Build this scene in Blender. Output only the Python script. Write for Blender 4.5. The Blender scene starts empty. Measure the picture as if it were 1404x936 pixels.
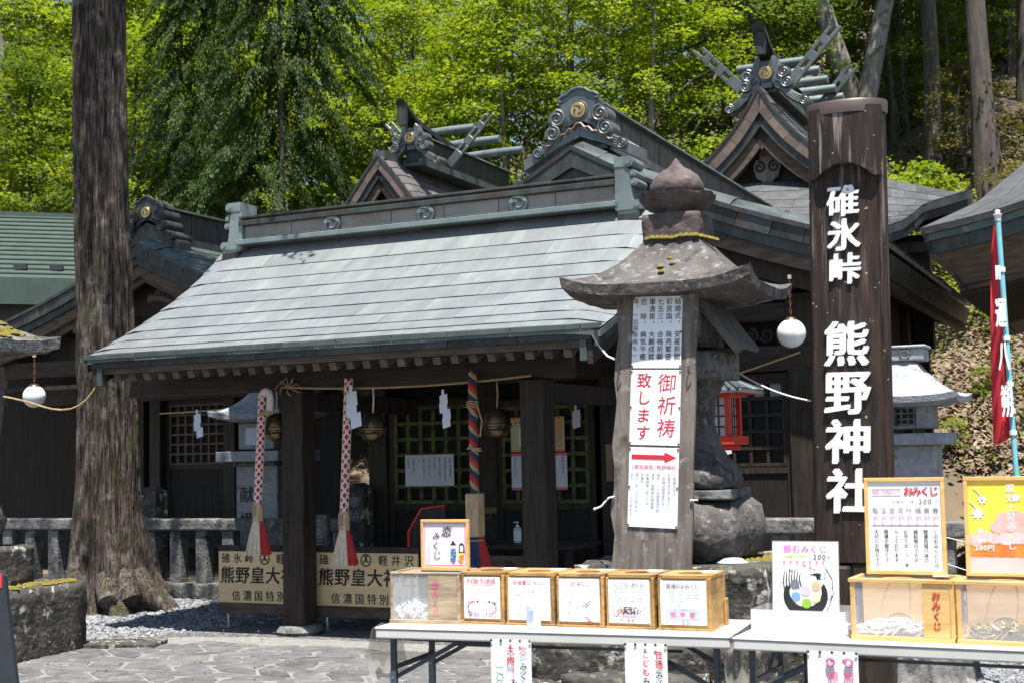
import bpy, bmesh, math, random
import numpy as np
from mathutils import Vector, Matrix, Euler
random.seed(7)
SC = bpy.context.scene
COL = SC.collection
PI = math.pi
R = math.radians

# ------------------------------------------------------------ camera, world, sun, exposure
FPX, PITCH, ROLL, EYE = 1850.0, R(4.6), R(1.3), Vector((0, 0, 1.6))
FWD = Vector((0, math.cos(PITCH), math.sin(PITCH)))
_r0 = Vector((1, 0, 0)); _u0 = _r0.cross(FWD)
RGT = math.cos(ROLL) * _r0 - math.sin(ROLL) * _u0
UPV = math.cos(ROLL) * _u0 + math.sin(ROLL) * _r0
cam_d = bpy.data.cameras.new('camera')
cam = bpy.data.objects.new('camera', cam_d); COL.objects.link(cam)
cam.matrix_world = Matrix((( RGT.x, UPV.x, -FWD.x, EYE.x), (RGT.y, UPV.y, -FWD.y, EYE.y), (RGT.z, UPV.z, -FWD.z, EYE.z), (0, 0, 0, 1)))
cam_d.sensor_width = 36; cam_d.lens = FPX / 1404 * 36
cam_d.clip_start = 0.1; cam_d.clip_end = 600
cam_d.dof.use_dof = True; cam_d.dof.focus_distance = 10.5; cam_d.dof.aperture_fstop = 5.0
SC.camera = cam
SUN = Vector((0.03, -0.30, 0.95)).normalized()          # towards the sun
world = bpy.data.worlds.new('World'); SC.world = world; world.use_nodes = True
wn = world.node_tree.nodes; wn.clear()
sky = wn.new('ShaderNodeTexSky'); sky.sky_type = 'NISHITA'; sky.sun_disc = False
sky.sun_elevation = math.asin(SUN.z); sky.sun_rotation = math.atan2(SUN.x, SUN.y)
sky.air_density = 1.2; sky.dust_density = 0.6
bg = wn.new('ShaderNodeBackground'); bg.inputs[1].default_value = 0.072
wo = wn.new('ShaderNodeOutputWorld')
world.node_tree.links.new(sky.outputs[0], bg.inputs[0]); world.node_tree.links.new(bg.outputs[0], wo.inputs[0])
sd = bpy.data.lights.new('sun', 'SUN'); sd.energy = 5.0; sd.angle = R(0.5); sd.color = (1, 0.95, 0.87)
so = bpy.data.objects.new('sun', sd); COL.objects.link(so); so.rotation_mode = 'QUATERNION'
so.rotation_quaternion = SUN.to_track_quat('Z', 'Y'); so.location = (0, -10, 30)
SC.view_settings.view_transform = 'Standard'; SC.view_settings.look = 'None'
SC.view_settings.exposure = 1.1; SC.view_settings.gamma = 1
SC.cycles.max_bounces = 6; SC.cycles.diffuse_bounces = 3; SC.cycles.transmission_bounces = 6
SC.cycles.transparent_max_bounces = 12; SC.cycles.use_denoising = True
SC.cycles.caustics_reflective = False; SC.cycles.caustics_refractive = False

# ------------------------------------------------------------ frames and picking
TH = R(25)                       # the shrine front is turned 25 degrees
UA = Vector((math.cos(TH), -math.sin(TH), 0)); VA = Vector((math.sin(TH), math.cos(TH), 0))
ORG = Vector((-1.9632, 12.3149, 0))   # foot of the left porch column
def W(a, b, z=0): return ORG + UA * a + VA * b + Vector((0, 0, z))
def L(p): q = p - ORG; return (q.dot(UA), q.dot(VA), q.z)
def ray(px, py): return FWD + RGT * ((px - 702) / FPX) - UPV * ((py - 468) / FPX)
def gz(px, py, z=0.0):          # point of the view ray at height z (world)
    d = ray(px, py); return EYE + d * ((z - EYE.z) / d.z)
def gy(px, py, y):              # point at distance y (world)
    d = ray(px, py); return EYE + d * (y / d.y)
def pb(px, py, b):              # (a, z) on the shrine plane b
    d = ray(px, py); t = ((ORG - EYE).dot(VA) + b) / d.dot(VA); q = L(EYE + d * t); return q[0], q[2]

# ------------------------------------------------------------ mesh builder
class MB:
    def __init__(s): s.v = []; s.f = []
    def add(s, vs, fs, M=None):
        n = len(s.v)
        if M is not None: vs = [tuple(M @ Vector(p)) for p in vs]
        s.v += [tuple(p) for p in vs]; s.f += [tuple(i + n for i in f) for f in fs]; return s
    def box(s, x0, x1, y0, y1, z0, z1, M=None):
        return s.add([(x0,y0,z0),(x1,y0,z0),(x1,y1,z0),(x0,y1,z0),(x0,y0,z1),(x1,y0,z1),(x1,y1,z1),(x0,y1,z1)],
                     [(0,3,2,1),(4,5,6,7),(0,1,5,4),(1,2,6,5),(2,3,7,6),(3,0,4,7)], M)
    def bar(s, p, q, w, h, up=(0,0,1)):      # box from p to q
        p = Vector(p); q = Vector(q); d = (q - p).normalized(); u = Vector(up)
        x = d.cross(u); x = x.normalized() if x.length > 1e-6 else Vector((1,0,0)); z = x.cross(d).normalized()
        vs = []
        for c in (p, q):
            for sx, sz in ((-1,-1),(1,-1),(1,1),(-1,1)): vs.append(c + x * (sx*w/2) + z * (sz*h/2))
        return s.add(vs, [(3,2,1,0),(4,5,6,7),(0,1,5,4),(1,2,6,5),(2,3,7,6),(3,0,4,7)])
    def prism(s, pts, y0, y1, M=None):       # polygon in XZ pushed along Y
        n = len(pts)
        vs = [(x, y0, z) for x, z in pts] + [(x, y1, z) for x, z in pts]
        fs = [tuple(range(n)), tuple(range(2*n-1, n-1, -1))] + [(i, i+n, (i+1)%n+n, (i+1)%n) for i in range(n)]
        return s.add(vs, fs, M)
    def strip(s, top, bot, y0, y1, M=None):  # band between two polylines in XZ pushed along Y (quads, safe when concave)
        n = len(top); vs = []
        for y in (y0, y1):
            vs += [(x, y, z) for x, z in top] + [(x, y, z) for x, z in bot]
        fs = []
        for i in range(n-1):
            fs += [(i, n+i, n+i+1, i+1), (2*n+i, 2*n+i+1, 3*n+i+1, 3*n+i), (i, i+1, 2*n+i+1, 2*n+i), (n+i, 3*n+i, 3*n+i+1, n+i+1)]
        fs += [(0, 2*n, 3*n, n), (n-1, 2*n-1, 4*n-1, 3*n-1)]
        return s.add(vs, fs, M)
    def tube(s, path, r, n=8, cap=True, flat=1.0):
        path = [Vector(p) for p in path]; m = len(path)
        rr = r if isinstance(r, (list, tuple)) else [r] * m
        vs = []; up = None
        for i, p in enumerate(path):
            d = (path[min(i+1, m-1)] - path[max(i-1, 0)]).normalized()
            if up is None:
                up = Vector((0,0,1)) if abs(d.z) < .9 else Vector((0,1,0))
            x = d.cross(up).normalized(); up = x.cross(d).normalized()
            for k in range(n):
                a = 2*PI*k/n; vs.append(p + x * (math.cos(a)*rr[i]) + up * (math.sin(a)*rr[i]*flat))
        fs = [(i*n+k, i*n+(k+1)%n, (i+1)*n+(k+1)%n, (i+1)*n+k) for i in range(m-1) for k in range(n)]
        if cap: fs += [tuple(range(n-1, -1, -1)), tuple(range((m-1)*n, m*n))]
        return s.add(vs, fs)
    def lathe(s, prof, n=24, c=(0,0,0), M=None, fn=None):
        vs = []; m = len(prof)
        for i, (r, z) in enumerate(prof):
            for k in range(n):
                a = 2*PI*k/n; q = r
                dz = 0
                if fn: q, dz = fn(r, z, a, i)
                vs.append((c[0]+q*math.cos(a), c[1]+q*math.sin(a), c[2]+z+dz))
        fs = [(i*n+k, i*n+(k+1)%n, (i+1)*n+(k+1)%n, (i+1)*n+k) for i in range(m-1) for k in range(n)]
        fs += [tuple(range(n-1, -1, -1)), tuple(range((m-1)*n, m*n))]
        return s.add(vs, fs, M)
    def grid(s, rows):                      # open surface
        n = len(rows[0]); m = len(rows)
        return s.add([p for r in rows for p in r], [(i*n+k, i*n+k+1, (i+1)*n+k+1, (i+1)*n+k) for i in range(m-1) for k in range(n-1)])
    def slab(s, rows, dn):                  # grid with thickness: dn = offset vector of the underside
        n = len(rows[0]); m = len(rows); t = [Vector(p) for r in rows for p in r]; d = Vector(dn)
        vs = t + [p + d for p in t]; o = n*m
        fs = [(i*n+k, i*n+k+1, (i+1)*n+k+1, (i+1)*n+k) for i in range(m-1) for k in range(n-1)]
        fs += [tuple(o+j for j in reversed(f)) for f in fs[:]]
        for k in range(n-1): fs += [(k, k+1, o+k+1, o+k), ((m-1)*n+k+1, (m-1)*n+k, o+(m-1)*n+k, o+(m-1)*n+k+1)]
        for i in range(m-1): fs += [((i+1)*n, i*n, o+i*n, o+(i+1)*n), (i*n+n-1, (i+1)*n+n-1, o+(i+1)*n+n-1, o+i*n+n-1)]
        return s.add(vs, fs)

def mk(name, mb, mat, parent=None, smooth=False, bevel=0, loc=None, rot=None, seg=1):
    me = bpy.data.meshes.new(name); me.from_pydata([tuple(p) for p in mb.v], [], mb.f)
    b = bmesh.new(); b.from_mesh(me); bmesh.ops.recalc_face_normals(b, faces=b.faces)
    if smooth:
        for f in b.faces: f.smooth = True
    b.to_mesh(me); b.free()
    if smooth:
        try: me.set_sharp_from_angle(angle=R(smooth if smooth is not True else 50))
        except Exception: pass
    me.materials.append(mat)
    o = bpy.data.objects.new(name, me); COL.objects.link(o)
    if parent: o.parent = parent
    if loc is not None: o.location = loc
    if rot is not None: o.rotation_euler = rot
    if bevel:
        m = o.modifiers.new('bevel', 'BEVEL'); m.width = bevel; m.segments = seg; m.limit_method = 'ANGLE'; m.angle_limit = R(40)
    return o
def tag(o, label=None, cat=None, group=None, kind=None):
    if label: o['label'] = label
    if cat: o['category'] = cat
    if group: o['group'] = group
    if kind: o['kind'] = kind
    return o
def thing(name, label, cat, loc=(0,0,0), rotz=None, group=None):
    o = bpy.data.objects.new(name, None); COL.objects.link(o); o.empty_display_size = .1
    o.location = loc; o.rotation_euler = (0, 0, -TH if rotz is None else rotz)
    return tag(o, label, cat, group)
def copy_tree(o, parent=None):
    c = o.copy(); COL.objects.link(c); c.parent = parent
    for ch in o.children: copy_tree(ch, c)
    return c
def twin(o, name=None, loc=None, rot=None, parent='same'):
    c = o.copy(); COL.objects.link(c)
    if name: c.name = name
    if loc is not None: c.location = loc
    if rot is not None: c.rotation_euler = rot
    return c

# ------------------------------------------------------------ lettering (Blender's own built-in font, turned into mesh)
_gc = {}
def glyph(ch, off=0.0, res=2, ext=0.0):
    k = (ch, off, ext)
    if k not in _gc:
        c = bpy.data.curves.new('t', 'FONT'); c.body = ch; c.size = 1; c.offset = off; c.resolution_u = res; c.extrude = ext
        o = bpy.data.objects.new('t', c); COL.objects.link(o)
        m = bpy.data.meshes.new_from_object(o.evaluated_get(bpy.context.evaluated_depsgraph_get()))
        vs = [tuple(v.co) for v in m.vertices]; fs = [tuple(p.vertices) for p in m.polygons]
        xs = [v[0] for v in vs] or [0, .3]
        bpy.data.objects.remove(o); bpy.data.curves.remove(c); bpy.data.meshes.remove(m)
        _gc[k] = (vs, fs, min(xs), max(xs))
    return _gc[k]
def put(mb, ch, x, z, size, off=0.0, y=0.0, ext=0.0, rot=0.0, sx=1.0, sh=0.0):
    vs, fs, x0, x1 = glyph(ch, 0.0, 2, ext)
    ca, sa = math.cos(rot), math.sin(rot); wide = ord(ch) > 0x2000
    cx = .5 if wide else (x0 + x1) / 2
    o = off * 1.0
    shifts = [(0,0)] if off < .011 else ([(-o*.8,-o*.5),(o*.8,o*.5)] if off < .025 else [(-o,-o*.55),(o,o*.55),(-o*.45,o*.5),(o*.45,-o*.5)])
    for k, (dx, dz) in enumerate(shifts):
        out = []
        for p in vs:
            px = (p[0] + dx - cx) * size * sx; pz = (p[1] + dz - .37) * size; px += pz * sh
            out.append((x + px*ca - pz*sa, y - p[2]*size - .00025*k, z + px*sa + pz*ca))
        mb.add(out, fs)
def vtext(mb, s, x, ztop, size, pitch=1.05, **k):      # a column, top to bottom
    z = ztop - size/2
    for ch in s:
        if ch == '|': z -= size*.5; continue
        if ch == '、': put(mb, ch, x + size*.55, z + size*.5, size, **k)
        elif ch in '(（)）〜ー': put(mb, ch, x, z, size, rot=-PI/2, **k)
        elif ch != ' ': put(mb, ch, x, z, size, **k)
        z -= size * pitch
def htext(mb, s, x0, z, size, pitch=None, x1=None, **k):   # a line from x0; spread to x1 if given
    n = len(s)
    adv = [ (1.0 if ord(c) > 0x2000 else (.62 if c != ' ' else .4)) for c in s]
    tot = sum(adv) * size
    f = 1.0 if x1 is None else (x1 - x0) / tot
    x = x0
    for c, a in zip(s, adv):
        if c != ' ': put(mb, c, x + a*size*f/2, z, size, **k)
        x += a * size * f

# ------------------------------------------------------------ materials
def nodes(name):
    m = bpy.data.materials.new(name); m.use_nodes = True; nt = m.node_tree
    return m, nt, nt.nodes, nt.links, nt.nodes['Principled BSDF']
def mat(name, c1, c2=None, scale=6, stretch=(1,1,1), rough=.6, bump=.0, bscale=None, c3=None, spot=6, cut=.6, soft=.06,
        metal=0.0, vary=0.0, spec=.5, coat=0.0, det=6, c4=None, spot4=2.0, cut4=.6, mix2=(.35,.65), bstretch=None):
    m, nt, N, K, P = nodes(name)
    c2 = c2 or c1
    tc = N.new('ShaderNodeTexCoord'); mp = N.new('ShaderNodeMapping'); mp.inputs['Scale'].default_value = stretch
    oi = N.new('ShaderNodeObjectInfo')
    av = N.new('ShaderNodeVectorMath'); av.operation = 'ADD'; K.new(tc.outputs['Object'], av.inputs[0])
    ml = N.new('ShaderNodeMath'); ml.operation = 'MULTIPLY'; ml.inputs[1].default_value = 37.0; K.new(oi.outputs['Random'], ml.inputs[0])
    cb = N.new('ShaderNodeCombineXYZ')
    for i in range(3): K.new(ml.outputs[0], cb.inputs[i])
    K.new(cb.outputs[0], av.inputs[1]); K.new(av.outputs[0], mp.inputs[0])
    n1 = N.new('ShaderNodeTexNoise'); n1.inputs['Scale'].default_value = scale; n1.inputs['Detail'].default_value = det
    K.new(mp.outputs[0], n1.inputs[0])
    rp = N.new('ShaderNodeMapRange'); rp.inputs[1].default_value = mix2[0]; rp.inputs[2].default_value = mix2[1]
    K.new(n1.outputs[0], rp.inputs[0])
    mx = N.new('ShaderNodeMix'); mx.data_type = 'RGBA'; mx.inputs[6].default_value = (*c1, 1); mx.inputs[7].default_value = (*c2, 1)
    K.new(rp.outputs[0], mx.inputs[0]); col = mx.outputs[2]
    def spots(col, c, sc, ct, sf, seed):
        ns = N.new('ShaderNodeTexNoise'); ns.inputs['Scale'].default_value = sc; ns.inputs['Detail'].default_value = 8; ns.inputs['Roughness'].default_value = .65
        ad = N.new('ShaderNodeVectorMath'); ad.operation = 'ADD'; ad.inputs[1].default_value = (seed, seed*2, seed*3)
        K.new(av.outputs[0], ad.inputs[0]); K.new(ad.outputs[0], ns.inputs[0])
        r2 = N.new('ShaderNodeMapRange'); r2.inputs[1].default_value = ct - sf; r2.inputs[2].default_value = ct + sf; K.new(ns.outputs[0], r2.inputs[0])
        m2 = N.new('ShaderNodeMix'); m2.data_type = 'RGBA'; m2.inputs[7].default_value = (*c, 1)
        K.new(r2.outputs[0], m2.inputs[0]); K.new(col, m2.inputs[6]); return m2.outputs[2]
    if c3: col = spots(col, c3, spot, cut, soft, 3.1)
    if c4: col = spots(col, c4, spot4, cut4, .05, 11.7)
    if vary:
        hs = N.new('ShaderNodeHueSaturation'); vr = N.new('ShaderNodeMapRange'); vr.inputs[3].default_value = 1 - vary; vr.inputs[4].default_value = 1 + vary
        K.new(oi.outputs['Random'], vr.inputs[0]); K.new(vr.outputs[0], hs.inputs['Value']); K.new(col, hs.inputs['Color']); col = hs.outputs[0]
    K.new(col, P.inputs['Base Color'])
    P.inputs['Roughness'].default_value = rough; P.inputs['Metallic'].default_value = metal
    P.inputs['Specular IOR Level'].default_value = spec; P.inputs['Coat Weight'].default_value = coat
    if bump:
        nb = N.new('ShaderNodeTexNoise'); nb.inputs['Scale'].default_value = bscale or scale*4; nb.inputs['Detail'].default_value = 8
        if bstretch:
            mb2 = N.new('ShaderNodeMapping'); mb2.inputs['Scale'].default_value = bstretch; K.new(av.outputs[0], mb2.inputs[0]); K.new(mb2.outputs[0], nb.inputs[0])
        else: K.new(mp.outputs[0], nb.inputs[0])
        bp = N.new('ShaderNodeBump'); bp.inputs['Strength'].default_value = bump; bp.inputs['Distance'].default_value = .02
        K.new(nb.outputs[0], bp.inputs['Height']); K.new(bp.outputs[0], P.inputs['Normal'])
        rr = N.new('ShaderNodeMapRange'); rr.inputs[3].default_value = max(0, rough-.12); rr.inputs[4].default_value = min(1, rough+.12)
        K.new(nb.outputs[0], rr.inputs[0]); K.new(rr.outputs[0], P.inputs['Roughness'])
    return m
def leafmat(name, c1, c2, c3, tr=.45):
    m, nt, N, K, P = nodes(name)
    ge = N.new('ShaderNodeNewGeometry'); cr = N.new('ShaderNodeValToRGB')
    e = cr.color_ramp.elements; e[0].color = (*c1, 1); e[1].color = (*c3, 1); x = e.new(.5); x.color = (*c2, 1)
    ns = N.new('ShaderNodeTexNoise'); ns.inputs['Scale'].default_value = .9; K.new(ge.outputs['Position'], ns.inputs[0])
    ad = N.new('ShaderNodeMath'); ad.operation = 'MULTIPLY_ADD'; ad.inputs[1].default_value = .5
    s2 = N.new('ShaderNodeMath'); s2.operation = 'MULTIPLY_ADD'; s2.inputs[1].default_value = 1.6; s2.inputs[2].default_value = -.55
    K.new(ge.outputs['Random Per Island'], ad.inputs[0]); K.new(ns.outputs[0], s2.inputs[0]); K.new(s2.outputs[0], ad.inputs[2]); K.new(ad.outputs[0], cr.inputs[0])
    tl = N.new('ShaderNodeBsdfTranslucent'); ms = N.new('ShaderNodeMixShader'); ms.inputs[0].default_value = tr
    bc = N.new('ShaderNodeHueSaturation'); bc.inputs['Hue'].default_value = .49; bc.inputs['Value'].default_value = 1.25; bc.inputs['Saturation'].default_value = 1.1
    K.new(cr.outputs[0], P.inputs['Base Color']); K.new(cr.outputs[0], bc.inputs['Color']); K.new(bc.outputs[0], tl.inputs[0])
    P.inputs['Roughness'].default_value = .55; P.inputs['Specular IOR Level'].default_value = .18
    out = N['Material Output']; K.new(P.outputs[0], ms.inputs[1]); K.new(tl.outputs[0], ms.inputs[2]); K.new(ms.outputs[0], out.inputs[0])
    return m
def plain(name, c, rough=.6, metal=0.0, spec=.5): return mat(name, c, tuple(x*.85 for x in c), scale=9, rough=rough, metal=metal, spec=spec)

M = {}
M['copper_lit'] = mat('copper_sheet', (.295,.335,.325), (.235,.25,.258), scale=1.4, stretch=(5,1,1), rough=.32, metal=.25, bump=.08, bscale=7, vary=.06, c3=(.215,.225,.235), spot=1.7, cut=.54, soft=.14, c4=(.42,.48,.44), spot4=8, cut4=.69)
M['copper_dark'] = mat('aged_copper', (.030,.034,.033), (.060,.068,.066), scale=3.0, stretch=(3,3,1), rough=.42, metal=.2, bump=.12, bscale=20, vary=.22, c3=(.055,.040,.034), spot=3, cut=.6, spec=.3)
M['copper_teal'] = mat('teal_copper', (.06,.078,.073), (.105,.13,.122), scale=4, rough=.45, metal=.25, bump=.12, c3=(.18,.25,.225), spot=9, cut=.66, vary=.12)
M['copper_grey'] = mat('grey_copper', (.085,.105,.11), (.145,.165,.17), scale=4, rough=.36, metal=.3, bump=.1, c3=(.12,.09,.075), spot=3, cut=.62, vary=.12)
M['verge_brown'] = mat('brown_copper', (.13,.095,.078), (.19,.145,.12), scale=4, rough=.45, metal=.2, bump=.1, vary=.2, c3=(.08,.07,.062), spot=5, cut=.63)
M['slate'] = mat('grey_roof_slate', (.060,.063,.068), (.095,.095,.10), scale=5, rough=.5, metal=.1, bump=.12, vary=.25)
M['slate_lit'] = mat('sunlit_brown_slate', (.10,.095,.10), (.15,.14,.145), scale=5, rough=.5, metal=.1, bump=.12, vary=.22)  # paler, browner copy of the slate with a sunlit tone in its colour
M['ridge_grey'] = mat('grey_ridge_sheet', (.30,.29,.275), (.22,.20,.185), scale=2, rough=.4, metal=.2, bump=.05, c3=(.24,.18,.15), spot=3, cut=.6)
M['ridge_teal'] = mat('pale_teal_copper', (.15,.19,.19), (.21,.25,.245), scale=4, rough=.38, metal=.25, bump=.08, c3=(.17,.14,.12), spot=3, cut=.64, vary=.1)
M['rust'] = plain('rusty_metal', (.16,.06,.03), .7)
M['gold'] = mat('worn_gold', (.62,.42,.16), (.5,.36,.18), scale=8, rough=.35, metal=.7)
M['wood_dark'] = mat('dark_timber', (.022,.017,.014), (.045,.034,.027), scale=5, stretch=(5,5,.6), rough=.6, bump=.35, bscale=10, spec=.25)
M['wood_beam'] = mat('dark_beam', (.028,.021,.017), (.052,.039,.031), scale=5, stretch=(.6,5,5), rough=.6, bump=.3, bscale=10, spec=.25)
M['wood_mid'] = mat('weathered_brown_timber', (.075,.055,.042), (.13,.098,.075), scale=5, stretch=(1,4,4), rough=.7, bump=.3, bscale=12, vary=.2, spec=.25)
M['wood_grey'] = mat('grey_rafter_timber', (.085,.075,.068), (.15,.135,.12), scale=8, rough=.7, bump=.2, vary=.25)
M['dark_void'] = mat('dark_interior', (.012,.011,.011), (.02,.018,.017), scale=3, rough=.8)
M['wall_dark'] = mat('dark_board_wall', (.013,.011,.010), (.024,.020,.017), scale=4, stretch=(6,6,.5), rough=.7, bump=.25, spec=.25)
M['moss_wood'] = mat('mossy_lattice', (.075,.085,.022), (.05,.04,.028), scale=7, rough=.8, bump=.3, c3=(.11,.14,.03), spot=10, cut=.52)
M['stone'] = mat('lantern_stone', (.062,.055,.053), (.115,.105,.10), scale=5, rough=.9, bump=.7, bscale=22, c3=(.22,.21,.20), spot=19, cut=.60, c4=(.028,.026,.024), spot4=7, cut4=.60)
M['stone_dark'] = mat('dark_pitted_stone', (.030,.028,.026), (.070,.066,.06), scale=6, rough=.95, bump=1.0, bscale=16, c3=(.42,.42,.40), spot=7, cut=.60, soft=.03, c4=(.13,.12,.085), spot4=15, cut4=.58)
M['stone_purple'] = mat('brown_jewel_stone', (.065,.047,.046), (.115,.09,.086), scale=7, rough=.9, bump=.6, bscale=24, c3=(.22,.19,.18), spot=18, cut=.64, c4=(.035,.028,.026), spot4=7, cut4=.62)
M['granite'] = mat('pale_granite', (.27,.285,.305), (.35,.365,.385), scale=20, rough=.85, bump=.35, bscale=50, c3=(.15,.155,.16), spot=6, cut=.62)
M['granite_old'] = mat('old_granite', (.11,.11,.11), (.19,.19,.185), scale=12, rough=.9, bump=.6, bscale=30, c3=(.045,.045,.042), spot=5, cut=.56, c4=(.28,.28,.26), spot4=11, cut4=.64)
M['moss'] = mat('moss', (.20,.155,.018), (.10,.09,.014), scale=20, rough=.95, bump=1.0, bscale=40)
M['bark'] = mat('fissured_bark', (.032,.025,.021), (.115,.092,.078), scale=5, stretch=(8,8,1.0), rough=.95, bump=1.0, bscale=9, c3=(.185,.165,.15), spot=5, cut=.60, c4=(.05,.055,.022), spot4=3.5, cut4=.60, spec=.2, det=10, mix2=(.40,.60))
M['bark_pale'] = mat('pale_grey_bark', (.15,.135,.12), (.26,.24,.22), scale=4, stretch=(3,3,.5), rough=.9, bump=.7, bscale=9, c3=(.07,.06,.05), spot=4, cut=.58)
M['bark_dark'] = mat('brown_tree_bark', (.05,.04,.034), (.10,.085,.072), scale=4, stretch=(3,3,.5), rough=.9, bump=.6, bscale=9)
M['leaf_bright'] = leafmat('bright_maple_leaf', (.085,.150,.018), (.19,.265,.028), (.36,.42,.06), .5)
M['leaf_mid'] = leafmat('green_leaf', (.038,.078,.014), (.10,.155,.020), (.21,.27,.04), .5)
M['leaf_dark'] = leafmat('conifer_needle', (.012,.030,.008), (.032,.062,.013), (.095,.145,.030), .25)
M['leaf_olive'] = leafmat('olive_leaf', (.06,.065,.012), (.12,.12,.022), (.19,.15,.05), .4)
M['litter'] = leafmat('dry_leaf', (.10,.065,.038), (.22,.16,.105), (.38,.30,.21), .15)
M['paper'] = mat('white_paper', (.86,.86,.87), (.80,.80,.82), scale=3, rough=.6)
M['paper_pink'] = plain('pink_white_paper', (.84,.75,.82), .6)
M['paper_blue'] = plain('pale_blue_board', (.62,.70,.80), .5)
M['laminate'] = mat('laminated_sheet', (.82,.85,.9), (.78,.8,.86), scale=3, rough=.25)
M['ink'] = plain('black_ink', (.012,.012,.014), .5)
M['ink_grey'] = plain('grey_ink', (.16,.16,.22), .5)
M['ink_red'] = plain('red_ink', (.62,.02,.04), .5)
M['ink_pink'] = plain('pink_ink', (.80,.16,.32), .5)
M['ink_blue'] = plain('blue_ink', (.10,.16,.55), .5)
M['ink_green'] = plain('green_ink', (.04,.40,.20), .5)
M['ink_yellow'] = plain('yellow_ink', (.85,.70,.05), .5)
M['ink_orange'] = plain('orange_ink', (.80,.25,.03), .5)
M['white_paint'] = mat('white_painted_letter', (.85,.85,.86), (.75,.75,.77), scale=12, rough=.5)
M['pine_box'] = mat('honey_pine', (.62,.36,.11), (.74,.47,.19), scale=4, stretch=(1,1,6), rough=.45, bump=.08, bscale=8, coat=.2)
M['box_wood'] = mat('worn_oak_box', (.34,.185,.055), (.46,.28,.105), scale=6, stretch=(1,1,5), rough=.5, bump=.2, bscale=10, c3=(.20,.12,.06), spot=5, cut=.58, vary=.22, c4=(.12,.08,.05), spot4=18, cut4=.68)
M['old_box'] = mat('grey_worn_wood', (.26,.19,.13), (.42,.33,.22), scale=6, stretch=(1,1,5), rough=.6, bump=.2, bscale=10)
M['table_top'] = mat('white_plastic_table', (.62,.60,.57), (.54,.53,.50), scale=3, rough=.4, c3=(.44,.42,.38), spot=14, cut=.68)
M['steel_dark'] = plain('dark_steel_tube', (.06,.075,.095), .35, .6)
M['steel'] = plain('steel', (.5,.5,.5), .35, .9)
M['rope_tan'] = mat('straw_rope', (.45,.34,.18), (.32,.23,.12), scale=40, rough=.9, bump=.5, bscale=90)
M['rope_white'] = mat('white_rope', (.78,.74,.70), (.62,.58,.55), scale=40, rough=.9, bump=.4, bscale=90)
M['rope_red'] = plain('red_rope', (.50,.03,.03), .8)
M['rope_navy'] = plain('navy_rope', (.03,.045,.10), .85)
M['block_wood'] = mat('pale_handle_wood', (.50,.36,.21), (.38,.26,.15), scale=6, stretch=(5,5,1), rough=.6, bump=.1)
M['board_wood'] = mat('pale_sign_board', (.72,.54,.31), (.64,.47,.26), scale=3, stretch=(.7,3,8), rough=.6, bump=.05)
M['bronze'] = mat('bronze_bell', (.20,.14,.07), (.12,.09,.06), scale=7, rough=.35, metal=.85)
M['red_paint'] = plain('vermilion_paint', (.60,.030,.012), .4)
M['red_cloth'] = mat('red_banner_cloth', (.78,.045,.06), (.68,.03,.045), scale=4, rough=.8)
M['globe'] = mat('milk_glass', (.82,.82,.80), (.72,.72,.70), scale=2, rough=.25, c3=(.5,.48,.45), spot=14, cut=.68)
M['blue_pole'] = plain('light_blue_pole', (.22,.58,.68), .35)
M['green_roof'] = mat('green_metal_roof', (.045,.072,.060), (.062,.092,.078), scale=4, rough=.5, metal=.1)
M['gravel'] = mat('gravel_stone', (.12,.125,.14), (.26,.27,.285), scale=30, rough=.9, bump=.4, bscale=60, c3=(.42,.41,.38), spot=9, cut=.60, c4=(.04,.04,.045), spot4=13, cut4=.58)
M['flag'] = mat('paving_flag', (.085,.085,.09), (.14,.138,.135), scale=6, rough=.85, bump=.5, bscale=25, vary=.24, c3=(.065,.065,.062), spot=4, cut=.60, c4=(.22,.21,.19), spot4=12, cut4=.64)
M['mortar'] = mat('paving_mortar', (.24,.235,.225), (.18,.175,.165), scale=15, rough=.95, bump=.5)
M['vinyl'] = mat('grey_vinyl', (.40,.38,.33), (.30,.29,.26), scale=5, rough=.3)
M['sign_black'] = plain('black_a_board', (.03,.035,.045), .5)
# acrylic: clear
def acrylic(name, a=.12, tint=(.95,.97,1)):
    m, nt, N, K, P = nodes(name)
    P.inputs['Base Color'].default_value = (*tint, 1); P.inputs['Roughness'].default_value = .05; P.inputs['Alpha'].default_value = a
    return m
M['acrylic'] = acrylic('clear_acrylic', .16)
M['milky'] = acrylic('milky_acrylic', .55)
M['bottle'] = acrylic('clear_plastic_bottle', .45, (.8,.88,.95))
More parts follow.
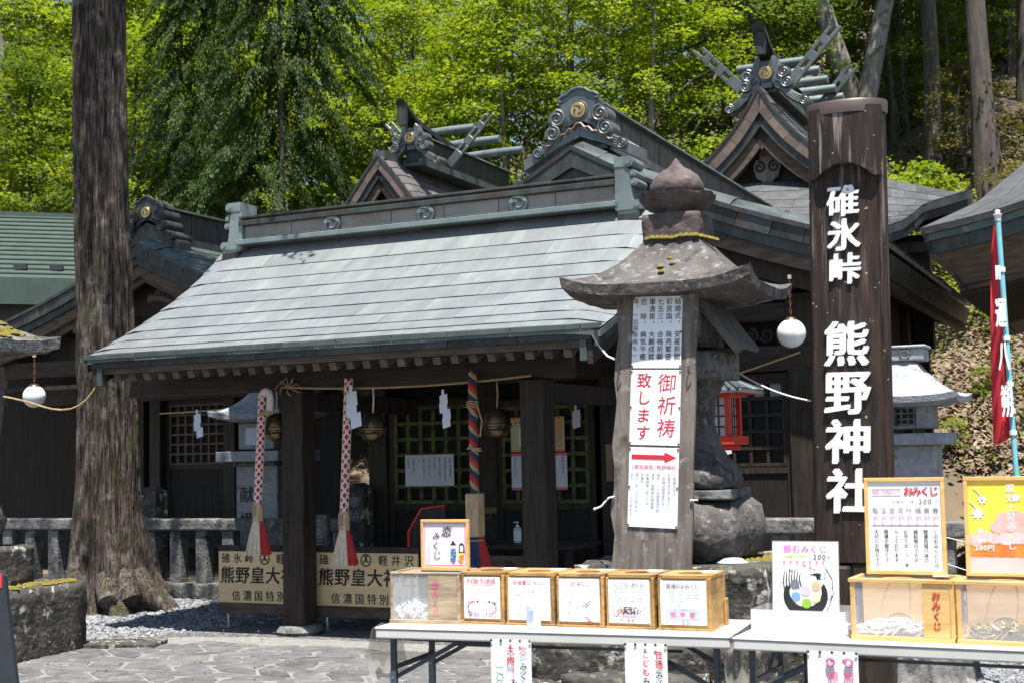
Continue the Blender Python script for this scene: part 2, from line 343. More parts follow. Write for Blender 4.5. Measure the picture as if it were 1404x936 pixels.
# signpost wood: vertical pale runs of weathering on dark charred wood
def post_mat():
    m, nt, N, K, P = nodes('dark_weathered_post')
    tc = N.new('ShaderNodeTexCoord')
    def ns(sc, st, det=8, off=0):
        mp = N.new('ShaderNodeMapping'); mp.inputs['Scale'].default_value = st; mp.inputs['Location'].default_value = (off, off, off)
        n = N.new('ShaderNodeTexNoise'); n.inputs['Scale'].default_value = sc; n.inputs['Detail'].default_value = det; n.inputs['Roughness'].default_value = .6
        K.new(tc.outputs['Object'], mp.inputs[0]); K.new(mp.outputs[0], n.inputs[0]); return n.outputs[0]
    def rng(x, a, b, c=0, d=1):
        r = N.new('ShaderNodeMapRange'); r.inputs[1].default_value = a; r.inputs[2].default_value = b; r.inputs[3].default_value = c; r.inputs[4].default_value = d; K.new(x, r.inputs[0]); return r.outputs[0]
    def mx(f, a, b):
        x = N.new('ShaderNodeMix'); x.data_type = 'RGBA'; K.new(f, x.inputs[0])
        for s, q in ((6, a), (7, b)):
            if isinstance(q, tuple): x.inputs[s].default_value = (*q, 1)
            else: K.new(q, x.inputs[s])
        return x.outputs[2]
    base = mx(rng(ns(6, (9, 9, .5)), .35, .65), (.013,.010,.009), (.038,.026,.021))
    sp = N.new('ShaderNodeSeparateXYZ'); K.new(tc.outputs['Object'], sp.inputs[0])
    up = rng(sp.outputs[2], 2.2, 3.25, .06, .9)
    st = rng(ns(3.2, (9, 9, .5), 8, 5), .53, .66)
    mu = N.new('ShaderNodeMath'); mu.operation = 'MULTIPLY'; K.new(up, mu.inputs[0]); K.new(st, mu.inputs[1])
    c = mx(mu.outputs[0], base, (.30,.25,.24))
    red = rng(ns(3, (6, 6, .6), 4, 9), .5, .7, 0, .6)
    c = mx(red, c, (.075,.040,.026))
    li = rng(ns(26, (1, 1, 1), 3, 17), .70, .73)
    c = mx(li, c, (.50,.50,.30))
    K.new(c, P.inputs['Base Color']); P.inputs['Roughness'].default_value = .6; P.inputs['Specular IOR Level'].default_value = .25
    bp = N.new('ShaderNodeBump'); bp.inputs['Strength'].default_value = .6; bp.inputs['Distance'].default_value = .01
    K.new(ns(7, (12, 12, .7), 8, 2), bp.inputs['Height']); K.new(bp.outputs[0], P.inputs['Normal'])
    return m
M['post'] = post_mat()


# ============================================================ ground, hillside, trees
def terrain(x, y):
    if y < 14: return 0.0
    t = max(-.35, min(.36, x / y)); k = (t + .35) / .71           # 0 far left .. 1 far right
    y0 = 29 - 7.5 * k; s = .22 + .73 * k * k
    q = y - y0
    if q <= 0: return 0.0
    h = s * q * min(1, q / 1.5)
    top = 3 + 6 * k
    if h > top: h = top + (h - top) * (.5 + .2 * (1-k))
    return h + .25 * math.sin(x * .7 + y * .4) * min(1, q / 6)
mb = MB(); rows = []
ys = [-40, -20, -8, 0, 4, 7, 9, 11, 13, 15, 17, 19] + [20 + .8*i for i in range(20)] + [37, 39, 42, 45, 50, 56, 64, 75, 90, 115, 150, 220]
xs = [-200, -120, -80, -60, -48, -40, -34, -30] + [-27 + 1.5*i for i in range(36)] + [29, 34, 40, 48, 60, 80, 120, 200]
for y in ys: rows.append([(x, y, terrain(x, y)) for x in xs])
mb.grid(rows)
ground_m = mat('gravel_and_leaf_soil', (.10,.10,.105), (.17,.168,.165), scale=9, rough=.95, bump=.8, bscale=30, c3=(.05,.05,.055), spot=22, cut=.5, c4=(.28,.27,.25), spot4=26, cut4=.6)
soil_m = mat('leafy_hillside_soil', (.10,.075,.05), (.17,.13,.09), scale=3, rough=.95, bump=.9, bscale=12, c3=(.14,.105,.07), spot=.9, cut=.5, soft=.1)
g = mk('ground', mb, ground_m, smooth=True); tag(g, kind='structure')
g.data.materials.append(soil_m)
for p in g.data.polygons:
    if p.center.y > 17.5: p.material_index = 1

def leaves(n_spray, per, R0, z0, z1, size, seed, style='maple', taper=.3, L0=.75):
    """numpy leaf crown: many small flat leaves held in sprays through the crown's volume"""
    rg = np.random.default_rng(seed); V = []; tips = []
    shape = np.array([(0,-.5),(.22,-.15),(.55,.02),(.2,.14),(0,.55),(-.2,.14),(-.55,.02),(-.22,-.15)]) if style == 'maple' else np.array([(0,-.6),(.22,-.1),(.12,.4),(0,.7),(-.12,.4),(-.22,-.1)])
    m = len(shape)
    for i in range(n_spray):
        h = rg.random(); z = z0 + (z1 - z0) * h
        if style == 'conifer': rad = R0 * (1 - h) ** .7 * (.75 + .35 * rg.random()) + .15
        else: rad = R0 * (math.sin(PI * min(1, .12 + .88 * h)) ** .6) * (.8 + .35 * rg.random())
        rr = rad * math.sqrt(.12 + .88 * rg.random()); a = rg.random() * 2 * PI
        c = np.array([rr * math.cos(a), rr * math.sin(a), z]); tips.append(c)
        out = np.array([math.cos(a), math.sin(a), 0.0]); side = np.array([-math.sin(a), math.cos(a), 0.0])
        k = per
        if style == 'conifer':
            t = rg.random(k); ln = L0 * (.6 + .8 * rg.random()); wd = .32 * ln
            s = (rg.random(k) - .5) * 2 * wd * (1.1 - t); drop = -(t ** 1.6) * ln * (.9 + .5 * rg.random()) - np.abs(s) * .5
            pos = c + np.outer((t - .4) * ln, out) + np.outer(s, side); pos[:, 2] += drop + rg.normal(0, .04, k)
            nrm = np.tile(np.array([0, 0, 1.0]) * .35 + out * .8, (k, 1)) + rg.normal(0, .45, (k, 3))
            dirv = out * .35 + np.array([0, 0, -1.0]) + rg.normal(0, .3, (k, 3)) + np.outer(np.sign(s), side) * .4
        else:
            ln = L0 * (.6 + .8 * rg.random()); wd = ln * .6
            th = rg.random(k) * 2 * PI; q = np.sqrt(rg.random(k))
            pos = c + np.outer(q * np.cos(th) * ln, out) + np.outer(q * np.sin(th) * wd, side)
            pos[:, 2] += rg.normal(0, .07, k) - .16 * (q * np.cos(th)) ** 2
            nrm = np.tile(np.array([0, 0, 1.0]) + out * .25, (k, 1)) + rg.normal(0, .38, (k, 3))
            dirv = out + rg.normal(0, .7, (k, 3)); 
        nrm /= np.linalg.norm(nrm, axis=1)[:, None]
        dirv -= (dirv * nrm).sum(1)[:, None] * nrm; dirv /= np.linalg.norm(dirv, axis=1)[:, None]
        x = np.cross(dirv, nrm); sz = size * (.6 + .7 * rg.random(k))
        q = pos[:, None, :] + (shape[None, :, 0, None] * x[:, None, :] + shape[None, :, 1, None] * dirv[:, None, :]) * sz[:, None, None]
        q -= nrm[:, None, :] * (np.abs(shape[None, :, 0, None]) * .35 * sz[:, None, None])
        V.append(q.reshape(-1, 3))
    V = np.concatenate(V); nl = len(V) // m
    me = bpy.data.meshes.new('leaves'); me.vertices.add(len(V)); me.vertices.foreach_set('co', V.astype(np.float32).ravel())
    me.loops.add(nl * m); me.loops.foreach_set('vertex_index', np.arange(nl * m, dtype=np.int32))
    me.polygons.add(nl); me.polygons.foreach_set('loop_start', np.arange(0, nl * m, m, dtype=np.int32))
    me.update(calc_edges=True); return me, tips
def trunk_mb(h, r, tips, lean=(0,0), seed=0, limbs=16, flare=1.5, wob=.12):
    rg = random.Random(seed); mb = MB(); n = 12; path = []; rad = []
    for i in range(n):
        t = i / (n-1); path.append((lean[0]*t*t + wob*math.sin(t*5+seed), lean[1]*t*t + wob*math.cos(t*4+seed) - wob*math.cos(seed), h*t - .4*(i == 0)))
        rad.append(r * (1 - .75*t) * (flare if i == 0 else 1))
    mb.tube(path, rad, 9)
    for k in range(min(limbs, len(tips))):
        tp = Vector(tips[(k * 7) % len(tips)]); zb = max(.15*h, tp.z - .45*math.hypot(tp.x, tp.y) - .4); zb = min(zb, h*.93)
        t = zb / h; b = Vector((lean[0]*t*t + wob*math.sin(t*5+seed), lean[1]*t*t + wob*math.cos(t*4+seed) - wob*math.cos(seed), zb))
        mid = b.lerp(tp, .5) + Vector((rg.uniform(-.2,.2), rg.uniform(-.2,.2), rg.uniform(.0,.3)))
        rb = r * (1 - .75*t) * .38
        mb.tube([b, b.lerp(mid, .5), mid, mid.lerp(tp, .6), tp], [rb, rb*.8, rb*.6, rb*.4, rb*.15], 5)
    return mb
PROTO = {}
def proto(key, leafm, barkm, h, r, n, per, R0, z0, z1, size, seed, style='maple', lean=(0,0), L0=.75, limbs=16):
    me, tips = leaves(n, per, R0, z0, z1, size, seed, style, L0=L0)
    me.materials.append(M[leafm])
    t = trunk_mb(h, r, tips, lean, seed, limbs)
    PROTO[key] = (me, t, barkm, None)
proto('maple_a', 'leaf_bright', 'bark_dark', 11, .17, 200, 105, 3.3, 2.6, 12.5, .11, 1, L0=.8)
proto('maple_b', 'leaf_bright', 'bark_pale', 10, .12, 170, 100, 2.8, 1.2, 10.5, .105, 2, L0=.75)
proto('green_a', 'leaf_mid', 'bark_dark', 13, .22, 210, 95, 3.6, 3.0, 14, .13, 3, L0=.9)
proto('green_b', 'leaf_mid', 'bark_dark', 11, .15, 150, 90, 3.0, 1.8, 12, .12, 4, L0=.8)
proto('conifer', 'leaf_dark', 'bark_dark', 17, .07, 640, 190, 2.5, 3.4, 17, .066, 5, 'conifer', L0=.7, lean=(.6,.4))
proto('shrub', 'leaf_bright', 'bark_dark', 2.2, .04, 34, 60, 1.2, .3, 2.4, .11, 6, L0=.5, limbs=12)
proto('olive', 'leaf_olive', 'bark_pale', 3.0, .05, 40, 55, 1.5, .5, 3.2, .10, 8, L0=.6, limbs=14)
proto('bare', 'leaf_mid', 'bark_pale', 17, .30, 90, 70, 3.4, 11.0, 17.5, .15, 9, lean=(.5,0), limbs=9)
proto('tall_dark', 'leaf_dark', 'bark_dark', 17, .24, 130, 90, 2.6, 8.5, 17, .13, 10, 'conifer', L0=1.2, limbs=22)
_tm = {}
def tree(key, name, label, cat, px, y, group=None, rz=None, sc=1.0, x=None, z=None, tilt=0.0):
    me, tmb, bk, _ = PROTO[key]
    d = ray(px, 400); X = d.x * y / d.y if x is None else x
    e = thing(name, label, cat, (X, y, terrain(X, y) - .1 if z is None else z), random.uniform(0, 6.28) if rz is None else rz, group)
    e.scale = (sc, sc, sc)
    if tilt: e.rotation_euler = (0, tilt, 0)
    if key not in _tm:
        o = mk('trunk', tmb, M[bk], e, smooth=True); _tm[key] = o.data
    else:
        o = bpy.data.objects.new('trunk', _tm[key]); COL.objects.link(o); o.parent = e
    c = bpy.data.objects.new('crown', me); COL.objects.link(c); c.parent = e
    return e
# the wood behind the shrine
rg = random.Random(11)
GL = 'bright trees of the wood on the left behind the shrine roofs'
for px, y in ((-90,33),(-30,32),(40,33),(100,34),(190,32),(255,36),(320,33),(0,40),(75,42),(140,40),(215,44),(290,43),(400,38),(-60,44),(35,50),(110,52),(180,54),(250,55)):
    tree(rg.choice(['maple_a','green_b','maple_a','maple_b']), 'maple_tree', 'slender yellow green tree in the wood left of the shrine, sky glinting through', 'tree', px, y, GL, sc=rg.uniform(.9,1.1)*(1.0 if y < 37 else 1.35 if y < 48 else 1.6))
GM = 'bright trees of the wood above the middle of the shrine roof'
for px, y in ((450,32),(520,31.5),(575,33),(640,32),(540,37),(690,36),(760,33),(600,43),(500,45),(820,41),(700,46),(400,42)):
    tree(rg.choice(['maple_a','green_a','maple_b','green_b']), 'maple_tree', 'yellow green leafy tree in the wood above the middle of the shrine roof', 'tree', px, y, GM, sc=rg.uniform(.85,1.1))
GR = 'green trees of the wood on the right hillside'
for px, y in ((960,36),(1050,32),(1110,38),(1180,40),(1240,36),(1310,42),(1400,38),(1010,43),(1280,48),(1150,48),(1460,44),(900,46),(1370,50),(1060,54),(950,56),(1220,57)):
    tree(rg.choice(['green_a','green_b','green_a','maple_a']), 'broadleaf_tree', 'green leafy tree standing in the deep wood on the right hillside', 'tree', px, y, GR, sc=rg.uniform(.9,1.15))
tree('maple_b', 'maple_tree', 'brightest yellow green maple spreading just above the round gold crest of the middle gable', 'tree', 690, 29.5, sc=1.0)
tree('maple_b', 'maple_tree', 'yellow green maple with a thin pale leaning trunk left of the tall crossed finials', 'tree', 905, 29, sc=1.0)
tree('maple_a', 'maple_tree', 'large bright maple between the middle gable and the tallest gable', 'tree', 800, 30, sc=1.05)
tree('conifer', 'cypress_tree', 'dark drooping cypress hanging over the roofs, left of the small crossed finials', 'tree', 400, 26.0, sc=1.0)
tree('conifer', 'cypress_tree', 'smaller dark cypress close behind the drooping one on its left', 'tree', 270, 27.5, sc=.85)
tree('tall_dark', 'cedar_tree', 'straight grey cedar with flaring roots at the far right of the hillside', 'tree', 1368, 29, sc=1.1, rz=.3)
for px, y, lab in ((1285, 31, 'brown cedar trunk rising behind the right side of the tall black signpost'), (1235, 39, 'thin dark cedar farther up the slope right of the signpost'), (1180, 43, 'straight cedar between the two forked pale trunks'),
                   (1420, 33, 'cedar at the right edge of the wood beside the flaring root cedar'), (880, 40, 'dark cedar trunk standing behind the maples above the middle roof ridge'), (1010, 46, 'far dark cedar above the left arm of the tallest finials')):
    tree('tall_dark', 'cedar_tree', lab, 'tree', px, y, sc=.9, rz=px*.1)
tree('bare', 'oak_tree', 'pale barked trunk leaning left behind the tallest gable', 'tree', 1226, 31, sc=.95, rz=PI, tilt=-.26)
tree('bare', 'oak_tree', 'pale barked trunk leaning right behind the top of the black signpost', 'tree', 1148, 30.5, sc=.95, rz=0, tilt=.22)
GS = 'young green trees low on the right hillside'
for px, y, sc_ in ((1255,34,1.0),(1310,36,1.1),(1345,38,1.0),(1385,41,1.1),(1230,33,.9),(1285,41,1.2),(1340,45,1.2),(1400,37,.9)):
    tree('green_b', 'young_tree', 'bushy young green tree on the slope between the cedar trunks', 'tree', px, y, GS, sc=sc_*.62)
for px, y, lab in ((1232, 26.3, 'bright green maple sapling low on the slope right of the signpost'), (1262, 28, 'second bright sapling a little higher on the slope behind the signpost'), (1210, 29, 'bright sapling half hidden behind the signpost')):
    tree('shrub', 'maple_sapling', lab, 'sapling', px, y, sc=1.15)
for px, y in ((1300,23.5),(1345,24.2),(1372,25.5)):
    tree('shrub', 'slope_fern', 'small bright green plant growing out of the dry leaves on the slope', 'plant', px, y, 'small green plants on the leafy slope', sc=.22+.06*((px*7)%3)/2)
for px, y, lab in ((1395, 26.5, 'twiggy bronze leaved bush at the foot of the grey cedar'), (1330, 30, 'bronze leaved bush on the slope above the right honden eave'), (1440, 28, 'twiggy bush at the right edge of the hillside')):
    tree('olive', 'bronze_bush', lab, 'bush', px, y, sc=.8)

# leaf litter and low plants on the steep slope at the right
def scatter(n, box, size, seed, m, name, lift=.03, clump=None, flat=.6):
    rgn = np.random.default_rng(seed); vs = []; k = 0
    (x0, x1, y0, y1) = box; cl = [(rgn.uniform(x0, x1), rgn.uniform(y0, y1)) for _ in range(clump)] if clump else None
    sh = [(0,-.5),(.28,-.1),(.18,.3),(0,.55),(-.18,.3),(-.28,-.1)]
    mb = MB()
    for i in range(n):
        if cl:
            c = cl[int(rgn.integers(len(cl)))]; x = c[0] + rgn.normal(0, .35); y = c[1] + rgn.normal(0, .35); hh = abs(rgn.normal(0, .16))
        else: x = rgn.uniform(x0, x1); y = rgn.uniform(y0, y1); hh = 0
        z = terrain(x, y) + lift * rgn.random() + hh
        nrm = Vector((rgn.normal(0, flat), rgn.normal(0, flat) - .4, 1)).normalized(); dv = nrm.orthogonal().normalized()
        dv = Matrix.Rotation(rgn.random()*6.28, 3, nrm) @ dv; xx = nrm.cross(dv); s = size * rgn.uniform(.6, 1.4); p = Vector((x, y, z))
        mb.add([p + xx*a*s + dv*b*s for a, b in sh], [(0,1,2,3,4,5)])
    o = mk(name, mb, m); return tag(o, kind='stuff')
tag(scatter(46000, (5.0, 13.8, 17.5, 31), .125, 3, M['litter'], 'leaf_litter'), 'dry brown leaves covering the steep slope right of the shrine', 'leaf litter')
tag(scatter(3200, (6.3, 13.5, 22, 30), .10, 4, M['leaf_mid'], 'slope_plants', clump=42), 'low green plants scattered over the leafy slope', 'ground plants')

def lerp0(pts, t):
    if t <= pts[0][0]: return pts[0][1]
    for (x0, y0), (x1, y1) in zip(pts, pts[1:]):
        if t <= x1: return y0 + (y1-y0)*(t-x0)/(x1-x0)
    return pts[-1][1]
# ------------------------------------------------------------ the big tree in front at the left
bt = gz(152, 836)
e = thing('cedar_tree', 'great old cedar trunk with fissured grey bark and flaring roots, left of the shrine porch', 'tree', bt, 0)
from mathutils import noise
Z = [-.1, .06, .18, .35, .6, .95, 1.4, 2, 2.8, 3.8, 5, 6.5, 8.5, 11, 14]
Rr = [.55, .49, .44, .40, .37, .34, .315, .30, .295, .29, .28, .275, .26, .22, .12]
Cx = [.06, .05, .03, .0, -.02, -.03, -.03, -.03, -.06, -.09, -.12, -.14, -.15, -.15, -.15]
mb = MB(); n = 170; zz = [-.1 + .075*i for i in range(110)] + [8.6, 9.4, 10.5, 12, 14]; nzr = len(zz)
for z in zz:
    r = lerp0(list(zip(Z, Rr)), z); cx = lerp0(list(zip(Z, Cx)), z)
    for k in range(n):
        a = 2*PI*k/n; fl = max(0, 1-z/1.2)
        f = 1 + (.17*fl+.03)*math.sin(a*5+1.3) + (.08*fl+.025)*math.sin(a*9+z*.5) + .02*math.sin(a*17+z*.35)
        q = Vector((math.cos(a)*7.0, math.sin(a)*7.0, z*.55)); d = noise.fractal(q, .9, 2.1, 4)
        q2 = Vector((math.cos(a)*16.0, math.sin(a)*16.0, z*.9)); d2 = abs(noise.noise(q2))
        rr = r*f + .022*d - .030*max(0, .22-d2)/.22
        mb.v.append((cx + rr*math.cos(a), rr*math.sin(a), z))
for i in range(nzr-1):
    for k in range(n): mb.f.append((i*n+k, i*n+(k+1)%n, (i+1)*n+(k+1)%n, (i+1)*n+k))
mk('trunk', mb, M['bark'], e, smooth=True)
for a, ln in ((-.45, .80), (-1.3, .62), (-2.4, .66), (.5, .55), (-.9, .55)):
    mb = MB(); mb.tube([(.3*math.cos(a), .3*math.sin(a), .34), (.52*math.cos(a), .52*math.sin(a), .15), (ln*.8*math.cos(a+.12), ln*.8*math.sin(a+.12), .05), (ln*math.cos(a+.1), ln*math.sin(a+.1), -.04)], [.17,.13,.075,.03], 9)
    mk('root', mb, M['bark'], e, smooth=True)
me, tips = leaves(170, 70, 2.7, 9.6, 16, .13, 77, 'conifer', L0=1.3); me.materials.append(M['leaf_dark'])
o = bpy.data.objects.new('crown', me); COL.objects.link(o); o.parent = e
mb = MB()
for k in range(16):
    tp = Vector(tips[k*5]); mb.tube([(-.15, 0, tp.z-.5), ((tp.x-.15)*.5, tp.y*.5, tp.z-.1), tuple(tp)], [.06,.04,.015], 5)
mk('branches', mb, M['bark'], e, smooth=True)

tag(scatter(9000, (7.5, 17, 29, 46), .16, 14, M['leaf_olive'], 'slope_undergrowth', clump=120), 'olive green undergrowth on the upper slope among the cedar trunks', 'undergrowth')
# ------------------------------------------------------------ gravel and paving
def pebbles(n, f, seed, name, label):
    rgn = random.Random(seed); mb = MB()
    for i in range(n):
        p = f(rgn); s = rgn.choice([.012, .018, .024, .035]) * rgn.uniform(.8, 1.3); a = rgn.random()*PI; ca, sa = math.cos(a), math.sin(a)
        q = [(1.2,0,0),(0,.8,0),(-1.1,.1,0),(0,-.8,0),(.1,0,.6),(.6,.5,.3),(-.5,-.5,.35)]
        vs = [(p[0]+(x*ca-y*sa)*s, p[1]+(x*sa+y*ca)*s, p[2]+z*s) for x, y, z in q]
        mb.add(vs, [(0,5,4),(5,1,4),(1,2,4),(2,6,4),(6,3,4),(3,0,4),(0,1,5),(2,3,6)])
    o = mk(name, mb, M['gravel']); return tag(o, label, 'gravel', kind='stuff')
def on_left(rgn):
    while True:
        a = rgn.uniform(-5.2, -.0); b = rgn.uniform(-3.6, 2.1)
        if a < -1.05 + .35*(b) or b > .5: break
    p = W(a, b, .0); return p
pebbles(15000, on_left, 5, 'gravel', 'loose grey gravel around the foot of the great cedar')
pebbles(6000, lambda r: Vector((r.uniform(1.9, 4.4), r.uniform(7.2, 10.5), 0)), 6, 'gravel', 'loose gravel behind the right hand table')
# irregular paving stones in front of the porch
pv = MB(); pts = [W(-1.75,-1.4), W(-1.0,-.55), W(-.2,-.3), W(5.6,-.3), W(5.6,-4.2), W(-2.3,-4.2)]
pv.v = [(p.x, p.y, .004) for p in pts]; pv.f = [(0,5,4,3,2,1)]
path = mk('paved_path', pv, M['mortar']); tag(path, kind='structure')
rg = random.Random(3); nb = 0
gx = {}
def corner(i, j):
    if (i, j) not in gx: gx[(i, j)] = (-2.1 + i*.36 + (.18 if j % 2 else 0) + rg.uniform(-.15,.15), -3.7 + j*.23 + rg.uniform(-.085,.085))
    return gx[(i, j)]
def inside(a, b):
    if b > -.42: return False
    if b > -.65 and a < -.3: return False
    return a > -1.75 - (b + 1.4)*.14 - .12 and not (b > -1.4 and a < -1.5 + (b+1.4)*.95)
for i in range(20):
    for j in range(14):
        c = [corner(i, j), corner(i+1, j), corner(i+1, j+1), corner(i, j+1)]
        if any(not inside(*q) for q in c): continue
        cx = sum(q[0] for q in c)/4; cy = sum(q[1] for q in c)/4
        loop = []
        for k in range(4):
            p, q = c[k], c[(k+1) % 4]
            for t in (.14, .5, .86): loop.append((p[0]+(q[0]-p[0])*t + rg.uniform(-.012,.012), p[1]+(q[1]-p[1])*t + rg.uniform(-.012,.012)))
        f = .90; hh = rg.uniform(.008, .014); mb = MB(); n = len(loop)
        low = [(cx+(x-cx)*f, cy+(y-cy)*f) for x, y in loop]; topl = [(cx+(x-cx)*(f-.05), cy+(y-cy)*(f-.05)) for x, y in loop]
        v3 = [tuple(W(x, y, .005)) for x, y in low] + [tuple(W(x, y, hh)) for x, y in topl]
        mb.add(v3, [tuple(range(2*n-1, n-1, -1))] + [(k, (k+1) % n, (k+1) % n + n, k+n) for k in range(n)])
        mk('paving_stone', mb, M['flag'], path); nb += 1

rg = random.Random(21); mb = MB()
for i in range(420):
    a = rg.uniform(-5, 4); b = rg.uniform(-3.6, 1.6); p = W(a, b, .022 if a > -1.9 and b < -.4 else .03)
    nrm = Vector((rg.gauss(0,.35), rg.gauss(0,.35), 1)).normalized(); dv = Matrix.Rotation(rg.random()*6.28, 3, nrm) @ nrm.orthogonal().normalized(); xx = nrm.cross(dv); s_ = rg.uniform(.012,.03)
    mb.add([p + xx*u_*s_ + dv*w_*s_ for u_, w_ in ((0,-.6),(.35,-.1),(.2,.35),(0,.7),(-.2,.35),(-.35,-.1))], [(0,1,2,3,4,5)])
tag(mk('fallen_leaves', mb, M['litter']), 'small dry leaves scattered over the paving and gravel before the porch', 'fallen leaves', kind='stuff')

# ============================================================ the shrine buildings (local x = along the front, y = into the building)
def lerp(pts, t):
    if t <= pts[0][0]: return pts[0][1]
    for (x0, y0), (x1, y1) in zip(pts, pts[1:]):
        if t <= x1: return y0 + (y1-y0)*(t-x0)/(x1-x0)
    (x0, y0), (x1, y1) = pts[-2], pts[-1]; return y1 + (y1-y0)*(t-x1)/(x1-x0)
def smooth_pts(pts, n=13):       # resample a profile with a Catmull-Rom curve
    out = []; P = [pts[0]] + list(pts) + [pts[-1]]; m = len(pts)-1
    for i in range(n):
        t = i/(n-1)*m; k = min(int(t), m-1); f = t-k; p0, p1, p2, p3 = P[k:k+4]
        out.append(tuple(.5*((2*p1[j]) + (-p0[j]+p2[j])*f + (2*p0[j]-5*p1[j]+4*p2[j]-p3[j])*f*f + (-p0[j]+3*p1[j]-3*p2[j]+p3[j])*f**3) for j in (0,1)))
    return out
def spiral(mb, cx, y, cz, r, tr, turns=1.9, hand=1, a0=PI/2):
    n = 26; pts = []
    for i in range(n):
        t = i/(n-1); rr = r*(1-.82*t); a = a0 + hand*turns*2*PI*t
        pts.append((cx+rr*math.cos(a), y, cz+rr*math.sin(a)))
    mb.tube(pts, [tr*(1-.35*i/(n-1)) for i in range(n)], 6)
def scroll(parent, x, y, z, r, depth, m, hand):          # a cloud scroll: disc, rim and spiral
    mb = MB(); n = 18
    mb.prism([(x+r*(1+.04*math.sin(5*k))*math.cos(2*PI*k/n), z+r*.92*math.sin(2*PI*k/n)) for k in range(n)], y, y+depth)
    spiral(mb, x, y-.002, z, r*.94, r*.17, hand=hand)
    return mk('cloud_scroll', mb, m, parent, smooth=35)
def crest(parent, x, y, z, r, m, ring=None, name='crest'):   # round boss with three commas
    mb = MB(); n = 24
    mb.prism([(x+r*math.cos(2*PI*k/n), z+r*math.sin(2*PI*k/n)) for k in range(n)], y-.012, y+.03)
    c = mk(name, mb, ring or m, parent, bevel=.004)
    for k in range(3):
        a = 2*PI*k/3 + .5; mb = MB(); pts = []
        for i in range(9):
            t = i/8; aa = a + t*1.9; rr = r*(.36+.40*t)
            pts.append((x+rr*math.cos(aa), y-.014, z+rr*math.sin(aa)))
        mb.tube(pts, [r*(.27 if ring else .15)*(1-.85*(i/8)) + .001 for i in range(9)], 7, flat=.5)
        mk('comma', mb, m if ring else M['copper_dark'], parent, smooth=True)
    return c
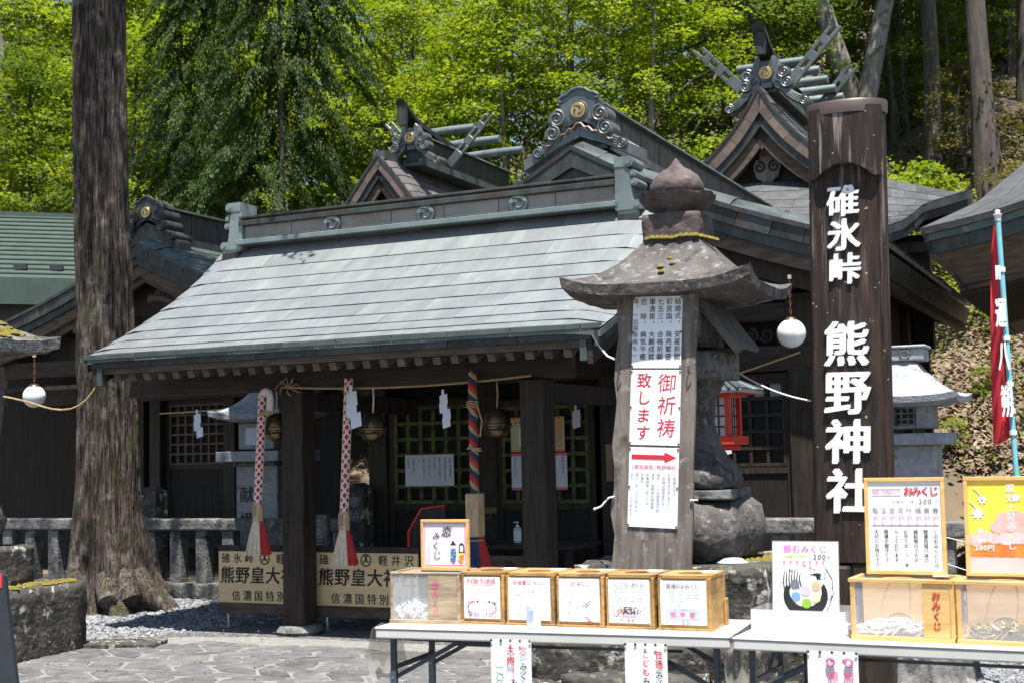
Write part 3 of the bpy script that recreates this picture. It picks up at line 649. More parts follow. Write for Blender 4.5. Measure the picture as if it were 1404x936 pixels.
def oni(parent, x, y, z, s, m, gold, depth=.13, split=False, tail=True, rise=.0):
    """carved ridge-end ornament round its gold crest at (x, y, z); s = crest radius"""
    o = None; P = lambda pts: [(x+px*s, z+pz*s) for px, pz in pts]
    mb = MB()
    if not split:
        top = [(-2.9,1.2),(-2.75,1.75),(-2.3,2.1),(-1.7,2.35),(-1,2.9),(0,3.1),(1,2.9),(1.7,2.35),(2.3,2.1),(2.75,1.75),(2.9,1.2)]
        bot = [(-2.6,-1.9),(-2.3,-2.2),(-2.0,-2.1),(-1.5,-2.0),(-.8,-1.7),(0,-1.5),(.8,-1.7),(1.5,-2.0),(2.0,-2.1),(2.3,-2.2),(2.6,-1.9)]
        mb.strip(P(top), P(bot), y, y+depth)
        # body behind the scrolls, flowing down to both sides
        for sg in (-1, 1):
            mb.strip(P([(sg*1.6,.2),(sg*2.9,.3),(sg*4.0,-1.6),(sg*4.6,-3.2)]), P([(sg*1.4,-1.9),(sg*2.6,-2.9),(sg*3.4,-3.6),(sg*4.0,-4.2)]), y+.015, y+depth-.01)
        # rolled top edge with curls
        pts = [(x+px*s, y-.004, z+pz*s) for px, pz in [(-2.5,1.5),(-2.9,1.5),(-2.95,1.95),(-2.4,2.25),(-1.7,2.45),(-1,3.0),(0,3.2),(1,3.0),(1.7,2.45),(2.4,2.25),(2.95,1.95),(2.9,1.5),(2.5,1.5)]]
        mb.tube(pts, s*.27, 7)
    else:
        for sg in (-1, 1):
            mb.strip(P([(sg*.95,2.6),(sg*1.3,2.9),(sg*1.8,2.4),(sg*2.2,1.3)]), P([(sg*.95,-1.2),(sg*1.4,-2.4),(sg*2.0,-2.9),(sg*2.6,-2.6)]), y, y+depth)
            mb.strip(P([(sg*1.5,-.4),(sg*2.7,-.2),(sg*3.4,-1.2),(sg*3.8,-2.4)]), P([(sg*1.5,-2.2),(sg*2.2,-3.1),(sg*2.8,-3.4),(sg*3.4,-3.4)]), y+.015, y+depth-.01)
        mb.strip(P([(-.98,2.2),(.98,2.2)]), P([(-.98,-2.4),(.98,-2.4)]), y+.03, y+depth)
    plate = mk('ridge_ornament', mb, m, parent, bevel=.005)
    # ring round the crest and its small comb marks
    mb = MB(); mb.tube([(x+s*1.28*math.cos(2*PI*k/20), y, z+s*1.28*math.sin(2*PI*k/20)) for k in range(21)], s*.16, 6)
    mk('crest_ring', mb, m, plate, smooth=True)
    crest(plate, x, y-.016, z, s*1.1, gold)
    q = [(3.2, -.8, 1.28), (3.9, -2.85, 1.2)] if not split else [(3.0, -.2, 1.15), (3.45, -1.85, 1.1)]
    for sg in (-1, 1):
        for cx, cz, r in q: scroll(plate, x+sg*cx*s, y-.02, z+cz*s, r*s, depth+.02, m, sg)
        mb = MB()
        for k in range(3): mb.tube([(x+sg*(1.35+k*.34)*s, y-.005, z-(1.5+k*.18)*s), (x+sg*(1.5+k*.34)*s, y-.02, z-(1.15+k*.18)*s), (x+sg*(1.8+k*.34)*s, y-.01, z-(1.35+k*.2)*s)], s*.1, 5)
        mk('comb_mark', mb, m, plate, smooth=True)
        if tail:
            mb = MB()
            for k in range(4):
                o0 = k*.36
                mb.tube([(x+sg*(2.7+o0)*s, y+.02, z-(2.9+.05*k)*s), (x+sg*(3.3+o0*1.05)*s, y+.015, z-(3.9-.05*k)*s), (x+sg*(4.3+o0*.9)*s, y+.015, z-(4.75-.16*k)*s), (x+sg*(5.5+o0*.55)*s, y+.02, z-(5.5-.3*k)*s)], [s*.27,s*.27,s*.24,s*.18], 7)
            mb.strip(P([(sg*2.8,-2.8),(sg*4.3,-3.3),(sg*5.6,-4.5)]), P([(sg*2.6,-3.7),(sg*4.0,-4.9),(sg*5.5,-5.8)]), y+.03, y+depth)
            mk('flowing_tail', mb, m, plate, smooth=40)
            scroll(plate, x+sg*6.2*s, y-.01, z-5.25*s, .85*s, depth+.06, m, sg)
    return plate
def sheet_rows(parent, surf, nr, nc, m, name='roof_sheet', th=.008, lift=.014, gap=.004, sub=2, us=None, seed=0):
    """overlapping sheets on surf(s, t): s 0 (low edge)..1 (ridge), t along. every sheet its own object"""
    rg = random.Random(seed)
    for i in range(nr):
        s0, s1 = i/nr, (i+1)/nr; off = .5 if i % 2 else 0.0
        cuts = [0] + [(k+off)/nc + rg.uniform(-.008,.008) for k in range(1, nc)] + [1]
        if off and cuts[1] > .5/nc: cuts = [0, .5/nc] + cuts[1:]
        cuts = sorted(set(round(c, 4) for c in cuts if 0 <= c <= 1))
        for t0, t1 in zip(cuts, cuts[1:]):
            if t1 - t0 < .01: continue
            lo = []; hi = []
            for k in range(sub+1):
                t = t0 + (t1-t0)*k/sub; g = gap*(1 if k == sub else 0)
                p = Vector(surf(s0, t)); q = Vector(surf(min(1, s1+.01), t)); 
                dt = (Vector(surf(s0, min(1, t+.01))) - Vector(surf(s0, max(0, t-.01)))).normalized(); n = dt.cross(q-p).normalized()
                if n.z < 0: n = -n
                p = p - dt*g; q = q - dt*g
                lo.append(p + n*(lift + rg.uniform(-.002,.002))); hi.append(q + n*.002)
            mb = MB(); mb.slab([lo, hi], n*(-th)); mk(name, mb, m, parent)

def gable_roof(parent, pts, a0, z0, b0, b1, fw, m_top, m_verge, m_sheet, nr, nc, mirror=False, wall=True, setback=.35, th=.06, inner=True, back=True, seedv=1, minoko=.10, wallmat=None):
    """pts: (dx, dz) half profile from the ridge down the slope. Returns the deck part"""
    pr = smooth_pts(pts, 11)
    rows = []
    full = [(-x, z) for x, z in reversed(pr)] + pr[1:]
    def drop(b): return minoko*max(0, 1-(b-b0)/.45)**2
    for b in (b0, b0+.1, b0+.22, b0+.45, (b0+b1)/2, b1): rows.append([(a0+x, b, z0+z-drop(b)+minoko) for x, z in full])
    mb = MB(); mb.slab(rows, (0,0,-th)); deck = mk('roof', mb, m_top, parent, smooth=40)
    zt = z0
    # sheets, right slope then left slope
    for sg in (1, -1):
        def surf(s, t, sg=sg):
            k = (1-s)*(len(pr)-1); i = min(int(k), len(pr)-2); f = k-i
            x = pr[i][0]+(pr[i+1][0]-pr[i][0])*f; z = pr[i][1]+(pr[i+1][1]-pr[i][1])*f; b = b0 + (b1-b0)*t
            return (a0+sg*x, b, z0+z-drop(b)+minoko+.002)
        sheet_rows(deck, surf, nr, nc, m_sheet, seed=seedv, sub=3)
    # verge: a dark lip, then a band of copper faced pieces following the curve
    for sg in (1, -1):
        P2 = [(a0+sg*x, z0+z) for x, z in pr]; n = len(P2)
        def off(d):
            o = []
            for i in range(n):
                p, q = P2[max(i-1,0)], P2[min(i+1,n-1)]; dx, dz = q[0]-p[0], q[1]-p[1]; l = math.hypot(dx, dz); nx, nz = -dz/l, dx/l
                if nz > 0: nx, nz = -nx, -nz
                if i == 0: nx = 0; nz = -1/ max(.5, abs(dx)/l)
                o.append((P2[i][0]+nx*d, P2[i][1]+nz*d))
            return o
        mb = MB(); mb.strip(off(-.012), off(.03), b0-.03, b0+.06); mk('verge_lip', mb, m_top, deck)
        t, bt = off(.03), off(.03+fw)
        for i in range(n-1):
            g = .006; f = lambda A, i, u: (A[i][0]+(A[i+1][0]-A[i][0])*u, A[i][1]+(A[i+1][1]-A[i][1])*u)
            mb = MB(); mb.strip([f(t,i,.01), f(t,i,.99)], [f(bt,i,.01), f(bt,i,.99)], b0-.012+.003*(i%2), b0+.05); mk('verge_plate', mb, m_verge, deck)
        if inner:
            mb = MB(); mb.strip(off(.03+fw), off(.06+fw*1.5), b0+.02, b0+.10); mk('under_lip', mb, m_top, deck)
            mb = MB(); mb.strip(off(.06+fw*1.5), off(.06+fw*2.5), b0+.07, b0+.13); mk('bargeboard', mb, M['wood_mid'], deck)
    if wall:
        full2 = [(a0+x, z0+z-.06) for x, z in full]; base = z0+pr[-1][1]-.3
        mb = MB(); mb.strip(full2, [(x, base) for x, _ in full2], b0+setback, b0+setback+.05); mk('gable_wall', mb, wallmat or M['wood_dark'], parent)
    return deck
def ridge_box(parent, a0, z0, z1, b0, b1, w, m, cap, seg=.6, base=True):
    mb = MB(); mb.box(a0-w/2, a0+w/2, b0, b1, z0, z1-.05); r = mk('ridge', mb, m, parent)
    mb = MB(); mb.prism([(a0-w*.78, z1-.05), (a0+w*.78, z1-.05), (a0+w*.7, z1-.015), (a0, z1+.02), (a0-w*.7, z1-.015)], b0-.03, b1+.02); mk('ridge_cap', mb, cap, r)
    if base:
        mb = MB(); mb.box(a0-w*.75, a0+w*.75, b0+.01, b1, z0-.04, z0+.07); mk('ridge_foot', mb, cap, r)
        mb = MB(); mb.box(a0-w*.62, a0+w*.62, b0+.02, b1, z0+.07, z0+.10); mk('ridge_fillet', mb, m, r)
    k = 0; b = b0 + seg
    while b < b1 - .05:
        mb = MB(); mb.box(a0-w/2-.006, a0+w/2+.006, b, b+.014, z0+.11, z1-.06); mk('ridge_seam', mb, cap, r); b += seg
    return r
def chigi(parent, x, b, z, ln, w, sg, m, ang=47):      # forked finial board with two slots
    t = .05; mb = MB(); A = R(ang); d = Vector((sg*math.cos(A), 0, math.sin(A))); n = Vector((-sg*math.sin(A), 0, math.cos(A))); o = Vector((x, b, z))
    def piece(u0, u1, v0, v1, v2=None, v3=None):
        v2 = v1 if v2 is None else v2; v3 = v0 if v3 is None else v3
        q = [(u0,v0),(u0,v1),(u1,v2),(u1,v3)]; vs = []
        for y in (-t/2, t/2):
            for uu, vv in q: p = o + d*uu + n*vv; vs.append((p.x, b+y, p.z))
        mb.add(vs, [(0,1,2,3),(7,6,5,4),(0,4,5,1),(1,5,6,2),(2,6,7,3),(3,7,4,0)])
    h = w/2
    for u0, u1 in ((0,.26),(.40,.54),(.68,.80)): piece(u0*ln, u1*ln, -h, h)
    for u0, u1 in ((.26,.40),(.54,.68)): piece(u0*ln, u1*ln, -h, -h*.35); piece(u0*ln, u1*ln, h*.35, h)
    piece(.80*ln, .92*ln, h*.30, h, h, h*.45); piece(.80*ln, 1.0*ln, -h, -h*.25, -h*.45, -h)
    return mk('forked_finial', mb, m, parent, bevel=.006)
def katsuogi(parent, a, b, z, ln, r, m):
    mb = MB(); n = 9
    for i in range(n):
        x0 = a-ln/2 + ln*i/n; q = 1 - .10*abs((i-(n-1)/2)/((n-1)/2))
        mb.tube([(x0+.004, b, z), (x0+ln/n-.004, b, z)], r*q, 14); 
    mb.tube([(a-ln/2+.01, b, z), (a+ln/2-.01, b, z)], r*.88, 12)
    return mk('ridge_log', mb, m, parent, smooth=40)
def gegyo(parent, x, b, z, s, m):                       # pendant under the gable apex
    mb = MB(); pts = [(0,1),(.3,.55),(.55,.35),(.5,.1),(.85,.05),(1.0,-.3),(.8,-.75),(.4,-.9),(.3,-1.05),(0,-.8)]
    pts = [(x+s*.62*px, z+s*pz) for px, pz in pts]; L2 = [(2*x-px, pz) for px, pz in pts]
    for side in (pts, L2):
        mb.strip(side, [(x, p[1]) for p in side], b-.03, b+.02)
    o = mk('gable_pendant', mb, m, parent, bevel=.004)
    mb = MB()
    for sg in (1,-1): spiral(mb, x+sg*.33*s, b-.04, z-.28*s, s*.26, s*.055, 1.3, sg)
    mk('pendant_curl', mb, M['wood_dark'], o, smooth=True)
    mb = MB(); mb.tube([(x+s*.16*math.cos(k*PI/5), b-.04, z+.3*s+s*.16*math.sin(k*PI/5)) for k in range(11)], s*.07, 6); mk('pendant_flower', mb, m, o, smooth=True)
    return o
def lattice(parent, x0, x1, z0, z1, b, nx, nz, m, w=.028, d=.03, frame=.07, fm=None, name='lattice_door', back=True, panel=None):
    mb = MB(); fm = fm or M['wood_dark']; zb = z0 if panel is None else panel
    mb.box(x0-frame, x0, b-.02, b+.03, zb-frame, z1+frame); mb.box(x1, x1+frame, b-.02, b+.03, zb-frame, z1+frame)
    mb.box(x0, x1, b-.018, b+.03, z1, z1+frame); mb.box(x0, x1, b-.018, b+.03, z0-frame, z0); mb.box(x0, x1, b-.018, b+.03, zb-frame, zb+.001)
    o = mk(name, mb, fm, parent, bevel=.004)
    if panel is not None: mb = MB(); mb.box(x0, x1, b+.0, b+.02, zb, z0-frame); mk('door_panel', mb, M['wall_dark'], o)
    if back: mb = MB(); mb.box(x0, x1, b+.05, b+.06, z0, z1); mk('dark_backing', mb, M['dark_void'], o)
    bx = MB(); bx.box(-w/2, w/2, b-d/2, b+d/2, z0, z1); bx = mk('lattice_bar', bx, m, o, bevel=.003); me = bx.data; bpy.data.objects.remove(bx)
    bz = MB(); bz.box(x0, x1, b-d/2-.006, b+d/2-.006, -w/2, w/2); bz = mk('lattice_bar', bz, m, o); mz = bz.data; bpy.data.objects.remove(bz)
    for i in range(nx):
        q = bpy.data.objects.new('lattice_bar', me); COL.objects.link(q); q.parent = o; q.location = (x0+w/2+(x1-x0-w)*i/(nx-1), 0, 0)
    for i in range(nz):
        q = bpy.data.objects.new('lattice_bar', mz); COL.objects.link(q); q.parent = o; q.location = (0, 0, z0+w/2+(z1-z0-w)*i/(nz-1))
    return o

# ------------------------------------------------------------ worship hall with its porch
H = thing('worship_hall', 'large dark timber shrine hall with a pale copper porch roof and a carved middle gable', 'shrine hall', tuple(ORG))
# porch roof
pf = smooth_pts([(-.80,2.545),(-.362,2.74),(.268,3.065),(.84,3.42),(1.3,3.79)], 14)
A0, A1 = -1.8, 3.28
def porch(s, t):
    k = s*(len(pf)-1); i = min(int(k), len(pf)-2); f = k-i
    y = pf[i][0]+(pf[i+1][0]-pf[i][0])*f; z = pf[i][1]+(pf[i+1][1]-pf[i][1])*f
    a = A0 + (A1-A0)*t; e = max(0, (a-2.86)/.42); z -= .16*e*e*(.25+.75*s); e2 = max(0, (-1.62-a)/.2); z -= .03*e2*e2
    return (a, y, z)
mb = MB(); tt = [0,.03,.2,.4,.6,.8,.9,.93,.955,.98,1]
mb.slab([[tuple(Vector(porch(s/12, t)) - Vector((0,0,.012))) for t in tt] for s in range(13)], (0,0,-.05))
proof = mk('porch_roof', mb, M['copper_teal'], H, smooth=40)
sheet_rows(proof, porch, 10, 7, M['copper_lit'], th=.004, lift=.012, gap=.002, sub=3, seed=4)
# back slope, its unseen far edge stretched to shade the granite lantern
mb = MB(); mb.slab([[(A0, 1.3, 3.78), (A1, 1.3, 3.78)], [(A0-1.5, 3.3, 2.68), (1.0, 3.3, 2.68)]], (0,0,-.05)); mk('rear_shade_slope', mb, M['copper_dark'], proof)
# extra sheets at the right end, round the verge curve (already in surf); eave fascia of copper lengths
x = A0
rg = random.Random(2)
while x < A1 - .01:
    x2 = min(A1, x + rg.uniform(.45,.6))
    mb = MB(); mb.box(x, x2-.005, -.805-rg.uniform(0,.004), -.74, 2.508, 2.553); mk('eave_edge', mb, M['copper_teal'], proof, bevel=.004)
    x = x2
x = A0+.04
while x < A1 - .05:
    x2 = min(A1-.04, x + .62)
    mb = MB(); mb.box(x, x2-.004, -.782-rg.uniform(0,.004), -.72, 2.43, 2.507); mk('eave_fascia', mb, M['copper_dark'], proof, bevel=.003)
    x = x2
mb = MB(); mb.box(A0+.09, A1-.09, -.755, -.70, 2.375, 2.43); mk('eave_batten', mb, M['wood_mid'], proof)
# verge fascias both ends
for sg, aa in ((-1, A0), (1, A1)):
    P1 = [Vector(porch(s/10, 0 if sg < 0 else 1)) for s in range(11)]
    mb = MB(); rows = [[(aa-.03*sg-.02, p.y, p.z-.0) for p in P1], [(aa-.03*sg-.02, p.y, p.z-.13) for p in P1]]; mb.slab(rows, (.03, 0, 0)); mk('verge_fascia', mb, M['copper_dark'], proof)
    mb = MB(); rows = [[(aa-.1*sg-.02, p.y+.03, p.z-.06) for p in P1], [(aa-.1*sg-.02, p.y+.03, p.z-.26) for p in P1]]; mb.slab(rows, (.04, 0, 0)); mk('bargeboard', mb, M['wood_dark'], proof)
    mb = MB(); mb.box(aa-.155*sg-.03, aa-.155*sg+.03, -.775, -.71, 2.27, 2.50, Matrix.Rotation(0, 4, 'Y')); 
    ec = mk('bargeboard_end', mb, M['copper_teal'], proof, bevel=.004)
# rafters
n = 29
for i in range(n):
    a = A0+.24 + (A1-A0-.42)*i/(n-1)
    mb = MB(); mb.bar((a, -.62, 2.345), (a, .12, 2.68), .072, .072); mk('rafter', mb, M['wood_grey'], proof, bevel=.004)
mb = MB(); mb.slab([[(A0+.1, -.72, 2.43), (A1-.1, -.72, 2.43)], [(A0+.1, .6, 3.03), (A1-.1, .6, 3.03)]], (0,0,-.02)); mk('soffit', mb, M['wood_dark'], proof)
# porch ridge
mb = MB(); mb.box(-1.47, 2.68, 1.22, 1.38, 3.84, 4.09); rdg = mk('porch_ridge', mb, M['verge_brown'], H)
for i in range(7):
    x0 = -1.47 + 4.15*i/7; mb = MB(); mb.box(x0+.003, x0+4.15/7-.003, 1.205, 1.22, 3.87, 4.00); mk('ridge_panel', mb, M['ridge_grey'], rdg, bevel=.003)
mb = MB(); mb.box(-1.5, 2.7, 1.15, 1.45, 4.075, 4.10); mb.prism([(-1.5,0),(2.7,0),(2.7,.05),(-1.5,.05)], 0, .01, Matrix.Translation((0,1.14,4.0)) ); mk('ridge_cap', mb, M['copper_dark'], rdg, bevel=.004)
mb = MB(); mb.box(-1.52, 2.72, 1.10, 1.5, 3.795, 3.845); mk('ridge_base', mb, M['ridge_teal'], rdg, bevel=.005)
mb = MB(); mb.box(-1.5, 2.7, 1.17, 1.24, 3.845, 3.862); mk('ridge_shadow_strip', mb, M['copper_dark'], rdg)
for px, py in ((456,308),(584,294),(711,280)):
    a, z = pb(px, py, 1.2); crest(rdg, a, 1.190, z, .098, M['slate_lit'], ring=M['ridge_teal'])
# stepped scroll ends of the porch ridge
def ridge_end(a, sg):
    prof = [(.0,4.26),(.03,4.275),(.16,4.275),(.20,4.22),(.17,4.17),(.12,4.16)]
    mb = MB(); x = lambda v: a + sg*v
    # side view outline (in X, Z) of the stepped end, pushed along the depth
    rolls = [(.10,4.205,.050,.30),(.13,4.095,.036,.26),(.145,4.015,.036,.26),(.175,3.80,.045,.30)]
    mb.strip([(x(-.02),4.25),(x(.08),4.25),(x(.12),4.1),(x(.13),3.98),(x(.15),3.86),(x(.2),3.74)], [(x(-.03),3.78),(x(-.02),3.76),(x(.0),3.74),(x(.03),3.72),(x(.08),3.69),(x(.15),3.66)], 1.16, 1.44)
    e = mk('ridge_end_scroll', mb, M['ridge_teal'], rdg, bevel=.008)
    for dx, z, r, w in rolls:
        mb = MB(); mb.tube([(x(dx+.02), 1.3-w/2, z), (x(dx+.02), 1.3+w/2, z)], r, 14)
        mb.box(min(x(-.02), x(dx+.02)), max(x(-.02), x(dx+.02)), 1.3-w/2+.003, 1.3+w/2-.003, z-r*.9, z+r*.97)
        mb.tube([(x(dx+.02), 1.3-w/2-.012, z), (x(dx+.02), 1.3-w/2, z)], r*.55, 10)
        mk('scroll_roll', mb, M['ridge_teal'], rdg, smooth=35)
    mb = MB(); mb.box(min(x(.0),x(.21)), max(x(.0),x(.21)), 1.14, 1.46, 3.66, 3.73); mk('scroll_foot', mb, M['copper_dark'], rdg, bevel=.006)
ridge_end(-1.5, -1); ridge_end(2.72, 1)
# posts and beams
def post(a, b, w, z0, z1, m=None, base=True, name='post'):
    mb = MB(); mb.box(a-w/2, a+w/2, b-w/2, b+w/2, z0, z1); o = mk(name, mb, m or M['wood_dark'], H, bevel=.012)
    if base:
        mb = MB(); mb.lathe([(.20,0),(.22,.03),(.19,.075),(.15,.085)], 14, (a, b, 0)); mk('post_base', mb, M['granite_old'], o, smooth=40)
    return o
for a in (0, 2.385): post(a, 0, .225, .06, 2.19)
mb = MB(); mb.box(-1.95, 2.72, -.075, .075, 2.19, 2.41); mk('porch_beam', mb, M['wood_beam'], H, bevel=.01)
mb = MB(); mb.box(-1.9, 2.6, -.05, .05, 2.43, 2.52); mk('upper_purlin', mb, M['wood_beam'], H)
for a in (0, 2.385):
    mb = MB(); mb.box(a-.06, a+.06, .115, 2.15, 2.0, 2.17); mk('tie_beam', mb, M['wood_dark'], H, bevel=.01)
    mb = MB(); mb.prism([(a-.26,2.44),(a-.2,2.38),(a+.2,2.38),(a+.26,2.44)], -.09, .09); mk('bracket_arm', mb, M['wood_beam'], H, bevel=.01)
for a in (-1.2,-.6,.6,1.2,1.8):
    mb = MB(); mb.box(a-.035, a+.035, -.082, -.075, 2.32, 2.40); mk('beam_mortise', mb, M['dark_void'], H)
mb = MB(); spiral(mb, 2.16, -.09, 2.46, .06, .014, 1.5, 1); spiral(mb, 2.6, -.09, 2.46, .06, .014, 1.5, -1); mb.tube([(1.9,-.085,2.47),(2.05,-.085,2.44),(2.16,-.085,2.40)], .02, 6)
mk('beam_carving', mb, M['wood_grey'], H, smooth=True)
# front wall of the hall
WB = 2.2
mb = MB(); mb.box(-.62, 4.3, WB+.08, WB+.14, .3, 3.25); mk('front_wall', mb, M['wall_dark'], H)
for a, w in ((-.42,.22),(.80+.08,.20),(2.26,.26),(3.0,.14),(4.13,.25)): post(a, WB, w, .2, 3.0, base=False, name='wall_post')
mb = MB(); mb.box(-.7, 4.36, WB-.13, WB+.07, 2.28, 2.52); mk('wall_beam', mb, M['wood_beam'], H, bevel=.01)
mb = MB(); mb.box(-.7, 4.36, WB-.10, WB+.07, 2.75, 2.92); mk('upper_beam', mb, M['wood_beam'], H, bevel=.01)
mb = MB(); mb.box(-.62, 4.3, WB-.07, WB+.07, .18, .34); mk('sill_beam', mb, M['wood_dark'], H, bevel=.01)
# carved relief between the right hand beams
mb = MB(); rg = random.Random(5)
for i in range(9):
    cx = 2.75 + i*.15; spiral(mb, cx, WB-.03, 2.62+rg.uniform(-.04,.04), .07, .018, 1.4, 1 if i % 2 else -1, rg.uniform(0,6))
for i in range(3):
    cx = 3.3 + i*.35; mb.tube([(cx-.18, WB-.12, 3.0), (cx-.07, WB-.12, 3.09), (cx+.03, WB-.12, 3.02), (cx+.15, WB-.12, 3.08)], .028, 7)
mk('carved_frieze', mb, M['wood_beam'], H, smooth=True)
d1 = lattice(H, -.235, .70, 1.065, 2.085, WB-.05, 7, 7, M['moss_wood'], w=.036, panel=.35)
d2 = lattice(H, 1.03, 1.98, 1.065, 2.045, WB-.05, 7, 7, M['moss_wood'], w=.036, panel=.35)
d3 = lattice(H, 3.12, 3.96, 1.40, 2.2, WB-.05, 6, 6, M['wood_dark'], w=.030, panel=.35)
for i in range(3):
    for k in range(1):
        x0 = 3.52 + i*.145; mb = MB(); mb.box(x0, x0+.11, WB-.02, WB-.015, 2.05, 2.17); mk('glass_pane', mb, M['granite'], d3)
mb = MB(); mb.prism([(.80,.96),(.96,.96),(.975,.99),(.975,1.03),(.785,1.03),(.785,.99)], WB-.115, WB-.10); lk = mk('door_lock', mb, M['bronze'], H, bevel=.003)
mb = MB(); mb.tube([(.84,WB-.125,.97),(.845,WB-.125,.93),(.88,WB-.125,.915),(.915,WB-.125,.93),(.92,WB-.125,.97)], .009, 6); mk('lock_shackle', mb, M['bronze'], lk, smooth=True)
# low step / rail in front of the doors
mb = MB(); mb.box(.75, 2.3, .9, 1.6, .70, .74); mb.box(.8, .86, .95, 1.0, .0, .70); mb.box(2.2, 2.26, .95, 1.0, .0, .70)
bn = mk('bench', mb, M['wood_beam'], None, bevel=.004); bn.matrix_world = H.matrix_world if False else Matrix.Identity(4)
bn.location = tuple(ORG); bn.rotation_euler = (0,0,-TH); tag(bn, 'low dark wooden bench behind the right porch post carrying a hand gel bottle', 'bench')
# big roof of the hall, gable to the front
cpts = [(0,0),(.52,-.286),(1.31,-.64),(2.1,-.93),(2.75,-1.12)]
deck = gable_roof(H, cpts, 2.10, 4.515, 1.62, 9.4, .13, M['copper_dark'], M['copper_dark'], M['copper_grey'], 7, 9, setback=.42, seedv=9, minoko=.12)
mb = MB(); P2 = [(2.10+x, 4.515+z) for x, z in smooth_pts(cpts, 11)]
mb.strip([(x, z-.27) for x, z in P2], [(x, z-.58) for x, z in P2], 1.80, 1.86); mk('inner_bargeboard', mb, M['wood_dark'], H)
mb = MB(); mb.strip([(x, z-.17) for x, z in P2], [(x, z-.30) for x, z in P2], 1.68, 1.75); mk('under_fascia', mb, M['copper_dark'], H)
mb = MB()
for i in range(7): mb.bar((2.5+i*.36, 1.9, 3.3-i*.02), (2.5+i*.36, 2.3, 3.3-i*.02), .07, .09)
mk('gable_purlin_ends', mb, M['wood_beam'], H)
# small inner gable seen over the porch ridge
ig = [(0,0),(.35,-.17),(.75,-.36)]
for sg in (1,-1):
    mb = MB(); mb.strip([(2.10+sg*x, 4.30+z) for x, z in ig], [(2.10+sg*x, 4.17+z) for x, z in ig], 1.72, 1.8); mk('inner_gable_board', mb, M['copper_dark'] if sg < 0 else M['wood_mid'], H)
    mb = MB(); mb.strip([(2.10+sg*x, 4.47+z) for x, z in ig], [(2.10+sg*x, 4.31+z) for x, z in ig], 1.60, 1.70); mk('verge_facing', mb, M['copper_dark'], H)
rb = ridge_box(H, 2.13, 4.60, 5.04, 2.02, 8.95, .24, M['copper_dark'], M['copper_teal'])
a, z = pb(795, 153, 1.95)
# copper base slabs the ornament stands on
for sg in (1, -1):
    mb = MB(); mb.strip([(a, z-.13), (a+sg*.25, z-.22), (a+sg*.62, z-.43)], [(a, z-.26), (a+sg*.25, z-.35), (a+sg*.62, z-.55)], 1.93, 2.16); mk('ornament_base', mb, M['copper_grey'], H, bevel=.005)
oni(H, a, 1.92, z, .072, M['copper_grey'], M['gold'], .20)
mb = MB()
for sg in (1,-1): mb.tube([(a+sg*.02*k, 1.91, z-.13-.0115*k+.012*math.sin(k*1.5)) for k in range(19)], .014, 6)
mk('copper_ripple', mb, M['verge_brown'], H, smooth=True)
# ribbed eave along the right side of the hall
ez = 3.36; ea = 2.10+2.75
for i in range(30):
    b = 1.75 + i*.25; mb = MB(); mb.slab([[(ea+.02, b, ez+.03), (ea+.02, b+.235, ez+.03)], [(ea-.03, b, ez-.17), (ea-.03, b+.235, ez-.17)]], (-.03, 0, 0)); mk('eave_rib', mb, M['verge_brown'] if i < 0 else M['copper_dark'], deck)
mb = MB(); mb.box(ea-.16, ea-.06, 1.7, 9.3, ez-.26, ez-.16); mk('side_eave_beam', mb, M['wood_dark'], deck)
for i in range(26):
    b = 1.9 + i*.29; mb = MB(); mb.bar((ea-.12, b, ez-.2), (ea-.95, b, ez+.12), .07, .08); mk('side_rafter', mb, M['wood_dark'], deck)
mb = MB(); mb.box(4.25, 4.31, WB+.1, 9.0, .2, 3.5); mk('side_wall', mb, M['wall_dark'], H)
for b in (3.6, 5.2, 7.0, 8.7): post(4.28, b, .2, 0, 3.3, base=False, name='side_post')
mb = MB(); mb.box(4.2, 4.42, WB+.1, 9.0, .95, 1.05); mb.box(4.2, 4.42, WB+.1, 9.0, 2.3, 2.45); mk('side_rail', mb, M['wood_dark'], H, bevel=.006)
mb = MB(); mb.box(-.62, -.56, WB+.1, 9, .2, 3.3); mk('left_side_wall', mb, M['wall_dark'], H)

# ------------------------------------------------------------ right inner shrine with the tallest crossed finials
HB = 9.2; BN = tuple(W(2.0, HB+1.6, 0))
def relthing(name, label, cat, a, b, group=None):
    e = thing(name, label, cat, tuple(W(a, b, 0)), None, group)
    return e
class Off:       # builds children in shrine coordinates under an empty that stands elsewhere
    pass
def shifted(e, a, b):
    for ch in [c for c in COL.objects if c.parent == e and not c.get('_done')]:
        ch.location = (ch.location.x - a, ch.location.y - b, ch.location.z); ch['_done'] = 1
IR = relthing('inner_shrine', 'tallest shrine gable at the right with crossed finials, round logs and a brown copper verge', 'shrine hall', 2.1, HB)
rp = [(0,0),(.22,-.36),(.5,-.72),(.9,-1.09),(1.35,-1.36)]
dk = gable_roof(IR, rp, 2.03, 6.93, HB, 12.2, .17, M['copper_dark'], M['verge_brown'], M['slate'], 10, 8, setback=.45, seedv=3, minoko=.05)
ridge_box(IR, 2.06, 6.95, 7.32, HB+.35, 12.0, .24, M['copper_dark'], M['copper_teal'])
oni(IR, 2.085, HB+.25, 7.18, .092, M['copper_grey'], M['gold'], .18, split=True)
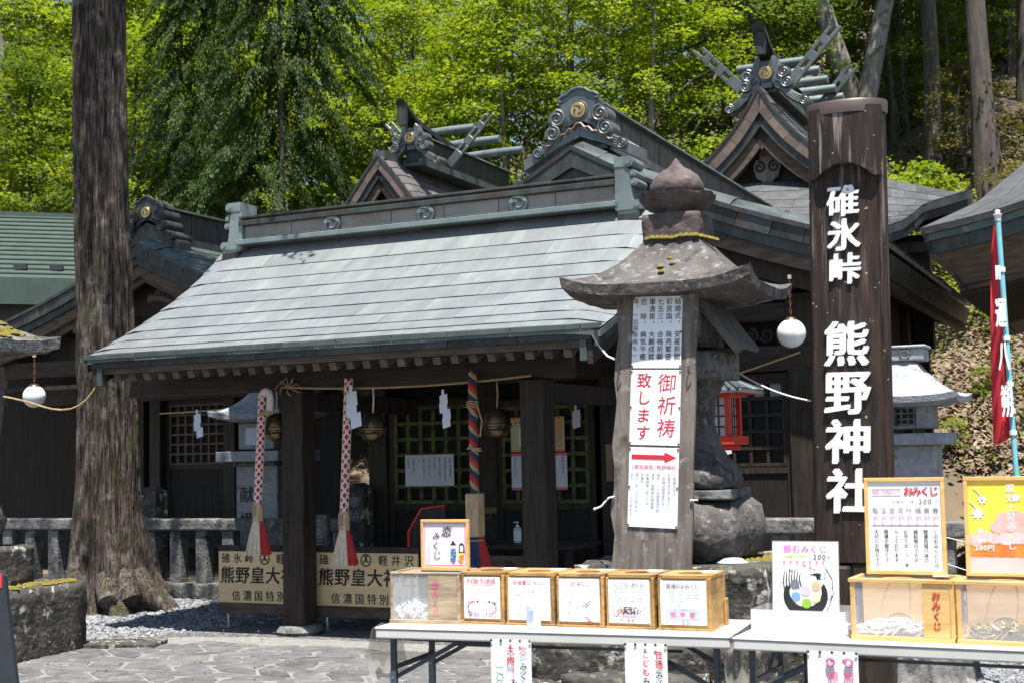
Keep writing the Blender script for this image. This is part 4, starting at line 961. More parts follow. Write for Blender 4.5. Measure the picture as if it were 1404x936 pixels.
# forward rising ridge beam
mb = MB(); pts = [(-.42, 7.84, .20), (-.28, 7.74, .22), (.0, 7.58, .24), (.5, 7.42, .26), (1.2, 7.34, .26)]
rows = []
for db, z, w in pts: rows.append([(2.07-w/2, HB+.35+db, z), (2.07, HB+.35+db, z+.05), (2.07+w/2, HB+.35+db, z)])
mb.slab(rows, (0, .06, -.10)); mk('upswept_ridge_beam', mb, M['copper_dark'], IR)
mb = MB(); mb.prism([(1.97,7.76),(2.17,7.76),(2.13,7.42),(2.01,7.42)], HB+.02, HB+.12); mk('beam_end_cap', mb, M['copper_dark'], IR)
for sg in (1,-1): chigi(IR, 2.07+sg*.36, HB+.30, 6.98, 1.10 if sg > 0 else 1.05, .17, sg, M['copper_grey'])
for sg in (1,-1): chigi(IR, 2.07+sg*.10, 12.0, 7.0, 1.15, .17, sg, M['copper_grey'])
for k in range(5): katsuogi(IR, 2.07, HB+.85+k*.62, 7.46, 1.16, .075, M['ridge_teal'])
gegyo(IR, 2.03, HB+.36, 5.86, .34, M['bark_pale'])
for sg in (1,-1):
    mb = MB(); q = [(2.03+sg*.02, 6.42), (2.03+sg*.35, 5.88), (2.03+sg*.85, 5.32)]
    mb.strip(q, [(x-sg*.0, z-.11) for x, z in q], HB+.36, HB+.42); mk('gable_strut', mb, M['wood_grey'], IR)
mb = MB(); mb.box(1.2, 2.9, HB+.36, HB+.44, 5.36, 5.50); mk('gable_tie', mb, M['wood_grey'], IR)
mb = MB(); mb.box(1.0, 3.2, HB+.5, 12, 3.2, 5.4); mk('body', mb, M['wood_dark'], IR)
# broad lower roof in front with a rolled eave at its right end
top = [(.4,HB+.3,5.75),(1.0,HB+.3,5.62),(1.6,HB+.3,5.55),(2.3,HB+.3,5.50),(2.9,HB+.35,5.47),(3.4,HB+.4,5.44),(3.78,HB+.45,5.42),(3.95,HB+.5,5.36),(4.25,HB+.5,5.27),(4.6,HB+.5,5.16),(4.95,HB+.45,5.09)]
ax = [1.0,1.6,2.2,2.7,3.2,3.75,4.15]; 
bot = [(.6,7.3,4.75),(1.2,7.2,4.60),(1.9,7.1,4.48),(2.6,7.0,4.40),(3.3,7.0,4.34),(3.9,7.0,4.305),(4.2,7.0,4.31),(4.38,7.0,4.36),(4.50,7.05,4.46),(4.60,7.15,4.57),(5.17,7.2,4.70)]
rows = []
for i in range(9):
    f = i/8; g = f**.8; rows.append([tuple(Vector(t).lerp(Vector(q), f) + Vector((0,0,-.20*math.sin(PI*f)*1.0))) for t, q in zip(top, bot)])
mb = MB(); mb.slab(rows, (0,0,-.10)); lr = mk('lower_roof', mb, M['copper_dark'], IR, smooth=40)
def lsurf(s, t):
    r = (1-s)*8; i = min(int(r), 7); f = r-i; c = t*10; j = min(int(c), 9); g = c-j
    A = Vector(rows[i][j]).lerp(Vector(rows[i][j+1]), g); B = Vector(rows[i+1][j]).lerp(Vector(rows[i+1][j+1]), g); return tuple(A.lerp(B, f) + Vector((0,0,.003)))
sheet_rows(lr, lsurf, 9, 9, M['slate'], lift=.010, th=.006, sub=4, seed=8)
for i in range(len(bot)-1):
    p, q = Vector(bot[i]), Vector(bot[i+1]); mb = MB(); mb.slab([[p, q], [p-Vector((0,-.03,.20)), q-Vector((0,-.03,.20))]], (0,.04,0)); mk('eave_fascia', mb, M['copper_dark'], lr)
p, q = Vector(bot[-1]), Vector(top[-1]); mb = MB(); mb.slab([[p, q], [p-Vector((0,0,.24)), q-Vector((0,0,.24))]], (-.04,0,0)); mk('side_fascia', mb, M['copper_dark'], lr)
mb = MB(); mb.slab([[(2.2,7.1,4.22),(4.1,7.1,4.20)],[(2.2,7.3,3.95),(4.0,7.3,3.92)]], (0,.05,0)); mk('under_eave_board', mb, M['wood_mid'], lr)
for i in range(9): mb = MB(); mb.bar((4.5+i*.07, 7.3+i*.05, 4.28+i*.015), (4.1+i*.07, 8.8, 4.75), .05, .07); mk('rafter', mb, M['wood_mid'], lr)
mb = MB(); mb.box(1.2, 4.55, 7.9, 8.1, 2.8, 4.30); mk('lower_wall', mb, M['wood_dark'], lr)
mb = MB(); mb.box(3.9, 4.9, 7.5, 7.6, 4.02, 4.15); mb.box(3.95, 4.07, 7.5, 9.0, 3.0, 4.1); mk('bracket_beam', mb, M['wood_dark'], lr)
shifted(IR, 2.1, HB)
# ------------------------------------------------------------ left inner shrine with the smaller crossed finials
IL = relthing('inner_shrine', 'smaller shrine gable left of centre with slate roof, crossed finials and three pale logs', 'shrine hall', -4.1, HB)
lp = [(0,0),(.28,-.32),(.56,-.68),(.85,-.98),(1.25,-1.28)]
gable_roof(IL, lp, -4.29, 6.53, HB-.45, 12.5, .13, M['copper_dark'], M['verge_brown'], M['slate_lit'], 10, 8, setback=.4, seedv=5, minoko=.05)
mb = MB(); mb.box(-4.40, -4.18, HB-.42, HB+.5, 6.45, 6.60); mk('ridge_front', mb, M['slate'], IL)
ridge_box(IL, -3.95, 6.45, 6.95, HB+.1, 12.9, .24, M['copper_dark'], M['copper_teal'])
a2, z2 = -3.93, 6.86
oni(IL, a2, HB, z2, .082, M['copper_grey'], M['gold'], .16, split=True)
rows = []
for db, z, w in [(-.42,7.42,.18),(-.25,7.32,.20),(.0,7.18,.24),(.6,7.06,.26),(1.5,6.98,.26)]: rows.append([(a2-w/2, HB+.1+db, z), (a2, HB+.1+db, z+.05), (a2+w/2, HB+.1+db, z)])
mb = MB(); mb.slab(rows, (0,.05,-.09)); mk('upswept_ridge_beam', mb, M['copper_dark'], IL)
mb = MB(); mb.prism([(a2-.09,7.36),(a2+.09,7.36),(a2+.07,7.02),(a2-.07,7.02)], HB-.28, HB-.20); mk('beam_end_cap', mb, M['copper_dark'], IL)
chigi(IL, a2+.50, HB+.45, 6.42, 1.15, .15, 1, M['copper_grey'], 45); chigi(IL, a2-.22, HB+.45, 6.75, .72, .15, -1, M['copper_grey'], 50)
chigi(IL, a2+.15, 12.9, 6.5, 1.15, .16, 1, M['copper_grey'], 47); chigi(IL, a2-.15, 12.9, 6.5, 1.15, .16, -1, M['copper_grey'], 47)
for k in range(3): katsuogi(IL, a2+.15, HB+1.0+k*1.0, 7.16-.0*k, 1.15, .078, M['ridge_teal'])
gegyo(IL, -4.29, HB-.1, 5.75, .25, M['wood_mid'])
mb = MB(); mb.box(-5.2, -3.2, HB+.1, 12.3, 3, 5.5); mk('body', mb, M['wood_dark'], IL)
shifted(IL, -4.1, HB)
# ------------------------------------------------------------ left hall
LH = relthing('side_hall', 'dark side hall at the left behind the cedar, with a carved gable and gold crest', 'shrine hall', -5.3, 4.0)
sp = [(0,0),(.55,-.25),(1.12,-.51),(1.75,-.74),(2.4,-.94),(3.5,-1.22)]
ld = gable_roof(LH, sp, -5.31, 4.52, 4.0, 11.0, .14, M['copper_dark'], M['copper_dark'], M['copper_teal'], 8, 10, setback=.5, seedv=6, minoko=.10, wallmat=M['wood_dark'])
a, z = pb(206, 293, 4.5)
ridge_box(LH, a+.03, 4.62, 5.13, 4.6, 10.8, .26, M['copper_dark'], M['copper_dark'])
oni(LH, a, 4.42, z, .070, M['copper_dark'], M['gold'], .36, rise=0)
for sg in (1, -1):
    mb = MB(); mb.strip([(a, z-.14), (a+sg*.25, z-.25), (a+sg*.55, z-.45)], [(a, z-.40), (a+sg*.25, z-.48), (a+sg*.55, z-.62)], 4.44, 4.7); mk('ornament_base', mb, M['copper_dark'], LH)
# carved bargeboard and dragon carving under the gable
P3 = [(-5.31+x, 4.52+zz) for x, zz in smooth_pts(sp, 9)]; P4 = [(-10.62-x, zz) for x, zz in P3]
for q in (P3, P4): mb = MB(); mb.strip([(x, zz-.25) for x, zz in q], [(x, zz-.52) for x, zz in q], 4.16, 4.22); mk('carved_bargeboard', mb, M['wood_mid'], LH, bevel=.005)
for ax_ in (-5.05, -4.82): mb = MB(); mb.lathe([(.0,-.0),(.07,0),(.08,.02),(.03,.035)], 12, (0,0,0), Matrix.Translation((ax_, 4.15, 4.12-.42*(ax_+5.31))) @ Matrix.Rotation(PI/2, 4, 'X')); mk('nail_cover', mb, M['wood_dark'], LH, smooth=True)
mb = MB(); rg = random.Random(8)
for i in range(15):
    cx = -5.25 + i*.075; cz = 3.87 - .18*abs(cx+5.0)/.6 + rg.uniform(-.06,.06); spiral(mb, cx, 4.2+rg.uniform(-.03,.03), cz, rg.uniform(.05,.085), .018, 1.4, rg.choice([1,-1]), rg.uniform(0,6))
mb.tube([(-5.2,4.15,3.76),(-4.95,4.12,3.74),(-4.75,4.14,3.66),(-4.55,4.12,3.70),(-4.35,4.14,3.80),(-4.25,4.12,3.90)], [.03,.04,.04,.045,.04,.02], 7)
mk('gable_carving', mb, M['wood_mid'], LH, smooth=True)
for i in range(7): mb = MB(); mb.bar((-8.2+i*.42, 4.15, 3.22+.05*i), (-8.2+i*.42, 5.3, 3.22+.05*i), .09, .1); mk('rafter', mb, M['wood_mid'], LH)
mb = MB(); mb.box(-9.4, -2.9, 5.25, 5.32, 0.0, 3.3); mb.prism([(-7.9,3.3),(-2.9,3.3),(-2.9,3.6),(-5.3,4.3),(-7.7,3.6)], 5.26, 5.31); mk('front_wall', mb, M['wall_dark'], LH)
for a_ in (-7.2, -6.15, -5.85, -4.55, -3.6): mb = MB(); mb.box(a_-.1, a_+.1, 5.02, 5.22, .2, 3.2); mk('wall_post', mb, M['wood_dark'], LH, bevel=.01)
mb = MB(); mb.box(-7.9, -3.0, 4.98, 5.2, 2.42, 2.66); mk('lintel', mb, M['wood_beam'], LH, bevel=.01)
mb = MB(); mb.box(-8.0, -2.6, 4.3, 4.48, 2.78, 3.02); mk('front_beam', mb, M['wood_beam'], LH, bevel=.01)
mb = MB(); mb.box(-8.0, -2.6, 4.25, 4.44, 2.60, 2.66); mk('lower_front_beam', mb, M['wood_dark'], LH)
lattice(LH, -5.70, -4.72, 1.50, 2.36, 5.18, 8, 7, M['wood_mid'], w=.03, panel=.4)
mb = MB(); mb.box(-6.6, -6.2, 5.0, 5.02, .4, 2.35); mk('dark_doorway', mb, M['dark_void'], LH)  # flat dark panel, the doorway's inner shade put into its colour
shifted(LH, -5.3, 4.0)
# dark body behind the left hall front, joining the halls
# ------------------------------------------------------------ green metal roofed building at far left
p0 = gy(-60, 385, 24); p1 = gy(100, 404, 25.5)
GB = thing('annex_building', 'green ribbed metal roof building at the far left behind the cedar', 'building', (p0.x, 24, terrain(p0.x, 24)), 0)
z_e = p0.z + .15; zb = -terrain(p0.x, 24)
e0 = (-2.5, 0, z_e+zb); e1 = (3.9, .9, z_e+zb-.18)
def gp2(t, s): return (e0[0]+(e1[0]-e0[0])*t, e0[1]+(e1[1]-e0[1])*t + 3.4*s, e0[2]+(e1[2]-e0[2])*t + 1.75*s)
nrib = 24
mb = MB(); mb.slab([[gp2(0,0), gp2(1,0)], [gp2(0,1), gp2(1,1)]], (0,0,-.1)); gr = mk('roof', mb, M['green_roof'], GB)
for i in range(15):
    s = i/15; mb = MB(); mb.slab([[Vector(gp2(0,s))+Vector((0,0,.05)), Vector(gp2(1,s))+Vector((0,0,.05))], [Vector(gp2(0,s+.066))+Vector((0,0,.015)), Vector(gp2(1,s+.066))+Vector((0,0,.015))]], (0,0,-.02)); mk('metal_course', mb, M['green_roof'], gr)
mb = MB(); mb.bar(gp2(0,1), gp2(1,1), .3, .1); mk('ridge_cap', mb, M['green_roof'], gr)
for t in (.52,.62): mb = MB(); c = Vector(gp2(t,.12)); mb.box(c.x-.12, c.x+.12, c.y-.03, c.y+.05, c.z+.03, c.z+.13); mk('snow_guard', mb, M['sign_black'], gr)
mb = MB(); a_, b_ = Vector(e0), Vector(e1); mb.slab([[a_+Vector((0,-.05,.03)), b_+Vector((0,-.05,.03))], [a_+Vector((0,-.05,-.45)), b_+Vector((0,-.05,-.45))]], (0,.06,0)); mk('fascia', mb, M['green_roof'], gr)
mb = MB(); mb.box(-2.5, 3.7, 1.0, 6, -1, z_e+zb-.2); mk('wall', mb, M['sign_black'], GB)

# ------------------------------------------------------------ building at the far right
RB = thing('side_building', 'dark roof corner with a wide brown soffit entering at the right edge', 'building', (5.6, 12.5, 0))
c0 = gz(1262, 313, 3.75)
def RL(p): q = Vector(p) - Vector((5.6, 12.5, 0)); return Vector((q.dot(UA), q.dot(VA), q.z))
C = RL(c0)
lift = lambda t: .10*max(0, 1-t/.9)**2
top_e = []; N_ = 10
for i in range(N_): t = i/(N_-1)*3.2; top_e.append((C.x+t, C.y, C.z + t*.235 - .05*math.sin(min(1,t/1.6)*PI)))
rows = [[(x, y, z) for x, y, z in top_e], [(x+.45*(1-i/9), y+1.2, z+.42) for i, (x, y, z) in enumerate(top_e)], [(x+.9*(1-i/9), y+2.6, z+1.1) for i, (x, y, z) in enumerate(top_e)]]
mb = MB(); mb.slab(rows, (0,0,-.05)); rr = mk('roof', mb, M['slate'], RB, smooth=40)
for i in range(1, N_-1):
    mb = MB(); mb.tube([Vector(rows[0][i])+Vector((0,0,.004)), Vector(rows[1][i])+Vector((0,0,.004)), Vector(rows[2][i])+Vector((0,0,.004))], .009, 5); mk('roof_seam', mb, M['slate'], rr)
for k, (d0, d1, ins, mm) in enumerate(((.0,.07,0,'copper_dark'),(.052,.14,.03,'copper_teal'),(.12,.27,.06,'copper_dark'))):
    mb = MB(); mb.slab([[Vector(p)+Vector((ins,ins,-d0)) for p in top_e], [Vector(p)+Vector((ins,ins,-d1)) for p in top_e]], (0,.12,0)); mk('eave_band', mb, M[mm], rr)
    mb = MB(); mb.slab([[(C.x+ins, C.y+ins, C.z-d0), (C.x+ins, C.y+6, C.z-d0-.1)], [(C.x+ins, C.y+ins, C.z-d1), (C.x+ins, C.y+6, C.z-d1-.1)]], (.04,0,0)); mk('side_eave_band', mb, M[mm], rr)
mb = MB(); mb.slab([[Vector(p)+Vector((.10,.10,-.25)) for p in top_e], [Vector(p)+Vector((.33,.45,-.62)) for p in top_e]], (0,.04,0)); mk('cove_board', mb, M['wood_mid'], rr)
mb = MB(); mb.slab([[(C.x+.13, C.y+.14, C.z-.28), (C.x+.13, C.y+6, C.z-.38)], [(C.x+.36, C.y+.45, C.z-.62), (C.x+.36, C.y+6, C.z-.7)]], (.04,0,0)); mk('side_cove', mb, M['wood_dark'], rr)
mb = MB(); mb.slab([[(C.x+.3, C.y+.4, C.z-.60), (C.x+3.6, C.y+.4, C.z+.1)], [(C.x+.3, C.y+6.2, C.z-.70), (C.x+3.6, C.y+6.2, C.z+.0)]], (0,0,.05)); mk('soffit', mb, M['wood_dark'], rr)
for i in range(40):
    b = C.y + .5 + i*.14; mb = MB(); mb.bar((C.x+.3, b, C.z-.645), (C.x+3.6, b, C.z+.045), .05, .06); mk('rafter', mb, M['wood_dark'], rr)
mb = MB(); mb.box(C.x+1.7, C.x+4.5, C.y+1.2, C.y+6, -.2, C.z); mk('wall', mb, M['wall_dark'], RB)

# ============================================================ stone lanterns, fence, ropes, boards round the porch
def kasa(h, zt, ze, th, up, flat=.12, n=20, out=.05):
    top = []; bot = []
    for i in range(n+1):
        v = -1 + 2*i/n; r1 = []; r2 = []
        for k in range(n+1):
            u = -1 + 2*k/n; m = max(abs(u), abs(v)); c = (min(abs(u), abs(v))/m) if m else 0; c = c**4
            f = 0 if m < flat else 1-(1-(m-flat)/(1-flat))**1.75
            e = 1 + out*c*m**3
            r1.append((h*u*e, h*v*e, zt+(ze-zt)*f + up*c*m**3)); r2.append((h*u*e*.985, h*v*e*.985, ze-th + up*c*m**3*.95 - (.03 if m < .75 else 0) ))
        top.append(r1); bot.append(r2)
    mb = MB(); N1 = n+1; mb.v = [p for r in top for p in r] + [p for r in bot for p in r]; o = N1*N1
    for i in range(n):
        for k in range(n):
            q = (i*N1+k, i*N1+k+1, (i+1)*N1+k+1, (i+1)*N1+k); mb.f.append(q); mb.f.append(tuple(o+j for j in reversed(q)))
    for k in range(n): mb.f += [(k, k+1, o+k+1, o+k), (n*N1+k, n*N1+k+1, o+n*N1+k+1, o+n*N1+k), (k*N1, (k+1)*N1, o+(k+1)*N1, o+k*N1), (k*N1+n, (k+1)*N1+n, o+(k+1)*N1+n, o+k*N1+n)]
    return mb
def rough(o, strength, size, sub=2, seed=0):        # broken, uneven stone: subdivide and push the surface with noise
    me = o.data; b = bmesh.new(); b.from_mesh(me); bmesh.ops.subdivide_edges(b, edges=b.edges, cuts=sub, use_grid_fill=True)
    b.normal_update()
    from mathutils import noise
    for v in b.verts:
        q = v.co/size + Vector((seed*7.1, seed*3.3, seed)); d = noise.fractal(q, .8, 2.0, 4); v.co += v.normal*d*strength
    for f in b.faces: f.smooth = True
    b.to_mesh(me); b.free(); return o
def square_box(e, name, cx, cy, hw, hd, z0, z1, m, bev=.01, rg_=None):
    mb = MB(); mb.box(cx-hw, cx+hw, cy-hd, cy+hd, z0, z1); o = mk(name, mb, m, e, bevel=bev)
    if rg_: o.modifiers.clear(); rough(o, rg_[0], rg_[1], rg_[2])
    return o
# ---- the big lantern in front
LC = (1.10, 8.72)
e = thing('stone_lantern', 'big weathered stone lantern with a broad mossy cap standing behind the prayer notice board', 'stone lantern', (LC[0], LC[1], 0), R(-23))
o = mk('cap', kasa(.59, 2.92, 2.60, .065, .075, flat=.30, out=.03), M['stone'], e, smooth=50); rough(o, .006, .14, 0, 1)
mb = MB()
for t in range(11): 
    x = -.15 + t*.032; mb.lathe([(.001,-.01),(.026,0),(.018,.018),(.002,.025)], 7, (x, -.19 - .01*math.sin(t*2.), 2.925 + .004*math.sin(t)))
for t in range(5): mb.lathe([(.001,-.01),(.028,0),(.018,.018),(.002,.022)], 7, (.19+t*.012, -.16+t*.05, 2.92))
for (x, y, z) in ((.05,-.33,2.72),(-.02,-.36,2.70),(.0,-.42,2.66),(-.33,-.4,2.60),(.02,-.28,2.76)): mb.lathe([(.001,-.015),(.024,0),(.012,.014)], 7, (x, y, z+.02))
tag(mk('moss_line', mb, M['moss'], e, smooth=True), kind='stuff')
o = square_box(e, 'jewel_base', 0, 0, .185, .185, 2.91, 3.09, M['stone_purple'], rg_=(.012, .09, 5))
mb = MB(); mb.lathe([(.11,3.06),(.13,3.09),(.15,3.10),(.155,3.125),(.20,3.145),(.245,3.19),(.25,3.215),(.20,3.22),(.1,3.21)], 48, fn=lambda r, z, a, i: (r*(1+.05*(abs(math.sin(a*4))**.6-.6)*(r > .19)), (.012*abs(math.sin(a*4)) if i in (5,6) else 0)))
o = mk('lotus', mb, M['stone_purple'], e, smooth=60); rough(o, .006, .06, 0, 3)
mb = MB(); mb.lathe([(.12,3.20),(.165,3.225),(.18,3.26),(.172,3.31),(.14,3.355),(.095,3.39),(.055,3.415),(.025,3.445),(.004,3.475)], 32)
o = mk('jewel', mb, M['stone_purple'], e, smooth=60); rough(o, .007, .08, 0, 4)
# fire chamber with its little timber roofed cover
square_box(e, 'fire_chamber', .03, 0, .20, .20, 2.22, 2.58, M['granite_old'], .012)
mb = MB()
for x0, x1 in ((.05,.07),(.2,.235)): mb.box(x0, x1, -.235, -.205, 2.24, 2.54)
mb.box(.05,.235,-.236,-.204,2.24,2.27); mb.box(.05,.235,-.236,-.204,2.5,2.54); mk('window_frame', mb, M['wood_grey'], e)
mb = MB(); mb.box(.07,.2,-.214,-.208,2.27,2.5); mk('window_pane', mb, M['granite'], e)
mb = MB(); mb.slab([[(.16,-.30,2.56),(.16,.26,2.56)],[(.43,-.30,2.20),(.43,.26,2.20)]], (.02,0,.02)); mb.bar((.16,-.30,2.55),(.45,-.30,2.17),.03,.05); mk('timber_cover', mb, M['wood_grey'], e)
o = square_box(e, 'middle_slab', .03, 0, .275, .275, 2.02, 2.19, M['granite_old'], rg_=(.008,.1,5))
mb = MB(); mb.lathe([(.13,1.88),(.20,1.93),(.27,1.99),(.29,2.03)], 4, M=Matrix.Translation((.03,0,0)) @ Matrix.Rotation(PI/4,4,'Z')); mk('slab_underside', mb, M['granite_old'], e, bevel=.01)
# curved shaft with flaring feet
mb = MB(); rows = []
prof = [(1.34,.30),(1.38,.315),(1.44,.30),(1.52,.235),(1.62,.185),(1.75,.155),(1.88,.165),(1.95,.20),(2.0,.205)]
for z, r in prof:
    ring = []
    for k in range(32):
        a = 2*PI*k/32; sq = 1/ max(abs(math.cos(a)), abs(math.sin(a))); f = (.55+.45*sq) if z < 1.6 else (.75+.25*sq)
        ring.append((.04+r*f*math.cos(a), r*f*math.sin(a), z))
    rows.append(ring)
for r_ in rows: mb.v += r_
for i in range(len(rows)-1):
    for k in range(32): mb.f.append((i*32+k, i*32+(k+1)%32, (i+1)*32+(k+1)%32, (i+1)*32+k))
o = mk('shaft', mb, M['stone'], e, smooth=50); rough(o, .016, .12, 1, 5)
o = square_box(e, 'seat_stone', .05, 0, .30, .30, 1.27, 1.33, M['granite_old'], rg_=(.01,.1,4))
mb = MB(); mb.lathe([(.25,.86),(.33,.92),(.375,1.02),(.38,1.12),(.35,1.21),(.27,1.265),(.1,1.28)], 40, (.06,0,0), fn=lambda r, z, a, i: (r*(1+.13*abs(math.sin(a*2.5+.6))), 0)); o = mk('carved_base', mb, M['stone'], e, smooth=60); rough(o, .03, .22, 1, 6)
o = square_box(e, 'pedestal', .0, .03, .60, .52, .48, .88, M['stone_dark'], rg_=(.03,.16,7))
mb = MB(); mb.lathe([(.06,.87),(.10,.89),(.06,.915),(.02,.92)], 9, (.36,-.3,0)); mk('pebble', mb, M['granite'], e, smooth=True)
mb = MB()
for t in range(14): mb.lathe([(.001,-.01),(.04,0),(.025,.02),(.002,.03)], 7, (.40+.03*(t%5), -.12+.035*t, .875))
tag(mk('moss_patch', mb, M['moss'], e, smooth=True), kind='stuff')
for k, (x0, x1, y0, y1, z1) in enumerate(((-.78,-.1,-.82,-.2,.50),(-.08,.62,-.78,-.1,.47),(-.72,.0,-.15,.55,.47),(.05,.72,-.05,.6,.49),(-.95,-.55,-1.0,-.5,.24),(.35,.8,-.95,-.6,.26),(-.5,.3,-1.0,-.75,.28))):
    mb = MB(); mb.box(x0, x1, y0, y1, -.05, z1); o = mk('base_rock', mb, M['stone_dark'], e); rough(o, .055, .22, 6, k+2)

# ---- prayer notice board leaning on it
def board_frame(p_bl, p_br, p_tl, yb, yt): pass
bl = gy(833, 775, 7.86); 
BW, BH = .475, 2.16
pb0 = gy(888, 775, 7.80); 
KB = 1.063; lb = EYE + (Vector((pb0.x, pb0.y, .45)) - EYE)*KB
e = thing('notice_board', 'tall grey plank board with prayer notices and a red arrow leaning on the big lantern', 'notice board', tuple(lb), None); e.scale = (KB,)*3
e.rotation_euler = (R(-2.2), R(2.6), -TH)
top_z = 2.50-.45; sc_ = 1.0
mb = MB(); n = 16
lft = [(-.25 + .012*math.sin(i*1.9)+ (.02 if .25 < i/n < .35 else 0) - (.012 if i < 3 else 0), i*top_z/n) for i in range(n+1)]; rgt = [(.235+.003*math.sin(i*1.3), i*top_z/n) for i in range(n+1)]
vs = [(x, -.012, z) for x, z in lft] + [(x, -.012, z) for x, z in rgt] + [(x, .015, z) for x, z in lft] + [(x, .015, z) for x, z in rgt]; q = n+1
fs = [(i, q+i, q+i+1, i+1) for i in range(n)] + [(2*q+i, 2*q+i+1, 3*q+i+1, 3*q+i) for i in range(n)] + [(i, i+1, 2*q+i+1, 2*q+i) for i in range(n)] + [(q+i, 3*q+i, 3*q+i+1, q+i+1) for i in range(n)] + [(0, 2*q, 3*q, q), (n, q+n, 3*q+n, 2*q+n)]
mb.add(vs, fs)
plank = mat('silvery_plank', (.10,.083,.07), (.20,.172,.15), scale=4, stretch=(6,6,.6), rough=.85, bump=.5, bscale=9, c3=(.30,.28,.26), spot=14, cut=.62, c4=(.035,.035,.022), spot4=2.5, cut4=.63)
pk = mk('plank', mb, plank, e)
mb = MB(); mb.box(-.15,.15,-.018,-.012,.30,.62); mk('pale_panel', mb, plank, e)
def sheet(z0, z1, hw, m, name='laminated_sheet'):
    mb = MB(); mb.box(-hw, hw, -.020, -.014, z0, z1); o = mk(name, mb, m, e)
    mb = MB()
    for x in (-hw+.005, hw-.005):
        for z in (z0+.01, (z0+z1)/2, z1-.01): mb.lathe([(.003,0),(.0065,.002),(.003,.005)], 8, M=Matrix.Translation((x, -.021, z)) @ Matrix.Rotation(PI/2, 4, 'X'))
    mk('rusty_pin', mb, M['rust'], o); return o
zt = lambda py: (775-py)/1850*7.85 + .9 - .45 + .0
s1 = sheet(zt(502), zt(404), .150, M['laminate']); s2 = sheet(zt(607), zt(504.5), .152, M['laminate']); s3 = sheet(zt(718), zt(610), .150, M['laminate'])
mb = MB(); Z1 = zt(404)-.012
for k, col in enumerate(("結婚式、|安産祈願", "初宮詣、|商売繁盛", "七五三、|合格祈願", "車清祓、|大願成就", "厄除、|病気平癒")):
    c = col.replace('厄除', '厄 除'); vtext(mb, c, .125-k*.052, Z1, .040, 1.06, off=.012, y=-.0215)
vtext(mb, "等、(出張祭典も)", -.132, Z1, .036, 1.08, off=.010, y=-.0215); mk('lettering', mb, M['ink'], s1)
mb = MB(); vtext(mb, "御祈祷", .070, zt(504.5)-.018, .115, 1.13, off=.010, y=-.0215, sh=.08); vtext(mb, "致します", -.070, zt(504.5)-.015, .092, 1.10, off=.012, y=-.0215, sh=.08); mk('lettering', mb, M['ink_red'], s2)
mb = MB(); za = zt(622)-.005; mb.prism([(-.135,za-.013),(.065,za-.013),(.065,za-.03),(.135,za),(.065,za+.03),(.065,za+.013),(-.135,za+.013)], -.022, -.0205); 
htext(mb, "(群馬県側)熊野神社", -.135, zt(637), .030, x1=.135, off=.008, y=-.0215); mk('arrow', mb, M['ink_red'], s3)
mb = MB()
for k, col in enumerate(("ご希望の方は", "社務所迄お申込下さい", "ご祈祷は随時受付中", "場所 二十四時間受付無", "場所 熊野神社神楽殿", "祈祷時間 約二十分", "祈祷料", "個人 五、〇〇〇円から", "法人 一〇、〇〇〇円から")):
    vtext(mb, col, .128-k*.0325, zt(645), .0195, 1.05, off=.008, y=-.0215)
mk('lettering', mb, M['ink_grey'], s3)
mb = MB(); mb.tube([(-.235,-.02,.86),(-.26,-.05,.85),(-.30,-.06,.80),(-.335,-.06,.785)], .006, 6); mb.lathe([(.001,-.01),(.010,0),(.001,.01)], 8, (-.34,-.06,.783)); mb.tube([(.225,-.02,.855),(.27,-.03,.86)], .006, 6); mk('white_hook', mb, M['rope_white'], e, smooth=True)
mb = MB()
for x in (-.225, .20): mb.tube([(x,-.015,1.62),(x-.005,-.04,1.61),(x+.0,-.045,1.585),(x+.015,-.03,1.575)], .004, 6)
mk('iron_hook', mb, M['sign_black'], e, smooth=True)
mb = MB(); mb.tube([(.21,-.02,2.10),(.25,-.02,2.12),(.31,.0,2.08),(.36,.02,2.07)], .006, 6); mb.tube([(-.23,-.02,2.06),(-.26,-.03,2.08),(-.2,-.03,2.09),(-.16,-.02,2.07)], .006, 6); mk('tie_cord', mb, M['rope_tan'], e, smooth=True)

M['cap_metal'] = plain('dark_brown_metal', (.075,.055,.048), .45)
# ---- tall black signpost
pp = gy(1163, 640, 8.02)
e = thing('shrine_signpost', 'tall dark carved wooden signpost with big raised white characters beside the right hand table', 'signpost', (pp.x, pp.y, 0), None)
e.rotation_euler = (0, R(1.1), -TH)
hw = .232; mb = MB(); 
mb.v = []; TZ = 3.60
def plan(z, fr):     # outline ring; fr = how far the front bulges
    pts = []
    for k in range(9): t = k/8; x = -hw + 2*hw*t; pts.append((x, -fr*math.sin(PI*t)**.6 , z))
    pts += [(hw+.015, .05, z), (hw-.03, .15, z), (0, .2, z), (-hw+.03, .15, z), (-hw-.012, .05, z)]
    return pts
def loft(name, zs, m):
    mb = MB(); n = 14
    for z, fr, s in zs: mb.v += [(x*s, y, zz) for x, y, zz in plan(z, fr)]
    for i in range(len(zs)-1):
        for k in range(n): mb.f.append((i*n+k, i*n+(k+1)%n, (i+1)*n+(k+1)%n, (i+1)*n+k))
    mb.f += [tuple(range(n-1,-1,-1)), tuple(range((len(zs)-1)*n, len(zs)*n))]
    return mk(name, mb, m, e, smooth=35)
def arch(x): return 3.175 + (.085*(1-(x/.175)**2) if abs(x) < .175 else 0)
mb = MB(); xs_ = [-hw + 2*hw*i/40 for i in range(41)]; rows = []
